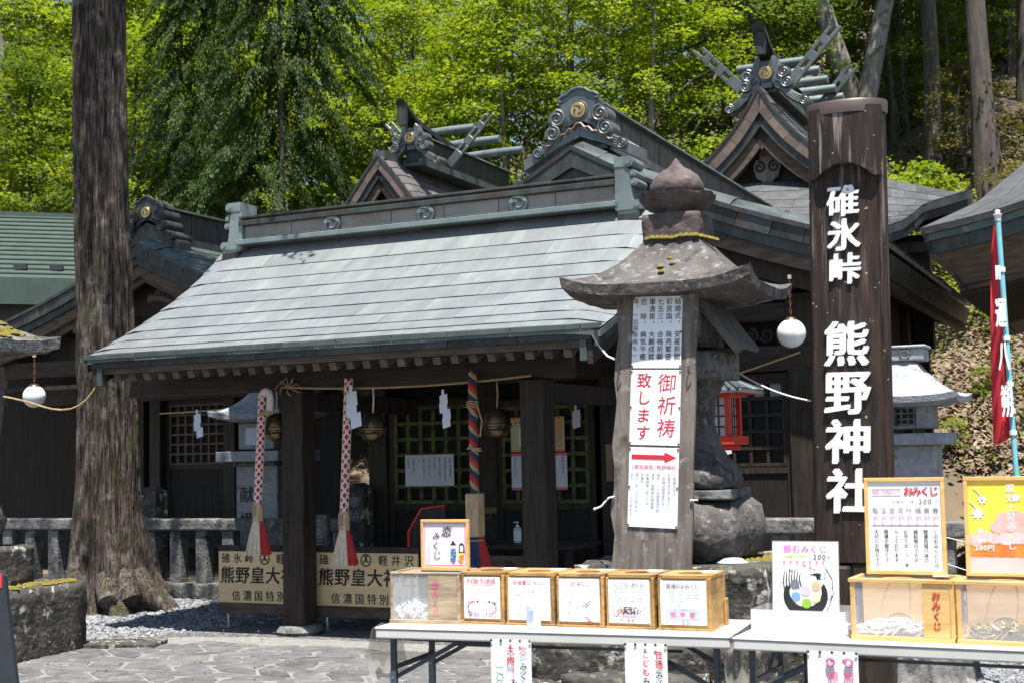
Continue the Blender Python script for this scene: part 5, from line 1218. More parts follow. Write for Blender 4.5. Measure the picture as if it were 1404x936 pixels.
for zi in range(22):
    t = zi/21; rows.append([(x*(1.05-.09*(.9+(arch(x)-.9)*t)/3.6*1.0), -.028*max(0, 1-(x/hw)**2)**.5 + (.0 if abs(x) < .185 else -.022*min(1, (abs(x)-.185)/.02)*max(0, 1-(x/hw)**2)**.3), .9 + (arch(x)-.004-.9)*t) for x in xs_])
for zi in range(9):
    t = zi/8; rows.append([(x*(1.05-.09*(arch(x)+(3.6-arch(x))*t)/3.6), -.090*max(0, 1-(x/hw)**2)**.5 - .006*math.sin(x*40)*(1-t)*.5, arch(x) + (3.60-arch(x))*t) for x in xs_])
nf = len(rows[0]); m_ = len(rows)
for r_ in rows: mb.v += r_ + [(hw*.99*(1.0), .06, r_[-1][2]), (hw*.8, .15, r_[-1][2]), (0, .2, r_[-1][2]), (-hw*.8, .15, r_[-1][2]), (-hw*.99, .06, r_[-1][2])]
n_ = nf+5
for i in range(m_-1):
    for k in range(n_): mb.f.append((i*n_+k, i*n_+(k+1)%n_, (i+1)*n_+(k+1)%n_, (i+1)*n_+k))
mk('post_body', mb, M['post'], e, smooth=35)
loft('metal_cap', [(3.56,.098,.985),(3.625,.10,.99),(3.64,.09,.97)], M['cap_metal'])
mb = MB(); mb.box(-.27,-.02,-.10,.16,0,.88); mb.box(-.02,.20,-.02,.16,0,.9); mk('foot_block', mb, M['wood_dark'], e, bevel=.012)
# post foot timbers and letters
def big(ch, cx, px_c, sz, shx=0.03):
    mb = MB(); z = 1.6 + (606-px_c)/1850*8.02 - .012; put(mb, ch, cx, z, sz, off=.036, y=-.034, ext=.008/sz, sh=shx); mk('raised_character', mb, M['white_paint'], e)
for ch, c_, s_ in (("碓",272,.195),("氷",319,.20),("峠",366,.195),("熊",469,.275),("野",535,.275),("神",602,.275),("社",669,.275)): big(ch, -.015, c_, s_)

# ---- left edge lantern (cap, shaft and pedestal blocks)
ql = gy(30, 800, 11.3)
e = thing('stone_lantern', 'mossy capped stone lantern cut off by the left edge, on lichened square blocks', 'stone lantern', (-4.72, 11.2, 0), R(-23))
o = mk('cap', kasa(.62, 2.92, 2.60, .10, .06, flat=.25), M['granite_old'], e, smooth=50); rough(o, .012, .1, 0, 9)
mb = MB(); rg = random.Random(4); nn = 420
for i in range(nn):
    x = rg.uniform(-.5,.5); y = rg.uniform(-.5,.5); m_ = max(abs(x), abs(y))/.62; z = 2.92 - .32*(1-(1-max(0,(m_-.25)/.75))**1.75)
    r_ = rg.uniform(.03,.065); mb.lathe([(.001,-.02),(r_,-.005),(r_*.7,.012),(.002,.022)], 7, (x, y, z))
tag(mk('moss_cover', mb, M['moss'], e, smooth=True), kind='stuff')
square_box(e, 'fire_chamber', 0, 0, .22, .22, 2.2, 2.55, M['granite_old']); o = square_box(e, 'middle_slab', 0, 0, .32, .32, 2.04, 2.2, M['granite_old'], rg_=(.01,.1,4))
mb = MB(); mb.lathe([(.3,1.32),(.22,1.5),(.17,1.75),(.2,1.95),(.27,2.05)], 20); mk('shaft', mb, M['granite_old'], e, smooth=50)
mb = MB(); mb.lathe([(.28,.92),(.42,1.0),(.47,1.12),(.42,1.24),(.3,1.3),(.12,1.32)], 28, fn=lambda r, z, a, i: (r*(1+.06*abs(math.sin(a*2.5))), 0)); o = mk('carved_base', mb, M['stone'], e, smooth=60); rough(o, .03, .2, 1, 12)
o = square_box(e, 'upper_block', 0, 0, .50, .50, .58, .90, M['stone_dark'], rg_=(.018,.12,6))
o = square_box(e, 'lower_block', 0.0, 0, .80, .80, -.05, .58, M['stone_dark'], rg_=(.018,.16,7))
mb = MB()
for i in range(160): x = rg.uniform(-.78,.78); y = rg.uniform(-.78,-.55); q = rg.uniform(.015,.04); mb.lathe([(.001,-.01),(q,-.002),(q*.6,.008),(.002,.014)], 6, (x, y, .585)); mb.lathe([(.001,-.01),(q,-.002),(q*.6,.008),(.002,.014)], 6, (rg.uniform(.52,.78), x, .585))
tag(mk('moss_edge', mb, M['moss'], e, smooth=True), kind='stuff')
# black a-board at the extreme left
p = gy(10, 850, 9.4)
p = gz(1262, 930)
e2 = thing('tree_stump', 'grey fluted old stump standing under the right hand table', 'stump', (p.x+.02, p.y+.12, 0), 0)
mb = MB(); mb.lathe([(.42,0),(.39,.05),(.36,.2),(.35,.42),(.33,.47),(.1,.48)], 96, fn=lambda r, z, a, i: (r*(1+.035*math.sin(a*11)+.03*math.sin(a*23+1)+.02*math.sin(a*37)), 0)); o = mk('stump_body', mb, M['granite_old'], e2, smooth=True); rough(o, .012, .08, 1, 3)
p = gy(10, 850, 9.4)
e = thing('folding_sign', 'black folding board with a red top at the bottom left corner', 'folding sign', (p.x-.06, p.y, 0), R(-10))
mb = MB(); mb.strip([(-.3,.86),(-.0,.86),(.05,.82)], [(-.3,0),(-.0,0),(.16,0)], -.02, .02); mk('panel', mb, M['sign_black'], e)
mb = MB(); mb.box(-.3,.035,-.024,-.018,.74,.835); mk('red_heading', mb, M['red_cloth'], e); mb = MB(); mb.box(-.3,.0,-.024,-.018,.58,.62); mk('green_band', mb, M['ink_green'], e)
# flat slab lying in the gravel
p = gz(165, 886)
e = thing('stone_slab', 'flat dark stone slab lying in the gravel beside the old lantern blocks', 'stone slab', (p.x, p.y, 0), R(-5)); o = square_box(e, 'slab', 0, 0, .36, .16, -.02, .045, M['stone_dark'], rg_=(.006,.2,4))

# ---- pale granite lantern behind the fence
a0, b0 = -2.42, 2.95
e = thing('stone_lantern', 'pale granite lantern behind the stone fence, its shaft carved with two characters', 'stone lantern', tuple(W(a0, b0, 0)), None)
mk('cap', kasa(.48, 2.42, 2.09, .06, .05, flat=.22), M['granite'], e, smooth=50)
square_box(e, 'top_block', -.02, 0, .14, .14, 2.38, 2.49, M['granite']); square_box(e, 'top_plate', -.02, 0, .165, .165, 2.49, 2.52, M['granite'])
mb = MB(); mb.tube([(-.02+.033*math.cos(k*PI/7), -.145, 2.44+.033*math.sin(k*PI/7)) for k in range(15)], .009, 6); mk('ring_mark', mb, M['granite_old'], e, smooth=True)
square_box(e, 'fire_chamber', 0, 0, .25, .25, 1.68, 1.99, M['granite']); mb = MB(); mb.box(-.14,.12,-.256,-.25,1.73,1.93); mk('pale_window', mb, M['paper_blue'], e)  # pale blue panel on the chamber front
square_box(e, 'middle_slab', 0, 0, .44, .44, 1.54, 1.66, M['granite']); square_box(e, 'neck', 0, 0, .3, .3, 1.49, 1.54, M['granite_old'])
square_box(e, 'shaft', .02, 0, .29, .27, .25, 1.49, M['granite']); square_box(e, 'plinth', .02, 0, .42, .42, -.02, .25, M['granite_old'])
mb = MB(); put(mb, "献", -.12, 1.16, .20, off=.02, y=-.273); put(mb, "燈", -.12, .86, .20, off=.02, y=-.273); mk('carved_characters', mb, M['ink'], e)
# stone lantern at the right behind the post
a0, b0 = 5.18, 1.2
e = thing('stone_lantern', 'pale granite lantern half hidden behind the tall signpost, with small latticed windows', 'stone lantern', tuple(W(a0, b0, 0)), None)
mk('cap', kasa(.47, 2.28, 1.96, .05, .035, flat=.22), M['granite'], e, smooth=50)
square_box(e, 'top_block', 0.05, 0, .15, .15, 2.26, 2.36, M['granite']); square_box(e, 'top_plate', .05, 0, .17, .17, 2.36, 2.385, M['granite'])
mb = MB(); mb.tube([(.05+.035*math.cos(k*PI/7), -.155, 2.31+.035*math.sin(k*PI/7)) for k in range(15)], .009, 6); mk('ring_mark', mb, M['granite_old'], e, smooth=True)
fc = square_box(e, 'fire_chamber', 0, 0, .24, .24, 1.70, 1.93, M['granite'])
mb = MB(); mb.box(-.04,.13,-.245,-.241,1.73,1.88); mk('window_opening', mb, M['dark_void'], fc)
mb = MB()
for x in (-.04,.01,.06,.11): mb.box(x, x+.014, -.256, -.246, 1.73, 1.88)
for z in (1.73,1.775,1.82,1.866): mb.box(-.04, .124, -.257, -.2465, z, z+.014)
mk('window_lattice', mb, M['granite_old'], fc)
square_box(e, 'middle_slab', .04, 0, .33, .33, 1.57, 1.665, M['granite']); square_box(e, 'shaft', 0.02, 0, .24, .24, .3, 1.57, M['granite']); square_box(e, 'plinth', 0, 0, .4, .4, -.02, .3, M['granite_old'])

# ---- stone fences
def fence(name, label, a_s, a_e, b, ztop, step, w, m, rail=.13, curb=True, skip=()):
    e = thing(name, label, 'stone fence', tuple(W(a_s, b, 0)), None); ln = a_e - a_s
    n = max(1, round(ln/1.9)); 
    for i in range(n): mb = MB(); mb.box(ln*i/n+.003, ln*(i+1)/n-.003, -.10, .10, ztop-rail, ztop); o = mk('rail', mb, m, e); rough(o, .004, .08, 5, i)
    if curb:
        for i in range(n): mb = MB(); mb.box(ln*i/n+.004, ln*(i+1)/n-.004, -.12, .12, -.02, .17); o = mk('curb_stone', mb, M['granite_old'], e); rough(o, .006, .1, 5, i+9)
    k = 0; x = .12
    while x < ln - .05:
        mb = MB(); mb.box(x-w/2, x+w/2, -.075, .075, .17 if curb else 0, ztop-rail-.002); o = mk('baluster', mb, m, e, bevel=.008); x += step
    return e
fence('stone_fence', 'long low stone fence with square balusters running behind the cedar to the hall', -6.3, -.55, 2.3, .90, .37, .155, M['granite_old'])
fence('stone_fence', 'short stretch of stone fence in front of the right hand doors and post', 2.75, 4.72, 1.17, .97, .42, .16, M['granite_old'])
fence('stone_fence', 'stone fence seen between the two framed posters on the right table', 4.95, 8.2, .95, .96, .42, .16, M['granite_old'])
# small upright stones
def upright(label, a, b, w, d, h, m, text=None, tsz=.1, tm='ink'):
    e = thing('stone_pillar', label, 'stone pillar', tuple(W(a, b, 0)), None)
    mb = MB(); mb.box(-w/2, w/2, -d/2, d/2, 0, h-.06); mb2 = [(-w/2, h-.06), (w/2, h-.06), (0, h)]; mb.prism(mb2, -d/2, d/2); o = mk('shaft', mb, m, e, bevel=.006)
    if text: mb = MB(); vtext(mb, text, 0, h-.14, tsz, 1.1, off=.02, y=-d/2-.002); mk('carved_characters', mb, M[tm], e)
    return e
upright('dark stone pillar with a pyramid top just left of the shrine doors', -.56, 1.95, .22, .22, 1.30, M['stone_dark'], "奉納", .13, 'ink_grey')
upright('stone pillar with a pointed top seen in the dark between cedar and granite lantern', pb(208, 700, 4.2)[0], 4.2, .34, .25, 1.22, M['stone_dark'])
e = thing('carved_stone_tablet', 'grey stone tablet with two rows of pale characters beside the left porch post', 'stone tablet', tuple(W(-.60, 2.05, 0)), None)
mb = MB(); mb.box(-1.2-.02, -.92, -.04, .04, 0, 1.07)
M_tab = M['granite_old']; e.location = tuple(W(-.60+.72, 1.2, 0)); mb = MB(); mb.box(-.88,-.58,-.04,.04,0,1.0); mk('tablet', mb, M_tab, e, bevel=.004)
mb = MB(); vtext(mb, "本宮三社", -.67, .97, .095, 1.12, off=.01, y=-.042); vtext(mb, "那智宮之", -.79, .97, .095, 1.12, off=.01, y=-.042); mk('carved_characters', mb, M['granite'], e)

# ---- shrine name boards
def nameboard(label, a, b=.20):
    e = thing('shrine_name_board', label, 'sign board', tuple(W(a, b, 0)), None, None)
    w = 1.06; mb = MB(); mb.box(0, w, 0, .025, .23, .71); o = mk('board', mb, M['board_wood'], e, bevel=.003)
    mb = MB(); mb.box(-.01, w+.01, .002, .05, .125, .225); mk('lower_batten', mb, M['wood_mid'], e, bevel=.004)
    mb = MB(); mb.box(-.01, w+.01, .0, .05, .713, .765); mk('upper_batten', mb, M['wood_dark'], e, bevel=.004)
    for x in (.10, w-.1): mb = MB(); mb.tube([(x,.02,.0),(x,.02,.13)], .014, 8); mb.box(x-.05, x+.05, -.02, .06, 0, .012); mk('stand_leg', mb, M['steel'], e)
    mb = MB(); y = -.002
    htext(mb, "碓氷峠", .02, .645, .10, x1=.42, off=.02, y=y); htext(mb, "軽井沢", .64, .645, .10, x1=1.04, off=.02, y=y)
    htext(mb, "熊野皇大神社", .02, .49, .165, x1=1.05, off=.028, y=y, sh=.06); htext(mb, "信濃国特別神社", .14, .30, .10, x1=1.03, off=.02, y=y)
    o2 = mk('brush_lettering', mb, M['ink'], o)
    mb = MB(); cx, cz = .53, .645; mb.tube([(cx+.052*math.cos(k*PI/10), -.002, cz+.052*math.sin(k*PI/10)) for k in range(21)], .006, 5, flat=.3)
    for k in range(3):
        a_ = PI/2 + k*2*PI/3
        for s in (-.3,.3): mb.tube([(cx+.012*math.cos(a_), -.002, cz+.012*math.sin(a_)), (cx+.045*math.cos(a_+s), -.002, cz+.045*math.sin(a_+s))], .007, 5, flat=.3)
    mb.lathe([(.014,0),(.014,.002)], 10, M=Matrix.Translation((cx,-.002,cz)) @ Matrix.Rotation(PI/2,4,'X')); mk('emblem', mb, M['ink'], o)
    return e
nameboard('pale board of bold black characters left of the left porch post', -1.055)
nameboard('pale board of bold black characters right of the left porch post', .045)
e = thing('shrine_name_board', 'brown board glimpsed just above the fortune boxes behind the blue tassel', 'sign board', tuple(W(1.30, .22, 0)), None)
mb = MB(); mb.box(0, 1.0, 0, .025, .30, .70); o = mk('board', mb, M['wood_mid'], e); mb = MB(); htext(mb, "野熊大神社", .08, .62, .10, x1=.95, off=.02, y=-.002); mk('brush_lettering', mb, M['ink'], o)

# ---- bell ropes, bells, tassels
def helix(mb, p0, p1, R_, r, turns, ph, n, hand=1, sag=0.0, sides=6):
    p0 = Vector(p0); p1 = Vector(p1); pts = []
    for i in range(n+1):
        t = i/n; c = p0.lerp(p1, t); a = hand*turns*2*PI*t + ph; pts.append(c + Vector((R_*math.cos(a), R_*math.sin(a), 0)))
    mb.tube(pts, r, sides)
def bell_rope(label, a_top, z_top, a_bot, z_rope, style, bell_a, bell_z):
    e = thing('bell_rope', label, 'bell rope', tuple(W(a_top, -.18, 0)), None, 'bell ropes hanging in the porch')
    dx = a_bot - a_top; T, B = (0,0,z_top), (dx,0,z_rope)
    if style == 'net':
        mb = MB(); n = 60; rows = []
        for i in range(n+1): t = i/n; rows.append(tuple(Vector(T).lerp(Vector(B), t)))
        mb.tube(rows, [.032 for i in range(n+1)], 14); rp = mk('rope_core', mb, M['rope_red'], e, smooth=True)
        for hand in (1,-1):
            for k in range(3): mb = MB(); helix(mb, T, B, .0305, .0088, 4.6, 2*PI*k/3, 120, hand); mk('white_strand', mb, M['rope_white'], e, smooth=True)
        if a_top < 0:
            mb = MB(); mb.tube([(.04-.045*math.cos(PI*k/10), 0, z_top-.02+.055*math.sin(PI*k/10)) for k in range(11)] + [(.084,0,z_top-.08),(.078,0,z_top-.16)], .033, 12); mk('top_loop', mb, M['rope_white'], e, smooth=True)
            mb = MB(); 
            for k in range(3): mb.tube([(-.035,0,z_top-.18+.01*k),(0,-.04,z_top-.18+.01*k),(.085,-.04,z_top-.17+.01*k),(.11,0,z_top-.17+.01*k)], .008, 6)
            mk('binding', mb, M['rope_tan'], e, smooth=True)
    else:
        for k, m_ in enumerate(('rope_red','rope_navy','rope_tan')): mb = MB(); helix(mb, T, B, .020, .0225, 6.5, 2*PI*k/3, 130, 1, sides=8); mk('twisted_strand', mb, M[m_], e, smooth=True)
        mb = MB()
        for k in range(3): mb.tube([(-.05,-.02,1.97+.02*k),(0,-.05,1.98+.02*k),(.06,-.02,1.97+.02*k)], .007, 6)
        for k in range(7): mb.tube([(-.05+.01*k,-.03,1.62+.01*(k%3)),(.0,-.055,1.63),(.03+.01*k,-.03,1.60+.02*(k%2))], .006, 5)
        mb.tube([(.05,-.02,1.98),(.09,-.02,1.85),(.07,-.02,1.72)], .008, 6); mk('straw_wrapping', mb, M['rope_tan'], e, smooth=True)
    w = .052 if style == 'net' else .085; hgt = .155 if style == 'net' else .36; z0 = z_rope - hgt
    mb = MB(); mb.lathe([(w*.92,z0),(w,z0+.01),(w,z_rope-.01),(w*.9,z_rope)], 8, (dx,0,0)); bk = mk('wooden_grip', mb, M['block_wood'], e, bevel=.002)
    if style == 'net': mb = MB(); vtext(mb, "熊野皇大神社", dx-.012, z_rope-.012, .019, 1.05, off=.01, y=-.0525); vtext(mb, "御神鈴奉納", dx+.012, z_rope-.012, .019, 1.05, off=.01, y=-.0525); mk('lettering', mb, M['ink'], bk)
    # tassel of many cords
    L_ = .30 if style == 'net' else .50; R1 = .11 if style == 'net' else .17; n = 150
    for nm, mm, sel in (('pale_tassel_cords', 'rope_white' if style == 'net' else 'rope_navy', lambda a: math.cos(a-3.6) > -.35), ('red_tassel_cords', 'rope_red', lambda a: math.cos(a-3.6) <= -.35)):
        mb = MB(); rg = random.Random(3)
        for i in range(n):
            a = 2*PI*i/n; 
            if not sel(a): continue
            rr = rg.uniform(.75, 1.0); jit = rg.uniform(-.015,.015)
            mb.tube([(dx+w*.72*math.cos(a), w*.72*math.sin(a), z0+.005), (dx+(w*.5+R1*.42*rr)*math.cos(a), (w*.5+R1*.42*rr)*math.sin(a), z0-L_*.35), (dx+R1*rr*math.cos(a)+jit, R1*rr*math.sin(a), z0-L_+rg.uniform(-.01,.015))], [.007,.0065,.006], 4)
        mb.lathe([(R1*.7,z0-L_*.9),(w*.6,z0-L_*.3),(w*.6,z0)], 10, (dx,0,0)) if nm[0] == 'p' else None
        mk(nm, mb, M[mm] if mm != 'rope_white' else M['rope_tassel'], e, smooth=True)
    mb = MB(); mb.tube([(dx+w*.9*math.cos(k*PI/6), w*.9*math.sin(k*PI/6), z0-.03) for k in range(13)], .006, 5); mk('tassel_binding', mb, M['rope_tan'], e, smooth=True)
    # bell
    g = thing('bell', None, None, tuple(W(bell_a, -.02, bell_z)), None)
    tag(g, 'round slotted bronze bell hanging beside the ' + ('leftmost red and white rope' if a_top < 0 else 'second red and white rope' if style == 'net' else 'red navy and tan twisted rope'), 'bell', 'round bells in the porch')
    mb = MB(); mb.lathe([(.02,.13),(.05,.125),(.085,.09),(.11,.03),(.118,.0)], 24); mb.lathe([(.118,0),(.128,-.008),(.128,-.02),(.118,-.028)], 24); mb.lathe([(.118,-.028),(.112,-.06),(.085,-.105),(.04,-.128),(.01,-.13)], 24)
    mk('bell_body', mb, M['bronze'], g, smooth=50)
    mb = MB(); mb.box(-.10,.10,-.122,-.06,-.062,-.052); mb.lathe([(.014,-.0),(.014,.008)], 8, M=Matrix.Translation((-.05,-.112,-.06)) @ Matrix.Rotation(PI/2,4,'X')); mk('bell_slot', mb, M['dark_void'], g)
    mb = MB(); mb.tube([(0,0,.12),(.01,0,.25),(0,0,2.28-bell_z)], .009, 6); mk('hanging_cord', mb, M['rope_white'] if style == 'net' else M['rope_tan'], g, smooth=True)
    return e
M['rope_tassel'] = mat('cream_cords', (.68,.60,.48), (.56,.48,.36), scale=30, rough=.9)
bell_rope('leftmost red and white netted bell rope with a cream and red tassel', -.265, 2.15, -.325, 1.17, 'net', -.23, 1.86)
bell_rope('red and white netted bell rope just right of the left porch post', .655, 2.26, .590, 1.09, 'net', .80, 1.83)
bell_rope('twisted red, navy and tan bell rope with a blue and red tassel', 1.875, 2.26, 1.875, 1.25, 'twist', 2.02, 1.83)

# ---- straw rope, paper streamers
def line(name, label, pts, r, m, cat='rope'):
    e = mk(name, MB().tube(pts, r, 6), m, None, smooth=True); return tag(e, label, cat)
def sagged(p, q, s, n=14): return [Vector(p).lerp(Vector(q), i/n) - Vector((0,0,s*4*(i/n)*(1-i/n))) for i in range(n+1)]
line('straw_rope', 'thin straw rope strung between the two porch posts', sagged(W(-.06,-.14,2.215), W(2.40,-.14,2.215), .045, 20), .010, M['rope_tan'])
rg = random.Random(1); mb = MB(); c = W(.0,-.15,2.21)
for k in range(7): a = k*.9; mb.tube([c, c+Vector((.07*math.cos(a), -.02, .03+.07*math.sin(a))), c+Vector((.12*math.cos(a+.4), -.02, -.02+.06*math.sin(a+.4)))], .005, 5)
tag(mk('rope_knot', mb, M['rope_tan'], None, smooth=True), 'frayed straw knot tied on the left porch post', 'knot')
line('straw_rope', 'straw rope strung in the dark from the cedar to the granite lantern', sagged(W(-5.4,4.6,2.22), W(-2.3,3.9,2.31), .03), .012, M['rope_tan'])
line('straw_rope', 'straw rope in front of the dark doors right of the red lantern', sagged(W(2.7,1.9,2.02), W(4.15,2.02,2.44), .01), .010, M['rope_tan'])
line('cable', 'thin pale cable running from the lantern slab to the tall signpost', sagged(gy(1008,508,8.8), gy(1112,549,8.2), .03), .006, M['rope_white'], 'cable')
line('cable', 'pale cable looping from the porch eave to the cedar and off the left edge', [gy(133,527,12.6), gy(127,537,12.6), gy(119,547,12.6), gy(109,555,12.6), gy(97,560,12.7), gy(84,561.5,12.8), gy(70,560,12.8), gy(55,556,12.8), gy(40,551,12.8), gy(15,545,12.8), gy(-10,541,12.8)], .009, M['rope_tan'], 'cable')
line('cable', 'white cord hanging from the right porch eave end to the prayer board', [gy(812,459,8.9), gy(822,475,8.6), gy(833,488,8.2), gy(842,492,7.95)], .006, M['rope_white'], 'cable')
line('cable', 'upper of two thin wires stretched beside the framed poster on the right', sagged(gy(1285,733,8.4), gy(1345,748,8.4), .0), .004, M['rope_white'], 'cable')
line('cable', 'lower of two thin wires stretched beside the framed poster on the right', sagged(gy(1285,768,8.4), gy(1345,788,8.4), .0), .004, M['rope_white'], 'cable')
def shide(label, a, b, z, s, hand=1, ln=4):
    w = s*.5; mb = MB(); x = 0; zz = 0; pts = []
    mb.slab([[(0,0,.0),(w*.35,0,.0)],[(0,0,-s*.4),(w*.35,0,-s*.4)]], (0,.002,0)); zz = -s*.38
    for k in range(ln):
        x0 = (-.25*w if k % 2 else .0) + hand*k*w*.22
        mb.slab([[(x0-w*.3, -.004*k, zz), (x0+w*.75, -.004*k, zz+w*.28)], [(x0-w*.15, -.004*k-.006, zz-s*.62), (x0+w*.9, -.004*k-.006, zz-s*.62+w*.28)]], (0,.002,0)); zz -= s*.46
    e = mk('paper_streamer', mb, M['streamer']); e.location = tuple(W(a, b, z)); e.rotation_euler = (0, 0, -TH); return tag(e, label, 'paper streamer')
M['streamer'] = mat('streamer_paper', (.70,.72,.80), (.62,.64,.74), scale=4, rough=.7)
shide('white zigzag paper streamer hanging in front of the second bell rope', .68, -.22, 2.20, .20, 1, 3)
shide('white zigzag paper streamer alone on the straw rope before the left lattice door', 1.56, -.15, 2.13, .14, 1, 4)
shide('pale zigzag streamer hanging in the dark left of the granite lantern', -4.55, 4.3, 2.24, .20, 1, 3)
shide('small pale streamer half hidden behind the granite lantern', -3.2, 4.1, 2.2, .18, 1, 2)
shide('pale streamer seen through the right lattice door', 1.86, WB-.12, 2.03, .16, 1, 2)
shide('grey streamer in front of the dark latticed doors right of the red lantern', 3.35, 1.95, 2.02, .22, 1, 4)

# ---- notices on the doors
def notice(label, a0, a1, z0, z1, b, m, cols, tm='ink_grey', sz=.024, border=None, title=None):
    e = thing('notice_sheet', label, 'notice', tuple(W((a0+a1)/2, b, z0)), None); w = (a1-a0)/2; h = z1-z0
    mb = MB(); mb.box(-w, w, 0, .004, 0, h); o = mk('sheet', mb, m, e)
    if cols:
        mb = MB(); n = len(cols)
        for k, c in enumerate(cols): vtext(mb, c, w*.86 - k*(2*w*.86)/(max(1, n-1)), h*.92, sz, 1.05, off=.012, y=-.002)
        mk('lettering', mb, M[tm], e)
    if border: mb = MB(); mb.box(-w, w, -.002, .002, 0, h*.07); mb.box(-w, w, -.002, .002, h*.93, h); mk('border', mb, M[border], e)
    return e
notice('white text notice wired to the left lattice door', -.085, .49, 1.25, 1.575, WB-.10, M['streamer'], ("本殿に祀る神様は", "伊邪那美命日本武尊", "熊野三社の神様です", "参拝の作法", "二礼二拍手一礼", "心静かに参拝下さい", "", "熊野皇大神社", "神社宮司"), sz=.026)
e = notice('cream poster with a green picture on the right lattice door', 1.15, 1.74, 1.58, 1.93, WB-.10, M['cream'] if 'cream' in M else M.setdefault('cream', mat('cream_paper', (.62,.56,.36), (.55,.5,.34), scale=3, rough=.6)), (), border='ink_orange')
mb = MB(); mb.box(-.2,-.02,-.003,-.001,.06,.25); mk('picture', mb, M['laminate'], e); mb = MB(); mb.prism([(-.14,.09),(-.06,.09),(-.05,.18),(-.1,.23),(-.15,.18)], -.005, -.003); mk('green_charm', mb, M['ink_green'], e)
mb = MB(); mb.box(.0,.27,-.003,-.001,.04,.31); mk('orange_panel', mb, M['ink_orange2'] if 'ink_orange2' in M else M.setdefault('ink_orange2', plain('peach_print', (.62,.36,.22), .6)), e)
mb = MB(); htext(mb, "御朱印お守り", -.26, .30, .028, x1=.0, off=.01, y=-.004); mk('lettering', mb, M['ink'], e)
notice('white text poster below the cream one on the right lattice door', 1.15, 1.76, 1.20, 1.565, WB-.10, M['streamer'], ("参拝の作法", "二拝二拍手一拝", "", "鈴を鳴らして", "お参り下さい"), sz=.034, border='ink_pink')
e = notice('brown wooden plate reading no smoking on the wall post right of the doors', 2.19, 2.30, 1.28, 1.64, WB-.14, M['plate'] if 'plate' in M else M.setdefault('plate', mat('brown_plate', (.24,.18,.10), (.18,.13,.08), scale=6, rough=.6)), ("境内禁煙",), 'ink', .078)
e = notice('small brown name plate above the twisted rope', 1.80, 2.02, 2.06, 2.13, WB-.30, M['plate'], (), 'ink', .05); mb = MB(); htext(mb, "熊野皇大", -.1, .035, .045, x1=.1, off=.02, y=-.002); mk('lettering', mb, M['ink'], e)

# ---- hanging globes
def globe(label, p, r, top):
    e = thing('globe_lamp', label, 'lamp', (p.x, p.y, p.z), 0, 'milk glass globe lamps under the eaves')
    mb = MB(); mb.lathe([(r*math.sin(PI*i/18)+.0005, r*math.cos(PI*i/18)) for i in range(19)], 32); mk('globe', mb, M['globe'], e, smooth=True)
    mb = MB(); mb.lathe([(.001,r*1.16),(.03,r*1.14),(.055,r*.98),(.06,r*.9)], 16); mk('holder', mb, M['bronze'], e, smooth=True)
    for i in range(int((top-r*1.15)/.035)):
        z = r*1.16 + i*.035; mb = MB(); mb.tube([(.009*math.cos(k*PI/4)*(1 if i%2 else 0), .009*math.cos(k*PI/4)*(0 if i%2 else 1), z+.0175+.02*math.sin(k*PI/4)) for k in range(9)], .003, 5); mk('chain_link', mb, M['rust'], e, smooth=True)
    mb = MB(); mb.box(-.015,.015,-.015,.015,top-.025,top+.01); mk('hook_block', mb, M['block_wood'], e)
    return e
globe('white globe lamp on a chain right of the big stone lantern cap', W(4.243, 1.3, 2.556), .125, .50)
globe('white globe lamp under the side hall eave left of the cedar', gy(47, 543, 13.6), .112, .42)

# ---- red lantern
p = gy(981, 567, 10.4)
e = thing('red_lantern', 'vermilion wooden lantern with a small tiled roof behind the big stone lantern', 'lantern', (p.x, p.y, 0), None)
zc = p.z
mb = MB(); mb.box(-.05,.05,-.05,.05,0,zc-.24); mk('post', mb, M['red_paint'], e, bevel=.006)
mb = MB(); mb.box(-.2,.2,-.2,.2,zc-.24,zc-.17); mb.box(-.15,.15,-.15,.15,zc-.28,zc-.24); mk('base_tray', mb, M['red_paint'], e, bevel=.006)
mb = MB()
for sx in (-1,1):
    for sy in (-1,1): mb.box(sx*.14-.022, sx*.14+.022, sy*.14-.022, sy*.14+.022, zc-.17, zc+.16)
mb.box(-.16,.16,-.16,.16,zc+.12,zc+.165); mk('frame', mb, M['red_paint'], e, bevel=.004)
mb = MB(); mb.box(-.125,.125,-.125,.125,zc-.17,zc+.12); mk('paper_box', mb, M['streamer'], e)
mb = MB()
for d_ in (-.06,0,.06):
    mb.box(d_-.006,d_+.006,-.135,-.128,zc-.17,zc+.12); mb.box(.128,.135,d_-.006,d_+.006,zc-.17,zc+.12)
for z_ in (-.1,-.02,.06): mb.box(-.12,.12,-.136,-.129,zc+z_-.006,zc+z_+.006); mb.box(.129,.136,-.12,.12,zc+z_-.006,zc+z_+.006)
mk('grille', mb, M['sign_black'], e)
mb = MB(); mb.slab([[(-.30,-.30,zc+.17),(.30,-.30,zc+.17)],[(-.05,-.02,zc+.30),(.05,-.02,zc+.30)]], (0,0,-.02)); mb.slab([[(.30,-.30,zc+.17),(.30,.30,zc+.17)],[(.05,-.02,zc+.30),(.05,.02,zc+.30)]], (0,0,-.02)); mb.slab([[(-.30,.30,zc+.17),(-.30,-.30,zc+.17)],[(-.05,.02,zc+.30),(-.05,-.02,zc+.30)]], (0,0,-.02)); mb.slab([[(.30,.30,zc+.17),(-.30,.30,zc+.17)],[(.05,.02,zc+.30),(-.05,.02,zc+.30)]], (0,0,-.02))
rf = mk('roof', mb, M['copper_grey'], e)
for i in range(9):
    x = -.27+i*.0675; 
    mb = MB(); mb.tube([(x,-.305,zc+.18),(x*.25,-.03,zc+.30)], .011, 6); mb.tube([(.305,x,zc+.18),(.05,x*.25,zc+.30)], .011, 6); mk('roof_batten', mb, M['copper_grey'], rf)
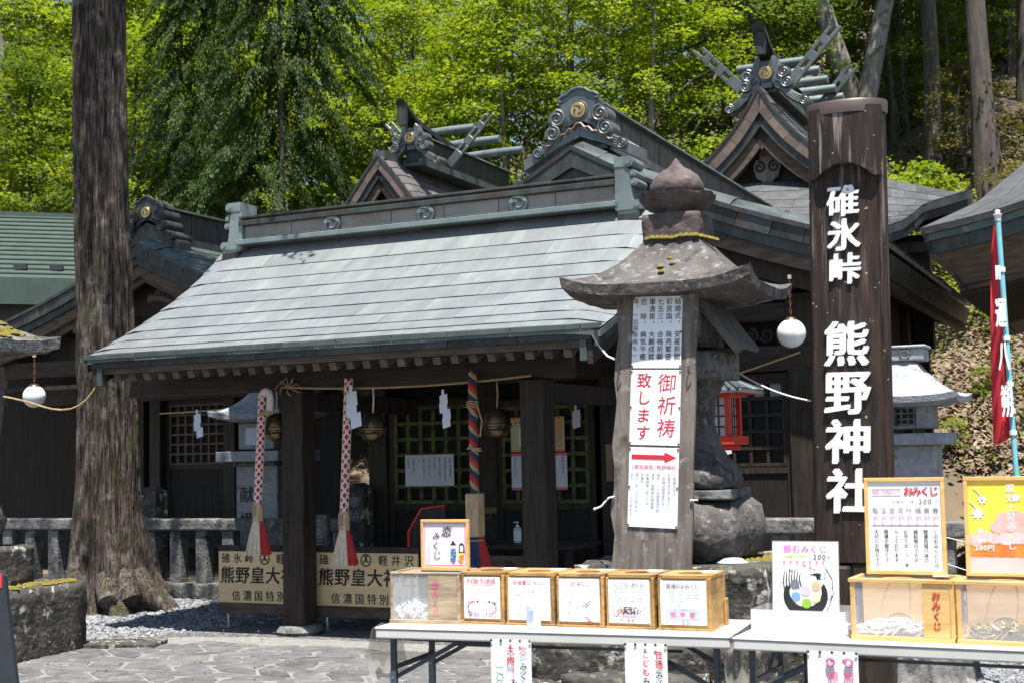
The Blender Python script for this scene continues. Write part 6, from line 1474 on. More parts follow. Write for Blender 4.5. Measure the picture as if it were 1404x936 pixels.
mb = MB(); mb.box(-.29,.29,-.29,.29,zc+.145,zc+.165); mk('eave_frame', mb, M['red_paint'], e)

# ---- banner on its pole at the right
pt, pbm = gy(1368, 297, 8.6), gy(1394, 660, 8.6)
e = thing('banner', 'red cloth banner with white characters on a light blue pole at the right edge', 'banner', (pbm.x, pbm.y, 0), None)
e.rotation_euler = (0, R(0), 0)
dirp = (pt - pbm).normalized(); bot = pbm - dirp*(pbm.z/dirp.z)
base = Vector((pbm.x, pbm.y, 0)); LT, LB = pt-base, bot-base
mb = MB(); mb.tube([LB, LT], .017, 12); mk('pole', mb, M['blue_pole'], e, smooth=True)
mb = MB(); mb.lathe([(.02,-.03),(.022,.0),(.03,.012),(.012,.02),(.02,.035),(.001,.045)], 12, tuple(LT)); mk('pole_tip', mb, M['paper'], e, smooth=True)
mb = MB(); cx_ = lambda z: LB.lerp(LT, z/LT.z)
zs = [1.62+i*.11 for i in range(17)]; rows = []
zt_ = 2.98; z0_ = 1.62
for i in range(19):
    t = i/18; z = z0_ + (zt_-z0_)*t; c = cx_(z); w = .088*(1-t)**.6 + .010; row = []
    for k in range(7):
        s = k/6; row.append((c.x + .012 - s*w, c.y + .025*math.sin(s*7+t*3) + .10*s, z - .06*s*(1-t)))
    rows.append(row)
mb.slab(rows, (0,.003,0)); mk('cloth', mb, M['red_cloth'], e, smooth=True)
mb = MB()
for ch, z, s in (("開",2.66,.10),("運",2.40,.20),("八",2.13,.20),("朔",1.84,.21)): c = cx_(z); put(mb, ch, c.x-.035, z, s, off=.05, y=c.y-.03, sx=.36)
mk('lettering', mb, M['paper'], e)
mb = MB()
for z in (2.68,2.24,1.95,1.78,1.64): c = cx_(z); mb.tube([(c.x,c.y,z-.015),(c.x,c.y,z+.015)], .024, 10)
mk('loop', mb, M['paper'], e)
# little objects behind: red rimmed dark board
p = gy(578, 738, 12.4)
e = thing('red_rimmed_board', 'dark many sided board with a red rim behind the love fortune sign', 'board', (p.x, p.y, 0), R(-8))
z1 = p.z+.27; mb = MB(); pts = [(-.12,z1-.20),(.0,z1-.0),(.22,z1+.03),(.22,z1-.6),(-.12,z1-.6)]; mb.prism(pts, 0, .02); mk('panel', mb, M['wood_dark'], e)
mb = MB(); mb.bar((-.12,-.003,z1-.62),(-.12,-.003,z1-.20),.012,.02,(1,0,0)); mb.bar((-.12,-.003,z1-.2),(.0,-.003,z1),.012,.014); mb.bar((.0,-.003,z1),(.22,-.003,z1+.03),.02,.012); mk('red_rim', mb, M['red_cloth'], e)

# ============================================================ the two folding tables and what stands on them
TT = .72
class Frame:
    def __init__(s, p, q):
        s.o = gz(*p, TT); b = gz(*q, TT); d = b - s.o; s.ln = d.length; s.x = d.normalized(); s.y = Vector((-s.x.y, s.x.x, 0)); s.rot = math.atan2(d.y, d.x)
    def w(s, x, y, z=0): return s.o + s.x*x + s.y*y + Vector((0,0,z))      # z above the table top
    def pk(s, px, py, y):
        d = ray(px, py); t = ((s.o - EYE).dot(s.y) + y)/d.dot(s.y); q = EYE + d*t - s.o; return q.dot(s.x), q.z
    def thing(s, name, label, cat, x, y, z=0, group=None, rz=0): return thing(name, label, cat, tuple(s.w(x, y, z)), s.rot + rz, group)
F1 = Frame((513,859), (1002,872)); F2 = Frame((1003,873), (1404,890))
def table(F, ln, label, legs, braces):
    e = thing('folding_table', label, 'table', (F.o.x, F.o.y, 0), F.rot)
    mb = MB(); mb.box(0, ln, 0, .62, TT-.012, TT); mk('table_top', mb, M['table_top'], e, bevel=.006, seg=2)
    mb = MB(); mb.box(0.004, ln-.004, .004, .03, TT-.058, TT-.0125); mb.box(.004,.03,.03,.61,TT-.058,TT-.0125); mb.box(ln-.03,ln-.004,.03,.61,TT-.058,TT-.0125); mb.box(.03,ln-.03,.59,.615,TT-.058,TT-.0125)
    mk('apron', mb, M['table_top'], e, bevel=.008, seg=2)
    for x in legs:
        for y in (.07, .55):
            mb = MB(); mb.box(x-.014, x+.014, y-.014, y+.014, 0, TT-.05); mk('leg', mb, M['steel_dark'], e, bevel=.003)
            mb = MB(); mb.box(x-.0165, x+.0165, y-.0165, y+.0165, .0, .50); lo = mk('lower_leg', mb, M['steel_sleeve'], e, bevel=.003)
            mb = MB(); mb.lathe([(.006,0),(.006,.004),(.001,.005)], 8, M=Matrix.Translation((x, y-.017, .46)) @ Matrix.Rotation(PI/2,4,'X')); mk('rivet', mb, M['steel'], lo)
        mb = MB(); mb.box(x-.01, x+.01, .08, .54, .50, .52); mb.box(x-.01, x+.01, .08, .54, .30, .32); mk('cross_bar', mb, M['steel_dark'], e)
    for (x0, z0, x1, z1, y) in braces:
        mb = MB(); mb.bar((x0, y, z0), (x1, y, z1), .014, .022); mk('brace', mb, M['steel_dark'], e)
    for z in (.60,.635): mb = MB(); mb.bar((.3, .30, z), (ln-.3, .30, z), .014, .014); mk('shelf_rod', mb, M['steel_dark'], e)
    return e
M['steel_sleeve'] = plain('blue_grey_steel_sleeve', (.12,.16,.20), .35, .6)
table(F1, 1.825, 'long white folding table holding the row of six fortune boxes', (.075, 1.745), ((.08,.46,.42,.64,.075),(.08,.46,.42,.64,.545),(1.74,.46,1.40,.64,.075),(1.74,.46,1.40,.64,.545)))
table(F2, 1.83, 'white folding table at the right holding the two framed posters', (.075, 1.745), ((.08,.46,.42,.64,.075),(.08,.46,.42,.64,.545),(1.74,.46,1.40,.64,.075)))
def vinyl(F, x, label, w=.16):
    e = F.thing('table_cover', label, 'plastic cover', x, .0, 0); mb = MB(); rows = []
    for i in range(9):
        t = i/8; rows.append([(-.02-.03*math.sin(t*3)+.01*math.sin(k*2), .02+k*.09, -.01-.28*t + .02*math.sin(k*1.5)) for k in range(6)])
    mb.slab(rows, (.002,0,0)); mk('sheet', mb, M['vinyl_clear'], e, smooth=True); return e
M['vinyl_clear'] = acrylic('smoky_clear_vinyl', .35, (.55,.55,.5))
vinyl(F1, .0, 'clear smoky vinyl hanging over the left end of the long table'); vinyl(F1, 1.84, 'clear smoky vinyl hanging in the gap between the two tables')

# papers hung on the front edges
def hanger(F, x0, x1, label, cols):
    e = F.thing('paper_strip', label, 'paper strip', (x0+x1)/2, -.022, -.04); w = (x1-x0)/2
    mb = MB(); rows = []
    for i in range(8): rows.append([(-w + 2*w*k/4, -.004*math.sin(k*1.6+i*.7), -.45*i/7) for k in range(5)])
    mb.slab(rows, (0,.002,0)); mk('paper', mb, M['paper'], e, smooth=True)
    mb = MB()
    for k in range(5): mb.lathe([(.006,0),(.007,.003),(.001,.004)], 8, M=Matrix.Translation((-w*.95 + 2*w*.95*k/4, -.006, .006-.01)) @ Matrix.Rotation(PI/2,4,'X'))
    mk('grommet', mb, M['bronze'], e)
    for tx, x, z, sz, tm in cols:
        mb = MB(); vtext(mb, tx, x*w, z, sz, 1.12, off=.018, y=-.008); mk('lettering', mb, M[tm], e)
    return e
hanger(F1, .645, .855, 'long white paper strip hung from the table with love fortune and couple fortune writing', [("恋", .62, -.03, .042, 'ink_pink'), ("みくじ", .62, -.105, .042, 'ink'), ("夫婦", .0, -.03, .044, 'ink_red'), ("よろ|こび", .12, -.13, .020, 'ink_pink'), ("みくじ", .12, -.185, .042, 'ink'), ("一〇〇", -.55, -.115, .042, 'ink_green')])
hanger(F1, 1.325, 1.53, 'white paper strip hung below the fifth and sixth boxes with ordinary and children fortune writing', [("普通", .62, -.03, .040, 'ink_red'), ("みくじ", .62, -.125, .038, 'ink'), ("こども", .0, -.03, .038, 'ink_red'), ("みくじ", .0, -.155, .038, 'ink'), ("五〇", -.6, -.18, .042, 'ink_green')])
hanger(F2, .355, .58, 'white paper strip hung from the right hand table with pink circles', [("開運|みくじ", .62, -.085, .046, 'ink_pink'), ("願石|みくじ", .0, -.085, .046, 'ink_pink'), ("二〇〇", -.62, -.14, .042, 'ink_green')])
mb = MB()
for x in (.44+.02, .52+.02): mb.tube([tuple(F2.w(x+.016*math.cos(k*PI/8), -.032, -.085+.016*math.sin(k*PI/8))) for k in range(17)], .005, 5)
mk('pink_circle', mb, M['ink_pink'], None); o = bpy.data.objects['pink_circle']; par = [q for q in COL.objects if q.name.startswith('paper_strip')][-1]
bpy.context.view_layer.update(); o.parent = par; o.matrix_parent_inverse = par.matrix_world.inverted()

# fortune boxes
def paper_sheet(e, w, h, cx, cz, y, m='paper', name='paper_sheet'):
    mb = MB(); mb.slab([[(cx-w/2, y-.002*math.sin(i), cz-h/2+h*i/4), (cx+w/2, y-.001*math.cos(i), cz-h/2+h*i/4)] for i in range(5)], (0,.0015,0)); return mk(name, mb, M[m], e)
def fortune_box(label, x0, x1, y0, hgt=.262, dep=.285, wood='box_wood', rz=0.0, side=False):
    e = F1.thing('fortune_box', label, 'fortune box', (x0+x1)/2, y0, 0, 'wooden fortune slip boxes in a row', rz); w = (x1-x0)/2-.002; t = .014
    for nm, b in (('side_panel', (-w, -w+t, 0, dep, .012, hgt-t)), ('side_panel', (w-t, w, 0, dep, .012, hgt-t)), ('back_panel', (-w+t, w-t, dep-t, dep, .012, hgt-t)), ('front_panel', (-w+t, w-t, .003, t, .012, hgt-t)), ('base_panel', (-w-.003, w+.003, -.008, dep, 0, .012))):
        mb = MB(); mb.box(*b); mk(nm, mb, M[wood], e, bevel=.002)
    # lid with a round hole
    mb = MB(); n = 28; cx, cy, r = 0, dep*.45, .062; W_, D_ = w+.002, dep+.002; o_ = []; i_ = []
    for k in range(n):
        a = 2*PI*k/n; c, s_ = math.cos(a), math.sin(a); f = 1/max(abs(c)/W_, abs(s_)/(cy+.004 if s_ < 0 else D_-cy)); o_.append((c*f, cy+s_*f)); i_.append((cx+r*c, cy+r*s_))
    for z in (hgt-t, hgt): mb.v += [(x, y, z) for x, y in o_] + [(x, y, z) for x, y in i_]
    for k in range(n):
        k2 = (k+1) % n; mb.f += [(2*n+k, 2*n+k2, 3*n+k2, 3*n+k), (k, n+k, n+k2, k2), (k, k2, 2*n+k2, 2*n+k), (n+k, 3*n+k, 3*n+k2, n+k2)]
    mk('lid', mb, M[wood], e)
    mb = MB(); mb.box(-w+t+.001, w-t-.001, t+.001, dep-t-.001, .013, .03); mk('shade_toned_slips', mb, M['dark_void'], e)  # slip layer in near-black, the shade inside the box put into its colour
    mb = MB(); mb.box(w*.35, w*.95, dep*.62, dep*.86, hgt+.0005, hgt+.002, Matrix.Rotation(R(4), 4, 'Z')); mk('loose_note', mb, M['paper'], e)
    if side: mb = MB(); mb.box(w+.001, w+.012, dep-.045, dep+.008, .0, .13); mk('side_bracket', mb, M[wood], e, bevel=.003)
    return e, w
specs = [
 ('plain oak fortune box with an English sheet headed FORTUNE, second in the row', 633, 693, .215),
 ('fortune box with the couple fortune sheet, behind the clear pump bottle', 694, 762, .20),
 ('fortune box with a love fortune sheet and a slanting red line, fourth in the row', 763, 830, .185),
 ('fortune box with the children fortune sheet in a pink frame, fifth in the row', 831, 899, .17),
 ('fortune box with the grey blue printed band, last at the right end of the row', 902, 977, .155)]
bx = []
for i, (lab, p0, p1, y) in enumerate(specs):
    x0 = F1.pk(p0, 855, y)[0]; x1 = F1.pk(p1, 862, y)[0]
    e, w = fortune_box(lab, x0, x1, y, wood='box_wood', rz=R(-2.5), side=(i == 4)); bx.append((e, w))
ys_ = -.0015
def small_lines(e, rows, w, tm='ink_blue', sz=.0105):
    mb = MB()
    for txt, x, z in rows: htext(mb, txt, x, z, sz, off=.01, y=ys_-.003)
    mk('small_print', mb, M[tm], e)
def head(e, parts, z, sz, name='heading'):
    for txt, x0, x1, tm in parts: mb = MB(); htext(mb, txt, x0, z, sz, x1=x1, off=.015, y=ys_-.003); mk(name, mb, M[tm], e)
for (e, w) in bx: paper_sheet(e, 2*w-.036, .212, -.004, .134, ys_)
e, w = bx[0]; head(e, [("FORTUNE", -.088, .078, 'ink_red')], .218, .034); head(e, [("English and 日本語", -.06, .05, 'ink_pink')], .196, .012, 'subheading')
small_lines(e, [("General fortune  .", -.085, .182), ("Hopes     Direction   Love", -.085, .167), ("Desire     Travel    Marriage", -.085, .152), ("Lost article  Moving  Study", -.085, .137), ("Business  Negotiation  Job", -.085, .122)], w, 'ink_pale' if 'ink_pale' in M else M.setdefault('ink_pale', plain('pale_blue_ink', (.55,.60,.85), .6)) and 'ink_pale')
mb = MB(); mb2 = MB(); mb3 = MB(); rg = random.Random(4)
for k in range(34):
    a = 2*PI*k/34; c, s_ = math.cos(a), math.sin(a); x = .078*(abs(c)**.5)*(1 if c > 0 else -1)-.004; z = .083 + .030*(abs(s_)**.5)*(1 if s_ > 0 else -1)
    tgt = rg.choice([mb, mb2, mb3]); q = rg.uniform(.003,.006); tgt.prism([(x-q,z-q),(x+q,z-q*.6),(x+q*.8,z+q),(x-q*.5,z+q*1.2)], ys_-.004, ys_-.003)
mk('ornament_black', mb, M['ink'], e); mk('ornament_pink', mb2, M['ink_pink'], e); mk('ornament_lilac', mb3, M['ink_lilac'] if 'ink_lilac' in M else M.setdefault('ink_lilac', plain('lilac_ink', (.62,.4,.7), .6)), e)
head(e, [("¥100/piece", -.078, .078, 'ink_grey')], .043, .026, 'price')
e, w = bx[1]; head(e, [("夫婦慶び", -.094, .010, 'ink_red'), ("みくじ", .018, .085, 'ink_grey')], .214, .024)
small_lines(e, [("仲むつまじい夫婦に、そうでない", -.09, .187), ("ちょっとケンカ中の夫婦にも素敵", -.09, .170), ("な御縁をむすぶ。", -.09, .153), ("・仕事", -.07, .130), ("・子宝", -.07, .113), ("・健康", -.07, .098), ("・夫婦仲", -.07, .083)], w)
head(e, [("1体", -.080, -.055, 'ink_grey')], .064, .014, 'price'); head(e, [("100円", -.078, .0, 'ink_grey')], .040, .022, 'price')
mb = MB(); mb.box(.045,.049,ys_-.004,ys_-.003,.03,.132); mb.box(.02,.049,ys_-.004,ys_-.003,.129,.132); vtext(mb, "夫婦慶び", .035, .12, .016, y=ys_-.003, off=.02); mk('picture_frame', mb, M['ink'], e)
e, w = bx[2]; head(e, [("恋", -.050, -.022, 'ink_pink'), ("みくじ", -.015, .052, 'ink_grey')], .214, .026)
small_lines(e, [("恋する人のためのおみくじです 良縁", -.085, .182), ("を願って引いて下さい。", -.085, .166), ("・恋愛", -.07, .140), ("・縁談", -.07, .126), ("・相性・出会い", -.07, .112), ("・その他の運勢", -.07, .098)], w)
head(e, [("1体", -.080, -.055, 'ink_grey')], .068, .014, 'price'); head(e, [("100円", -.076, -.01, 'ink_grey')], .043, .022, 'price')
mb = MB(); mb.bar((.012, ys_-.004, .100), (.062, ys_-.004, .133), .0015, .004); mb.tube([(.02,ys_-.004,.048),(.035,ys_-.004,.052),(.045,ys_-.004,.035),(.06,ys_-.004,.03),(.04,ys_-.004,.038),(.05,ys_-.004,.022),(.066,ys_-.004,.026)], .0022, 5); mk('red_cord_print', mb, M['ink_red'], e)
mb = MB(); vtext(mb, "恋みくじ", .038, .112, .017, 1.0, off=.0, y=ys_-.003); mk('slip_lettering', mb, M['ink_grey'], e)
e, w = bx[3]; head(e, [("こども", -.082, -.002, 'ink_pink'), ("みくじ", .010, .074, 'ink_grey')], .216, .026)
small_lines(e, [("お子様にも分かりやすく、こどもの", -.085, .192), ("運勢、神様からのご助言を致します。", -.085, .176), ("た楽しく為になる、みくじです。", -.085, .160), ("・学業 ・友達 ・失物 ・健康", -.075, .145), ("・遊び ・旅行 ・願事 ・お金", -.075, .131)], w)
mb = MB(); x0, x1, z0, z1 = -.085, .076, .055, .115
for b in ((x0,x1,z0,z0+.002),(x0,x1,z1-.002,z1),(x0,x0+.002,z0,z1),(x1-.002,x1,z0,z1)): mb.box(b[0], b[1], ys_-.004, ys_-.003, b[2], b[3])
mk('pink_frame', mb, M['ink_pink'], e)
for txt, tm, a0 in (("こども", 'ink_red', 158), ("おみくじ", 'ink', 104)):
    mb = MB()
    for k, ch in enumerate(txt): a = R(a0 - k*19); put(mb, ch, -.004+.072*math.cos(a), .052+.045*math.sin(a), .026, off=.04, y=ys_-.004, rot=a-PI/2)
    mk('arched_lettering', mb, M[tm], e)
mb = MB()
for sg in (-1,1): mb.tube([(-.004+sg*.018+.015*math.cos(R(20+14*k)), ys_-.004, .064+.017*math.sin(R(20+14*k))) for k in range(11)], .0035, 5)
mk('small_faces', mb, M['ink'], e)
head(e, [("1体", -.062, -.035, 'ink_grey')], .040, .014, 'price'); head(e, [("50", -.018, .026, 'ink')], .040, .024, 'price'); head(e, [("円", .045, .06, 'ink_grey')], .040, .014, 'price')
e, w = bx[4]; head(e, [("普通のおみくじ", -.088, .078, 'ink_grey')], .212, .026)
small_lines(e, [("・願望  ・待人  ・失物  ・旅行", -.08, .183), ("・商売  ・学問  ・方位  ・相場", -.08, .168), ("・争事  ・恋愛  ・転居  ・縁談", -.08, .153), ("・病気  ・出産", -.08, .138), ("この内容が書いて 有ります。", -.08, .116)], w)
mb = MB(); mb.box(-.092,.078,ys_-.004,ys_-.003,.058,.104); mk('grey_blue_band', mb, M['band'] if 'band' in M else M.setdefault('band', mat('grey_blue_print', (.33,.40,.58), (.62,.66,.75), scale=60, rough=.6)), e)
mb = MB(); htext(mb, "御神籤", -.078, .076, .028, x1=.064, off=.02, y=ys_-.005); htext(mb, "み二く", -.06, .098, .010, x1=.05, off=.02, y=ys_-.005); mk('band_lettering', mb, M['ink_pink'], e)
head(e, [("1体", -.062, -.035, 'ink_grey')], .038, .014, 'price'); head(e, [("50", -.018, .026, 'ink')], .038, .024, 'price'); head(e, [("円", .045, .06, 'ink_grey')], .038, .014, 'price')
# first box: clear front with folded slips
x0 = F1.pk(536, 853, .17)[0]; x1 = F1.pk(630, 852, .17)[0]; w = (x1-x0)/2; dep = .28; hg = .262; t = .013
e = F1.thing('fortune_box', 'grey worn fortune box, first in the row, with a clear front full of folded slips', 'fortune box', (x0+x1)/2, .17, 0, 'wooden fortune slip boxes in a row', R(1))
for b in ((-w,-w+t,0,t,.02,hg-t),(w-t,w,0,t,.02,hg-t),(-w,-w+t,dep-t,dep,.02,hg-t),(w-t,w,dep-t,dep,.02,hg-t),(-w-.004,w+.004,-.006,dep,0,.02),(-w,w,0,dep,hg-t,hg-t+.004),(-w,w,-.001,t,hg-t+.004,hg),(-w,w,dep-t,dep,hg-t+.004,hg),(-w,-w+t,t,dep-t,hg-t+.004,hg),(w-t,w,t,dep-t,hg-t+.004,hg)):
    mb = MB(); mb.box(*b); mk('frame_piece', mb, M['old_box'], e, bevel=.0015)
mb = MB(); mb.box(.018, w-t-.001, .002, .010, .021, hg-t-.001); pn = mk('front_panel', mb, M['old_box'], e)
mb = MB(); vtext(mb, "恋みくじ", .062, .222, .042, 1.1, off=.015, y=-.001, sh=.1); mk('lettering', mb, M['ink_pink'], pn)
mb = MB(); mb.box(-.045, w-t-.001, dep*.55, dep*.58, .021, hg-t-.001); mk('inner_panel', mb, M['block_wood'], e)
mb = MB(); mb.box(w-t*.6, w-t*.4, t, dep-t, .02, hg-t); mk('side_panel', mb, M['old_box'], e)
mb = MB(); mb.box(-w+t, .017, .003, .006, .021, hg-t-.001); mk('clear_front', mb, M['acrylic'], e)
mb = MB(); mb.box(-w+.003, -w+.006, t, dep-t, .021, hg-t-.001); mk('clear_side', mb, M['acrylic'], e)
def slips(e, n, bx_, seed, m, sz=.022, name='folded_slips', heap=.11, pink=True):
    rg = random.Random(seed); mb = MB(); mp = MB()
    for i in range(n):
        x = rg.uniform(bx_[0], bx_[1]); y = rg.uniform(bx_[2], bx_[3]); z = bx_[4] + rg.random()*heap*(1-.35*abs((x-bx_[0])/(bx_[1]-bx_[0])*2-1))
        T = Matrix.Translation((x, y, z)) @ Euler((rg.uniform(-.9,.9), rg.uniform(-.9,.9), rg.uniform(0,3))).to_matrix().to_4x4(); s = sz*rg.uniform(.8,1.2)
        mb.box(-s, s, -s*.75, s*.75, -s*.12, s*.12, T)
        if i % 4 == 0: mp.box(-s*.99, s*.99, -s*.2, -s*.08, -s*.13, s*.13, T)
    o = mk(name, mb, M[m], e, bevel=.001); tag(o, kind='stuff')
    if pink: tag(mk('pink_print', mp, M['ink_pink'], e), kind='stuff')
    return o
slips(e, 210, (-w+.03, .0, .03, dep*.5, .03), 3, 'paper', heap=.085)

# love fortune sign on the boxes
a_, za = F1.pk(611, 777, .30)
e = F1.thing('love_fortune_sign', 'square framed pink sign with two little costume dolls standing on the first two boxes', 'sign', a_, .30, .268, None, R(-1))
w = .137; h = .258
for nm, b in (('frame_rail', (-w,w,-.012,.012,0,.014)),('frame_rail', (-w,w,-.012,.012,h-.014,h)),('frame_stile', (-w,-w+.014,-.0115,.0115,.014,h-.014)),('frame_stile', (w-.014,w,-.0115,.0115,.014,h-.014))): mb = MB(); mb.box(*b); mk(nm, mb, M['pine_box'], e, bevel=.002)
mb = MB(); mb.box(-w+.014,w-.014,-.004,.004,.014,h-.014); mk('panel', mb, M['paper_pink'], e)
mb = MB()
for b in ((-w+.02,w-.02,.02,.0225),(-w+.02,w-.02,h-.0225,h-.02),(-w+.02,-w+.0225,.0225,h-.0225),(w-.0225,w-.02,.0225,h-.0225)): mb.box(b[0],b[1],-.006,-.0045,b[2],b[3])
mk('pink_border', mb, M['ink_pink'], e)
mb = MB(); put(mb, "恋", .012, .195, .058, off=.018, y=-.006, sh=.2); put(mb, "み", -.048, .172, .042, off=.012, y=-.006, sh=.3); put(mb, "く", -.052, .122, .048, off=.01, y=-.006, sh=.15); put(mb, "じ", -.046, .072, .052, off=.01, y=-.006, sh=.1); mk('brush_lettering', mb, M['ink'], e)
mb = MB(); vtext(mb, "一本二〇〇円", -.094, .125, .014, 1.1, off=.0, y=-.006); mk('side_lettering', mb, M['ink_pink'], e)
def poly(e, name, pts, y, m): mb = MB(); mb.prism(pts, y-.001, y); return mk(name, mb, M[m], e)
X = .048; poly(e, 'doll_hat', [(X-.016,.124),(X+.016,.124),(X+.011,.133),(X+.006,.136),(X+.007,.145),(X-.007,.145),(X-.006,.136),(X-.011,.133)], -.006, 'ink'); poly(e, 'doll_face', [(X-.013,.108),(X+.013,.108),(X+.014,.124),(X-.014,.124)], -.0055, 'paper')
poly(e, 'doll_robe', [(X-.010,.102),(X+.010,.104),(X+.017,.088),(X+.012,.045),(X+.002,.03),(X-.018,.046),(X-.012,.070),(X-.016,.086)], -.0055, 'ink_blue'); poly(e, 'doll_sash', [(X-.015,.070),(X+.016,.070),(X+.016,.080),(X-.015,.080)], -.0065, 'ink_green')
for dx, dz, m_ in ((-.006,.055,'ink_green'),(.005,.048,'ink_pink'),(.006,.092,'ink_yellow'),(-.006,.062,'paper')): poly(e, 'robe_spot', [(X+dx-.003,dz-.002),(X+dx+.003,dz-.002),(X+dx+.002,dz+.003),(X+dx-.002,dz+.003)], -.0065, m_)
X = .096; poly(e, 'doll_hair', [(X-.017,.086),(X+.017,.086),(X+.014,.125),(X+.006,.135),(X-.006,.135),(X-.014,.125)], -.0055, 'ink'); poly(e, 'doll_face', [(X-.009,.092),(X+.009,.092),(X+.009,.122),(X-.009,.122)], -.0065, 'paper')
poly(e, 'doll_robe', [(X-.011,.086),(X+.015,.086),(X+.010,.060),(X+.002,.028),(X-.022,.046),(X-.012,.066)], -.006, 'ink_orange'); poly(e, 'doll_sash', [(X-.014,.070),(X+.014,.074),(X+.014,.084),(X-.014,.082)], -.007, 'ink_yellow')
for dx, dz, m_ in ((-.010,.050,'paper'),(.0,.058,'ink_green'),(.0,.042,'ink_yellow'),(.006,.130,'ink_red')): poly(e, 'robe_spot', [(X+dx-.003,dz-.002),(X+dx+.003,dz-.002),(X+dx+.002,dz+.003),(X+dx-.002,dz+.003)], -.0075, m_)

# pump bottles
def pump(label, p, r, h, rz=0, lbl='paper_blue', txt=True):
    e = thing('pump_bottle', label, 'bottle', tuple(p), rz, 'hand gel pump bottles')
    mb = MB(); mb.lathe([(r*.96,0),(r,.004),(r,h*.62),(r*.92,h*.68),(r*.5,h*.74),(r*.42,h*.76)], 24); mk('bottle_body', mb, M['bottle'], e, smooth=45)
    mb = MB(); mb.lathe([(r*.9,.006),(r*.93,.01),(r*.93,h*.5),(r*.9,h*.5)], 20); mk('gel', mb, M['bottle'], e, smooth=45)
    mb = MB(); n = 12; rows = [[(1.01*r*math.cos(PI+PI*k/n), 1.01*r*math.sin(PI+PI*k/n), z) for k in range(n+1)] for z in (h*.10, h*.55)]; mb.grid(rows); mk('label', mb, M[lbl], e, smooth=True)
    mb = MB(); mb.lathe([(r*.44,h*.75),(r*.46,h*.80),(r*.3,h*.82),(.004,h*.83),(.004,h*.93),(.012,h*.935),(.012,h*.97),(.003,h*.975)], 14); mb.tube([(0,0,h*.955),(-r*.75,-.004,h*.95),(-r*.95,-.004,h*.92)], .0055, 8); mk('pump', mb, M['laminate'], e, smooth=45)
    if txt: mb = MB(); [mb.box(-r*.5, r*.3, -r*1.05, -r*1.03, h*(.2+.06*k), h*(.22+.06*k)) for k in range(5)]; mk('label_print', mb, M['ink_pale'], e)
    return e
pump('clear pump bottle of hand gel standing in front of the third box', F1.w(F1.pk(732, 858, .10)[0], .10, .0005), .036, .20, F1.rot)
pump('small blue labelled pump bottle on the dark bench behind the boxes', W(*( (lambda q: (q[0], 1.2))(pb(710, 745, 1.2)) ), .741), .038, .20, -TH, 'laminate')

# ------------------------------------------------------------ right hand table
e = F2.thing('clear_tray', 'clear open box of white paper slips at the left end of the right hand table', 'tray', .08, .05, 0)
mb = MB(); mb.box(0,.435,0,.003,0,.125); mk('front_wall', mb, M['milky'], e)
mb = MB(); mb.box(0,.003,.003,.26,0,.125); mb.box(.432,.435,.003,.26,0,.125); mb.box(0,.435,.26,.263,0,.125); mk('side_walls', mb, M['acrylic'], e)
mb = MB(); mb.box(.003,.432,.003,.26,.001,.004); mk('floor', mb, M['paper'], e)
slips(e, 190, (.03,.41,.03,.22,.012), 9, 'paper', sz=.028, heap=.03, pink=False)
e = F2.thing('wishing_stone_card', 'white card with a black bird and coloured stones propped up in the clear tray', 'card', .292, .215, .004); e.rotation_euler = (R(-6), 0, F2.rot)
w, h = .155, .42
mb = MB(); mb.box(-w,w,0,.004,0,h); mk('card', mb, M['paper'], e); mb = MB()
for b in ((-w-.003,-w,0,h),(w,w+.003,0,h),(-w-.003,w+.003,h,h+.003)): mb.box(b[0],b[1],-.002,.006,b[2],b[3])
mk('clear_edge', mb, M['vinyl_clear'], e)
mb = MB(); htext(mb, "願石みくじ", -.105, .385, .040, x1=.105, off=.012, y=-.002); mk('heading', mb, M['ink_magenta'] if 'ink_magenta' in M else M.setdefault('ink_magenta', plain('magenta_ink', (.75,.10,.50), .6)), e)
mb = MB(); htext(mb, "200", .035, .350, .034, x1=.10, off=.02, y=-.002); htext(mb, "円", .10, .347, .02, off=.01, y=-.002); mk('price', mb, M['ink'], e)
mb = MB(); htext(mb, "(神様の石守付)", -.105, .353, .017, x1=.02, off=.03, y=-.002); mk('yellow_line', mb, M['ink_yellow'], e)
mb = MB()
for k in range(7): vtext(mb, "願石", -.10+.031*k, .333, .013, 1.05, off=.02, y=-.002)
mk('small_print', mb, M['ink_pink'], e)
cx, cz, r = .0, .17, .105
arc = lambda r_, a0, a1, n, ox=0, oz=0: [(cx+ox+r_*math.cos(R(a0+(a1-a0)*k/n)), cz+oz+r_*.95*math.sin(R(a0+(a1-a0)*k/n))) for k in range(n+1)]
mb = MB(); mb.strip(arc(r, 150, 395, 26), arc(r*.72, 165, 375, 26, .0, .020), -.002, -.0005)
for k in range(7): x = -.104+.0125*k; mb.strip([(x+.006*k*.3, .20),(x-.002, .245),(x+.004,.292-.004*abs(k-2))], [(x+.006*k*.3+.005, .20),(x+.004, .245),(x+.007,.292-.004*abs(k-2))], -.002-.0001*(k+1), -.0005)
mb.prism([(.02,.268),(.055,.275),(.075,.27),(.07,.252),(.078,.248),(.055,.245),(.05,.262)], -.0021, -.0005)
for x in (-.055, .0, .045): mb.tube([(x,-.0015,.075),(x+.008,-.0015,.052),(x-.016,-.0015,.042)], .003, 4); mb.tube([(x+.008,-.0015,.052),(x+.026,-.0015,.044)], .003, 4)
mb.tube([(.095,-.001,.30),(.125,-.001,.25),(.13,-.001,.18),(.10,-.001,.10)], .002, 4); mk('bird_print', mb, M['ink'], e)
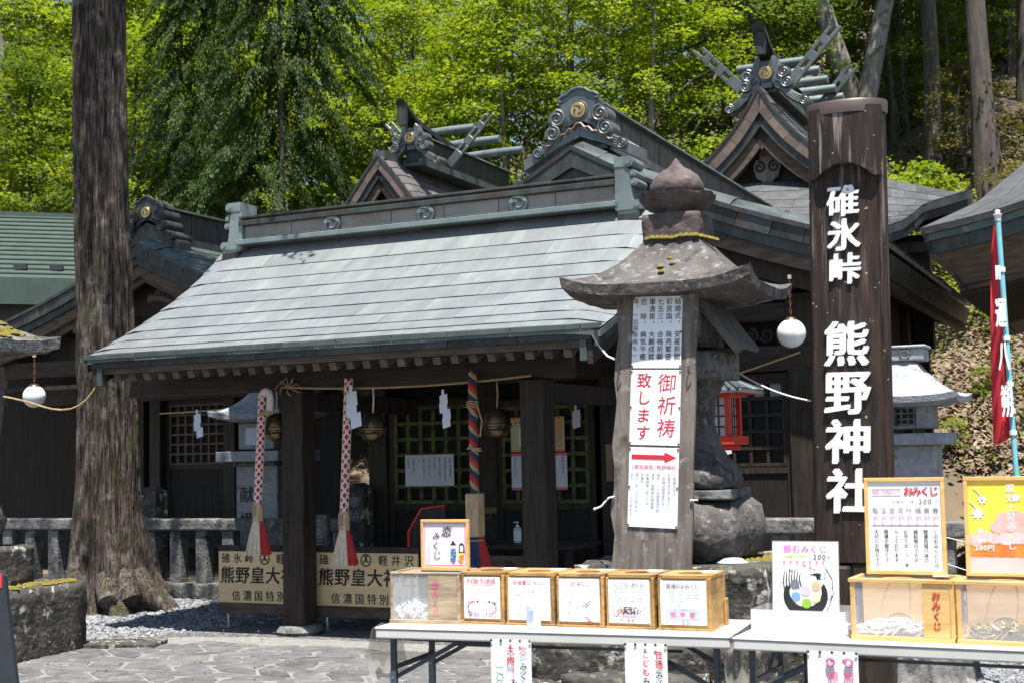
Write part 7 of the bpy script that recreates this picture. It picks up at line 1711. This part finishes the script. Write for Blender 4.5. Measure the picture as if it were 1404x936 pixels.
for dx, dz, r_, c in ((-.05,.222,.021,(.16,.17,.2)),(.05,.215,.021,(.6,.38,.22)),(-.045,.165,.022,(.16,.32,.55)),(.005,.135,.023,(.22,.42,.03)),(.05,.160,.021,(.7,.55,.35)),(.0,.195,.024,(.7,.5,.55))):
    mb = MB(); n = 18; mb.prism([(cx+dx+r_*math.cos(2*PI*k/n), dz+r_*math.sin(2*PI*k/n)) for k in range(n)], -.0035, -.002); mk('stone_print', mb, plain('stone_print', c, .5), e)
mb = MB(); rg = random.Random(2)
for k in range(60):
    a = rg.uniform(-50, 230); r_ = rg.uniform(.115,.135); x = cx+r_*math.cos(R(a)); z = cz+r_*math.sin(R(a)); mb.bar((x,-.0012,z),(x+rg.uniform(-.012,.012),-.0012,z+.012),.0008,.0016)
mk('hatching', mb, M['ink_grey'], e)
# two pine display boxes with framed posters standing on them
def display_box(x0, x1, y0, label, fill, txt):
    e = F2.thing('display_box', label, 'fortune box', x0, y0, 0, 'pine display boxes on the right hand table', R(-1.5)); w = x1-x0; hg = .272; dep = .26; t = .018
    for nm, b in (('corner_post', (0,t,0,t,.02,hg-.016)),('corner_post', (w-t,w,0,t,.02,hg-.016)),('corner_post', (0,t,dep-t,dep,.02,hg-.016)),('corner_post', (w-t,w,dep-t,dep,.02,hg-.016)),('base_board', (-.003,w-.003,-.004,dep,0,.02)),
                  ('top_rail', (-.006,w-.002,-.006,.022,hg-.016,hg)),('top_rail', (-.006,w-.002,dep-.02,dep+.004,hg-.016,hg)),('top_rail', (-.006,.018,.022,dep-.02,hg-.016,hg)),('top_rail', (w-.022,w-.002,.022,dep-.02,hg-.016,hg)),
                  ('back_board', (t,w-t,dep*.62,dep*.66,.02,hg-.017)),('text_board', (w*.70,w-t-.002,.001,.008,.021,hg-.017)),('label_board', (t+.0,w-t,dep-.01,dep-.004,.02,hg-.02))):
        mb = MB(); mb.box(*b); o = mk(nm, mb, M['pine_box'], e, bevel=.0015)
        if nm == 'text_board': tb = o
    mb = MB(); mb.box(.018, w*.78, .022, dep-.02, hg-.012, hg-.009); mk('clear_lid', mb, M['acrylic'], e)
    mb = MB(); n = 24; mb.tube([(w*.42+.065*math.cos(2*PI*k/n), dep*.45+.05*math.sin(2*PI*k/n), hg-.008) for k in range(n+1)], .0022, 5); mk('hole_rim', mb, M['pine_box'], e)
    mb = MB(); mb.tube([(w*.40+.07*math.cos(PI*k/14), dep*.615, .03+.075*math.sin(PI*k/14)) for k in range(15)], .0028, 5); mk('arched_slot', mb, M['box_wood'], e)
    mb = MB(); mb.box(t, w*.70, .002, .005, .021, hg-.017); mk('clear_front', mb, M['acrylic'], e)
    if txt: mb = MB(); vtext(mb, txt, (w*.70+w-t)/2, .222, .040, 1.08, off=.03, y=-.0005, sh=.1); mk('lettering', mb, M['ink_red'], tb)
    slips(e, 150, (t+.03, w*.66, .03, dep*.55, .03), 5, fill, sz=.024, heap=.05, pink=False, name='folded_slips')
    mb = MB(); mb.box(w*.80, w*.95, dep*.3, dep*.6, hg+.0005, hg+.002, Matrix.Rotation(.2,4,'Z')); mk('loose_note', mb, M['paper'], e)
    return e
M['gold_foil'] = mat('gold_foil', (.55,.42,.12), (.30,.22,.08), scale=12, rough=.3, metal=.8)
display_box(.530, .982, .095, 'pine display box with a clear front, white slips and red characters, under the white poster', 'paper', "おみくじ")
display_box(.990, 1.44, .085, 'pine display box holding gold foil packets at the right edge', 'gold_foil', "みくじ")
def framed(x0, x1, y, z0, z1, label, name):
    e = F2.thing(name, label, 'poster', (x0+x1)/2, y, z0); e.rotation_euler = (R(-3), 0, F2.rot); w = (x1-x0)/2; h = z1-z0; t = .018
    for nm, b in (('frame_rail', (-w,w,-.012,.010,0,t)),('frame_rail', (-w,w,-.012,.010,h-t,h)),('frame_stile', (-w,-w+t,-.0115,.0095,t,h-t)),('frame_stile', (w-t,w,-.0115,.0095,t,h-t))): mb = MB(); mb.box(*b); mk(nm, mb, M['pine_box'], e, bevel=.002)
    return e, w, h
e, w, h = framed(.570, .930, .28, .276, .715, 'pine framed white poster headed with red characters and the price 200', 'framed_poster')
mb = MB(); mb.box(-w+.018,w-.018,-.004,.004,.018,h-.018); mk('sheet', mb, M['paper'], e); y = -.006
mb = MB(); htext(mb, "おみくじ", -.0, h-.062, .046, x1=w-.028, off=.03, y=y); mk('heading', mb, M['ink_red'], e)
mb = MB(); htext(mb, "開運・招福まもり", -w+.035, h-.066, .018, x1=-.015, off=.01, y=y); mk('small_heading', mb, M['ink_pink'], e)
mb = MB(); mb.box(-w+.035,-.012,y,y+.001,h-.052,h-.0505); mb.box(-w+.035,-.012,y,y+.001,h-.082,h-.0805); mb.box(-w+.032,w-.03,y,y+.001,h-.218,h-.2155)
htext(mb, "200", .062, h-.108, .032, x1=.125, off=.015, y=y); htext(mb, "初穂料 一体", -.055, h-.110, .016, x1=.045, off=.0, y=y); htext(mb, "円", .138, h-.110, .014, off=.0, y=y)
for k, ch in enumerate("亀宝金幸叶福寅春"): put(mb, ch, -w+.048+k*.0385, h-.150, .030, off=.0, y=y)
mk('black_lettering', mb, M['ink_grey'], e)
mb = MB()
for k in range(8): vtext(mb, "健康|長寿", -w+.043+k*.0385, h-.172, .012, .95, off=.01, y=y); vtext(mb, "開運", -w+.056+k*.0385, h-.172, .010, .95, off=.01, y=y)
mk('pink_lettering', mb, M['ink_pink'], e)
mb = MB()
for k, s_ in enumerate(("このおみくじには", "開運招福八体の", "縁起物のうちの", "お守りが一つ一本", "入っております", "開運の御守りで", "大切にお持ち下さい")): vtext(mb, s_, w-.045-k*.044, h-.235, .0215, 1.0, off=.02, y=y)
mk('column_lettering', mb, M['ink'], e)
e, w, h = framed(1.012, 1.40, .28, .276, .715, 'pine framed orange and yellow poster with blossoms cut off by the right edge', 'framed_poster')
og = mat('sunset_print', (.95,.62,.04), (.90,.42,.03), scale=2.5, rough=.4, mix2=(.3,.7), c3=(.96,.78,.10), spot=2.2, cut=.5, soft=.12)
mb = MB(); mb.box(-w+.018,w-.018,-.004,.004,.13,h-.018); mk('print', mb, og, e)
mb = MB(); mb.box(-w+.018,w-.018,-.004,.004,.018,.13); mk('pink_band', mb, M['band_pink'] if 'band_pink' in M else M.setdefault('band_pink', mat('pink_print', (.80,.36,.34), (.86,.52,.50), scale=4, rough=.4)), e)
M['red_print'] = mat('red_print', (.82,.10,.03), (.90,.28,.04), scale=8, rough=.4); M['blossom'] = mat('blossom_print', (.90,.55,.55), (.85,.35,.30), scale=9, rough=.4)
mb = MB(); pts_t = [(-w+.02+ i*(2*w-.04)/16, .155+.012*math.sin(i*2.3)) for i in range(17)]; mb.strip(pts_t, [(x, .085+.008*math.sin(i*3.1)) for i, (x, z) in enumerate(pts_t)], -.0052, -.0042); mk('red_shore_print', mb, M['red_print'], e)
rg = random.Random(9)
for (x, z, r_) in ((-.15,.16,.036),(-.11,.175,.032),(-.07,.165,.03),(-.02,.165,.036),(.03,.17,.036),(.07,.16,.03),(-.05,.215,.034),(.0,.225,.038),(.045,.215,.03),(-.03,.255,.03),(.03,.26,.036),(.08,.225,.034),(.12,.17,.036)):
    mb = MB(); n = 16; mb.prism([(x+r_*(1+.08*math.sin(5*k))*math.cos(2*PI*k/n), z+r_*.8*math.sin(2*PI*k/n)) for k in range(n)], -.0062-.0001*rg.random(), -.0052); mk('blossom_print', mb, M['blossom'], e)
for (x, z, r_) in ((-.115,.335,.022),(-.135,.275,.03),(.03,.345,.02),(.11,.30,.024),(-.13,.20,.014)):
    mb = MB(); mb.prism([(x+(r_ if k % 2 == 0 else r_*.55)*math.cos(2*PI*k/16), z+(r_ if k % 2 == 0 else r_*.55)*math.sin(2*PI*k/16)) for k in range(16)], -.0064, -.0054); mk('flower_print', mb, M['paper'], e)
mb = MB(); mb.tube([(-.15,-.006,.39),(-.13,-.006,.37),(-.115,-.006,.345)], .0018, 4); mb.tube([(-.17,-.006,.33),(-.15,-.006,.31),(-.135,-.006,.285)], .0018, 4); vtext(mb, "運気上昇みくじ", .005, h-.032, .040, 1.05, off=.02, y=-.007); htext(mb, "初穂料", -.15, .155, .020, x1=-.075, off=.02, y=-.0075); htext(mb, "200円", -.155, .125, .030, x1=-.07, off=.03, y=-.0075); mk('white_lettering', mb, M['paper'], e)
mb = MB(); put(mb, "●" , -.115, .335, .012, y=-.0068); mk('flower_centre', mb, M['ink_red'], e)
